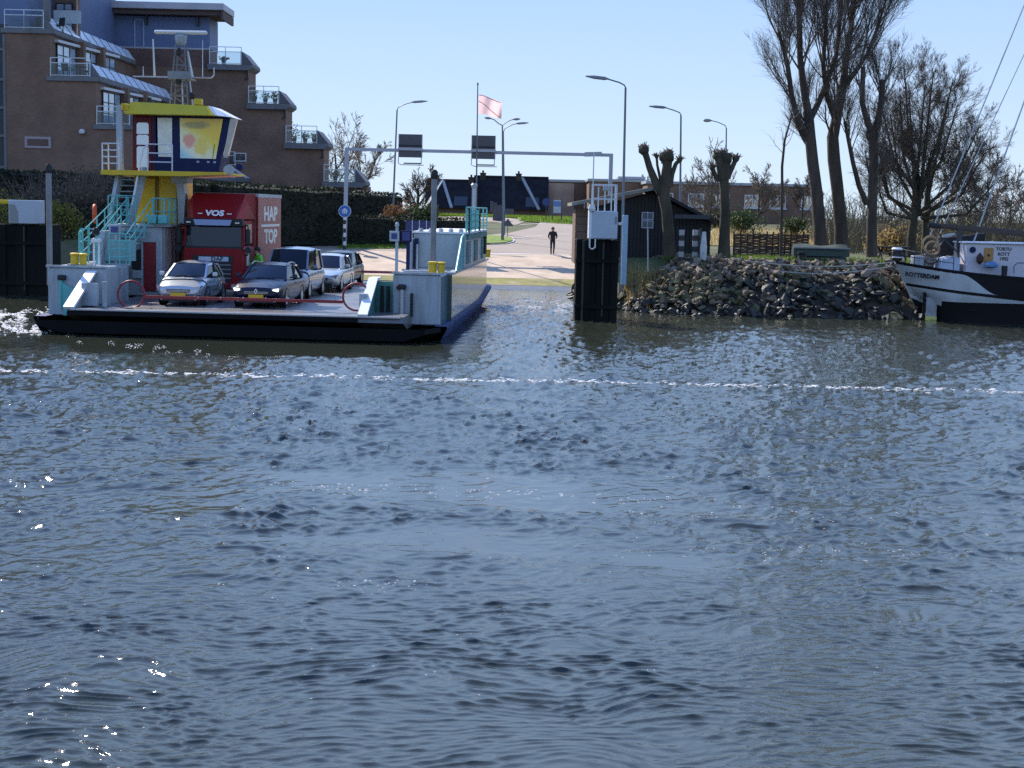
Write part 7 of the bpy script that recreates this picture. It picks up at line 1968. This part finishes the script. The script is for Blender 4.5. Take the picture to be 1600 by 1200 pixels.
# ------------------------------------------------------------------ the moored barge
def barge():
    Y = 66.6
    s0 = at(1414, 409, Y)                    # top of the stern
    root = thing('barge', 'black and white sailing barge moored stern first at the rocks', 'boat', (s0.x, Y, 0), R(-1.5))
    def Q(px, py, y=0.0): p = at(px, py, Y); return Vector((p.x - s0.x, y, p.z))
    Mw = mat('barge_white', (0.46, 0.48, 0.50), .4, var=.08, vscale=1, dirt=(0.34, 0.33, 0.29), dscale=1.2, damt=.6, coat=.3)
    Mk = mat('barge_black', (0.008, 0.008, 0.010), .6, spec=.2)
    L = 17.0
    beam = 2.1
    yc = 2.2                                 # centre line behind the near side
    def zdeck(x): return s0.z - .02 - .75 * (1 - math.exp(-x / 4.2)) if x < 10 else s0.z - .70
    def halfw(x):
        t = min(1, max(0, x / 4.0)); return beam * (1 - (1 - t) ** 2.3) * .9 + .25
    rows_l = []
    xs = [0, .15, .4, .8, 1.2, 1.7, 2.3, 3, 4, 5.5, 7, 9, 12, L]
    zw0, zw1 = .92, .95
    def prof(x):
        """Profile of the near side at station x: (inset from the half beam, z) from deck to keel."""
        zd = zdeck(x); run = max(0, 1 - x / 2.2)
        knuckle = 1.05 + .25 * run
        zk = zd - (zd - knuckle) * .95
        low = .35 + .62 * run if x < 2.2 else .35 * max(0, 1 - (x - 2.2) / 3)
        return [(0, zd), (.02, zd - .14), (.05 + .12 * run, lerp(zd, zk, .5)), (.10 + .2 * run, zk), (.16 + .55 * run, zk - .22), (.22 + 1.05 * run, lerp(zk - .25, low, .55)), (.28 + 1.5 * run, low), (.32 + 1.6 * run, -.35)]
    for side in (-1, 1):
        pass
    grid_n = []
    for x in xs:
        hw = halfw(x); near = [Vector((x + (s0.z - z) * .5 * max(0, 1 - x / 2.4) ** 1.2, yc - max(.04, hw - i), z)) for i, z in prof(x)]
        far = [Vector((v.x, 2 * yc - v.y, v.z)) for v in near]
        grid_n.append(near + list(reversed(far)))
    b = MB(); b.grid(grid_n); b.add(grid_n[0], [tuple(range(16))]); b.add(grid_n[-1], [tuple(range(16))])
    # paint: sheer band black, white quarter that sweeps down, black boot
    hull = b.build('hull', [Mk, Mw], root, 50)
    for p in hull.data.polygons:
        c = p.center
        zd = zdeck(max(0, c.x))
        f = c.x
        col = 0
        if c.z > zd - .15: col = 0
        elif c.z > .80: col = 1 if (f < 2.8 or c.z < 1.0 - .06 * f) else 0
        elif c.z > .35 and f < 1.5: col = 1
        p.material_index = col
    hull.data.update()
    # finely cut paint: trimmed sweeps laid just proud of the plating
    def near_y(x, z):
        pr = prof(x); hw = halfw(x)
        for (i0, z0), (i1, z1) in zip(pr, pr[1:]):
            if z1 <= z <= z0: return yc - max(.04, hw - lerp(i0, i1, (z0 - z) / max(1e-6, z0 - z1)))
        return yc - hw
    def shift(x, z): return x + (s0.z - z) * .5 * max(0, 1 - x / 2.4) ** 1.2
    def band(name, m, top, bot, x0, x1, n=24, off=.012):
        b = MB(); rr = []
        for i in range(n + 1):
            x = lerp(x0, x1, i / n); r = []
            for j in range(5):
                z = lerp(bot(x), top(x), j / 4); r.append(Vector((shift(x, z), near_y(x, z) - off, z)))
            rr.append(r)
        b.grid(rr); return b.build(name, m, root, 60, fix=False)
    band('sheer_strake', Mk, lambda x: zdeck(x) + .0, lambda x: zdeck(x) - .14, 0, 9, off=.02)
    def sweep(x): return lerp(zdeck(x) - .13, 1.62 - .09 * x, sst(2.5, 4.1, x))
    band('black_quarter', Mk, lambda x: zdeck(x) - .1, lambda x: sweep(x), 2.5, 9, 40)
    band('white_quarter', Mw, lambda x: max(sweep(x), 1.62 - .09 * x), lambda x: 1.58 - .09 * x, 0.02, 4.1, 30, .016)
    band('rubbing_band', Mk, lambda x: 1.62 - .09 * x, lambda x: 1.50 - .092 * x, 0.05, 7, 30, .03)
    band('white_bottom', Mw, lambda x: 1.50 - .092 * x, lambda x: min(.9, 1.48 - .092 * x), 0.3, 6.4, 30, .016)
    text = text_mesh('lettering', 'ROTTERDAM', .26, Mk, hull, Matrix.Translation((1.02, near_y(1.0, 1.7) - .10, zdeck(.9) - .46)) @ Matrix.Rotation(R(4), 4, 'Y') @ Matrix.Rotation(R(-32), 4, 'Z') @ FRONT, 1.0, .004, .010)
    # fender port and rudder
    b = MB(); b.prism([(2.95, .62), (3.25, .60), (3.25, .52), (2.95, .54)], near_y(3, .58) - .03, near_y(3, .58) + .05, 'y'); b.build('port', Mk, root)
    r0, r1 = Q(1458, 480), Q(1474, 505)
    b = MB(); b.box(r0.x, r1.x, yc - .9, yc - .78, -.3, r0.z + .35, .02); rd = b.build('rudder', mat('rudder_grey', (0.34, 0.36, 0.38), .6, dirt=(0.2, 0.2, 0.18), dscale=3, damt=.8), root)
    b = MB(); b.box(r0.x - .004, r1.x + .004, yc - .906, yc - .774, .02, .2); b.build('draught_band', mat('rudder_yellow', (0.62, 0.56, 0.16), .6), rd)
    b = MB(); b.tube([(r0.x - .08, yc - .84, -.3), (r0.x - .08, yc - .84, 1.25)], .07, 8); b.build('stern_post', Mk, root)
    # deck and bulwark rail, pushpit, wheel, hatch, boxes
    b = MB(); rr = [[Vector((x, yc - halfw(x) + .08, zdeck(x) - .12)), Vector((x, yc + halfw(x) - .08, zdeck(x) - .12))] for x in xs]; b.grid(rr); b.build('deck', M_post, root)
    b = MB()
    for x in (.15, .7, 1.4, 2.2):
        for s in (-1, 1): b.tube([(x, yc + s * (halfw(x) - .06), zdeck(x)), (x, yc + s * (halfw(x) - .06), zdeck(x) + .55)], .02, 5)
    for z in (.3, .55):
        b.tube([(2.2, yc - halfw(2.2) + .06, zdeck(2.2) + z), (1.4, yc - halfw(1.4) + .06, zdeck(1.4) + z), (.7, yc - halfw(.7) + .06, zdeck(.7) + z), (.12, yc - .2, zdeck(0) + z), (.12, yc + .2, zdeck(0) + z), (.7, yc + halfw(.7) - .06, zdeck(.7) + z), (2.2, yc + halfw(2.2) - .06, zdeck(2.2) + z)], .018, 5)
    b.build('guard_rail', M_dframe, root)
    b = MB(); p = Q(1418, 390, yc - 1.0); b.lathe([(.22, 0), (.24, .1), (.24, .42), (.18, .5)], (p.x, yc - .2, zdeck(p.x)), 12); w = b.build('winch', M_rubber, root)
    b = MB(); b.lathe([(.25, .5), (.25, .56), (.2, .6)], (p.x, yc - .2, zdeck(p.x)), 12); b.lathe([(.1, 0.14), (.25, .16), (.25, .2)], (p.x, yc - .35, zdeck(p.x)), 12); b.build('winch_cap', mat('bright_white', (0.72, 0.73, 0.75)), w)
    p = Q(1471, 392, 0)
    b = MB(); b.ring((p.x, yc - .4, zdeck(p.x) + .5), .36, .03, 'y', 20, 6)
    for i in range(4): a = math.pi * i / 4; b.tube([(p.x - .48 * math.cos(a), yc - .4, zdeck(p.x) + .5 - .48 * math.sin(a)), (p.x + .48 * math.cos(a), yc - .4, zdeck(p.x) + .5 + .48 * math.sin(a))], .016, 4)
    b.build('steering_wheel', mat('dark_wood', (0.05, 0.022, 0.012), .5), root)
    b = MB(); b.ring((p.x - .02, yc - .2, zdeck(p.x) + 1.0), .34, .06, 'y', 18, 6); b.ring((p.x + .02, yc - .45, zdeck(p.x) + .82), .3, .05, 'y', 18, 6); b.build('rope_coil', mat('hemp_rope', (0.36, 0.24, 0.13), .9, var=.3, vscale=6), root)
    b = MB(); b.box(p.x - .25, p.x + .2, yc - .2, yc + .3, zdeck(p.x), zdeck(p.x) + .6, .04); b.build('wheel_box', mat('beige_box', (0.45, 0.36, 0.30), .6), root)
    b = MB(); b.box(p.x - .78, p.x - .35, yc - .6, yc + .2, zdeck(p.x), zdeck(p.x) + .48, .03); b.build('locker', M_fwhite, root)
    p = Q(1499, 397, 0); b = MB(); b.prism([(p.x - .5, 0), (p.x + .34, 0), (p.x + .34, .62), (p.x + .1, .68), (p.x - .42, .55)], yc - 1.0, yc + .4, 'y'); o = b.build('covered_locker', mat('white_tarpaulin', (0.48, 0.55, 0.66), .6, dirt=(.2, .26, .4), dscale=2, damt=.5), root, loc=(0, 0, zdeck(p.x) - .1))
    # mizzen boom, crutch, furled gear
    a, c = Q(1471, 352, yc), Q(1640, 368, yc)
    b = MB(); b.tube([a, a.lerp(c, .3), c], [.10, .13, .14], 8); b.build('boom', mat('boom_brown', (0.06, 0.035, 0.022), .6), root, 40)
    b = MB(); b.tube([a - Vector((.05, 0, 0)), a + Vector((.5, 0, -.06))], .12, 8); b.build('boom_end', M_rubber, root)
    a, c = Q(1519, 358, yc), Q(1519, 412, yc); b = MB(); b.bar(a, c, .22, .2); b.bar(a + Vector((-.9, 0, -.25)), c + Vector((-.05, 0, .4)), .07); b.build('boom_crutch', M_dframe, root)
    a = Q(1499, 369, yc - .2); b = MB(); b.tube([a + Vector((-.25, 0, -.05)), a, a + Vector((.3, 0, .08))], [.05, .09, .05], 8); b.build('furled_cover', mat('pale_cover', (0.42, 0.42, 0.40), .8), root)
    b = MB(); q0 = Q(1486, 383, yc + 1.2); q1 = Q(1570, 366, yc + 1.2); b.prism([(q0.x, q0.z - .55), (q1.x, q1.z - .9), (q1.x, q1.z), (q0.x + .5, q0.z + .25)], yc + .9, yc + 1.5, 'y'); b.build('furled_sail', mat('dark_canvas', (0.025, 0.022, 0.022), .9), root)
    # white cabin with a varnished door
    c0, c1 = Q(1519, 384, 0), Q(1640, 384, 0)
    zc = Q(1530, 381).z
    b = MB(); b.box(c0.x, c1.x + 1.5, yc - 1.35, yc + 1.35, zdeck(4) - .6, zc, .03); cb = b.build('cabin', mat('cabin_white', (0.56, 0.52, 0.55), .5), root)
    b = MB(); b.box(c0.x - .08, c1.x + 1.6, yc - 1.45, yc + 1.45, zc, zc + .07, .02); b.build('cabin_roof', mat('bright_white', (0.72, 0.73, 0.75)), cb)
    d0, d1 = Q(1544, 411), Q(1560, 388)
    b = MB(); b.box(d0.x, d1.x, yc - 1.385, yc - 1.35, d0.z, d1.z, .01); dr = b.build('door', mat('varnished_wood', (0.40, 0.20, 0.05), .35, var=.2, vscale=4), cb)
    b = MB(); b.lathe([(.06, 0), (.05, .02)], ((d0.x + d1.x) / 2, yc - 1.41, (d0.z + d1.z) / 2), 10, 'y'); b.build('door_window', M_rubber, dr)
    for i, (w_, yy) in enumerate((('TORTU', 390), ('ROTT', 398), ('1902', 405.5))):
        t = Q(1576, yy); text_mesh('lettering', w_, .2, mat('lettering_brown', (0.07, 0.045, 0.05), .6), cb, Matrix.Translation((t.x, yc - 1.36, t.z)) @ FRONT, 1.0, .004, .006)
    t = Q(1527, 391); b = MB(); b.lathe([(.14, 0), (.13, .03)], (t.x, yc - 1.39, t.z), 12, 'y'); b.build('porthole', M_navy, cb)
    b = MB(); t = Q(1536, 405); b.lathe([(.03, -.25), (.15, -.1), (.16, .08), (.07, .2), (.03, .26)], (t.x, yc - 1.6, t.z), 8); b.build('fender_bag', mat('maroon_bag', (0.06, 0.018, 0.02), .8), root)
    t = Q(1552, 416); b = MB(); b.lathe([(.1, -.1), (.32, -.04), (.34, .06), (.2, .16), (.05, .2)], (t.x, yc - 1.75, t.z), 10); b.build('tarpaulin_heap', mat('blue_tarp', (0.08, 0.20, 0.38), .6, dirt=(.5, .5, .5), dscale=3, damt=.7), root)
    t = Q(1572, 420); b = MB(); b.tube([(t.x, yc - 1.85, t.z - .3), (t.x, yc - 1.85, t.z + .12)], [.12, .13], 8); b.build('mooring_bitt', M_rubber, root)
    b = MB(); t = Q(1592, 420); b.tube([(t.x - .15, yc - 1.85, t.z - .2), (t.x - .15, yc - 1.85, t.z + .1), (t.x, yc - 1.85, t.z + .25), (t.x + .5, yc - 1.85, t.z + .25)], .03, 6); b.build('grab_rail', M_post, root)
    # stays and a raised spar that run up out of the picture
    ms = mat('stay_wire', (0.40, 0.42, 0.45), .6)
    for (x0, y0, x1, y1, r) in ((1543, 195, 1602, 50, .03), (1547, 240, 1604, 118, .022), (1541, 382, 1608, 195, .035)):
        a, c = Q(x0, y0, yc), Q(x1, y1, yc); d = c - a
        low = a if y0 > 300 else a - d * 1.25
        b = MB(); b.tube([low, c + d * 1.5], r, 5); b.build('stay', ms, root)
    # mooring lines to the bank
    for (x0, y0, x1, y1, dy) in ((1408, 412, 1185, 412, 2.5), (1408, 418, 1225, 428, 2.2)):
        a = Q(x0, y0, yc - .5); e = Q(x1, y1, dy + 1.2); b = MB(); pts = [a.lerp(e, i / 10) - Vector((0, 0, .22 * math.sin(math.pi * i / 10))) for i in range(11)]; b.tube(pts, .022, 5); b.build('mooring_line', mat('pale_rope', (0.42, 0.40, 0.36), .9), root)
barge()

# ------------------------------------------------------------------ foam and painted sun glints on the water
def foam_and_glints():
    rg = random.Random(31); pts = []
    def put(x, y, s, flat=.4): pts.append((x, y, s, flat))
    # the long thin line where the slack cable breaks the surface
    a, c = on_z(-220, 575.6, 0), on_z(1820, 618.3, 0)
    n = 6800
    for i in range(n):
        t = rg.random(); p = a.lerp(c, t)
        w = .16 + .2 * mnoise.noise((t * 46, 3, 0)); dens = .34 + 1.0 * mnoise.noise((t * 130, 7, 0)) + .6 * mnoise.noise((t * 28, 4, 0))
        if rg.random() > dens: continue
        wob = .34 * mnoise.noise((t * 11, 1, 0)) + .16 * mnoise.noise((t * 60, 2, 0))
        put(p.x, p.y + wob + rg.gauss(0, w * .7), rg.uniform(.010, .042))
    # broken water beside the hull at the left and in the wash behind the ferry
    for i in range(2600):
        px, py = rg.uniform(-40, 64 + 60 * rg.random() ** 3), rg.choice((rg.gauss(495, 5), rg.gauss(515, 3), rg.gauss(497, 6)))
        p = on_z(px, py, 0)
        if mnoise.noise((px * .05, py * .12, 5)) < -.05 or p.x > -15.9 and py < 512: continue
        put(p.x, p.y, rg.uniform(.012, .05))
    for i in range(500):
        px, py = rg.uniform(90, 330), 0; py = 521 + (px - 90) * .10 + rg.gauss(0, 4)
        if mnoise.noise((px * .06, py * .1, 9)) < .2: continue
        p = on_z(px, py + 6, 0); put(p.x, p.y, rg.uniform(.008, .02))
    for i in range(1500):
        px, py = rg.uniform(757, 895), rg.gauss(481, 6)
        if mnoise.noise((px * .03, py * .18, 6)) < .08: continue
        p = on_z(px, py, 0); put(p.x, p.y, rg.uniform(.015, .05))
    # sun glints painted as white flecks along the smooth streaks and strewn over the river
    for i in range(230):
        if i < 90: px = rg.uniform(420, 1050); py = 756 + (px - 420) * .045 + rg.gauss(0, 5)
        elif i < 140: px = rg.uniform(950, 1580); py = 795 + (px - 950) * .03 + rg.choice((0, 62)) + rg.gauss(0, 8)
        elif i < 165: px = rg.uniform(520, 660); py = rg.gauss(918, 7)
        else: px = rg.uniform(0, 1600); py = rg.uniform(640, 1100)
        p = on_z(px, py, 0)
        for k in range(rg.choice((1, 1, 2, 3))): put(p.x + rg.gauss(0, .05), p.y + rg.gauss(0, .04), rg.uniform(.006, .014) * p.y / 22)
    X = np.array([p[0] for p in pts]); Y = np.array([p[1] for p in pts])
    Z = water_height(X, Y)
    b = MB()
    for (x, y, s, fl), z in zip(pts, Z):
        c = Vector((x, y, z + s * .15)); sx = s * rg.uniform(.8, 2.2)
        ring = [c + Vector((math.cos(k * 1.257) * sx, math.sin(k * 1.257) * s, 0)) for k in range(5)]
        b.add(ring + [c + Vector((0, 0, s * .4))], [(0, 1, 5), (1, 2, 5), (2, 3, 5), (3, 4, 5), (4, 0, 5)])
    b.build('foam_and_glints', mat('foam_and_glint_white', (0.93, 0.94, 0.95), .6, transl=.4), fix=False, kind='stuff')
foam_and_glints()
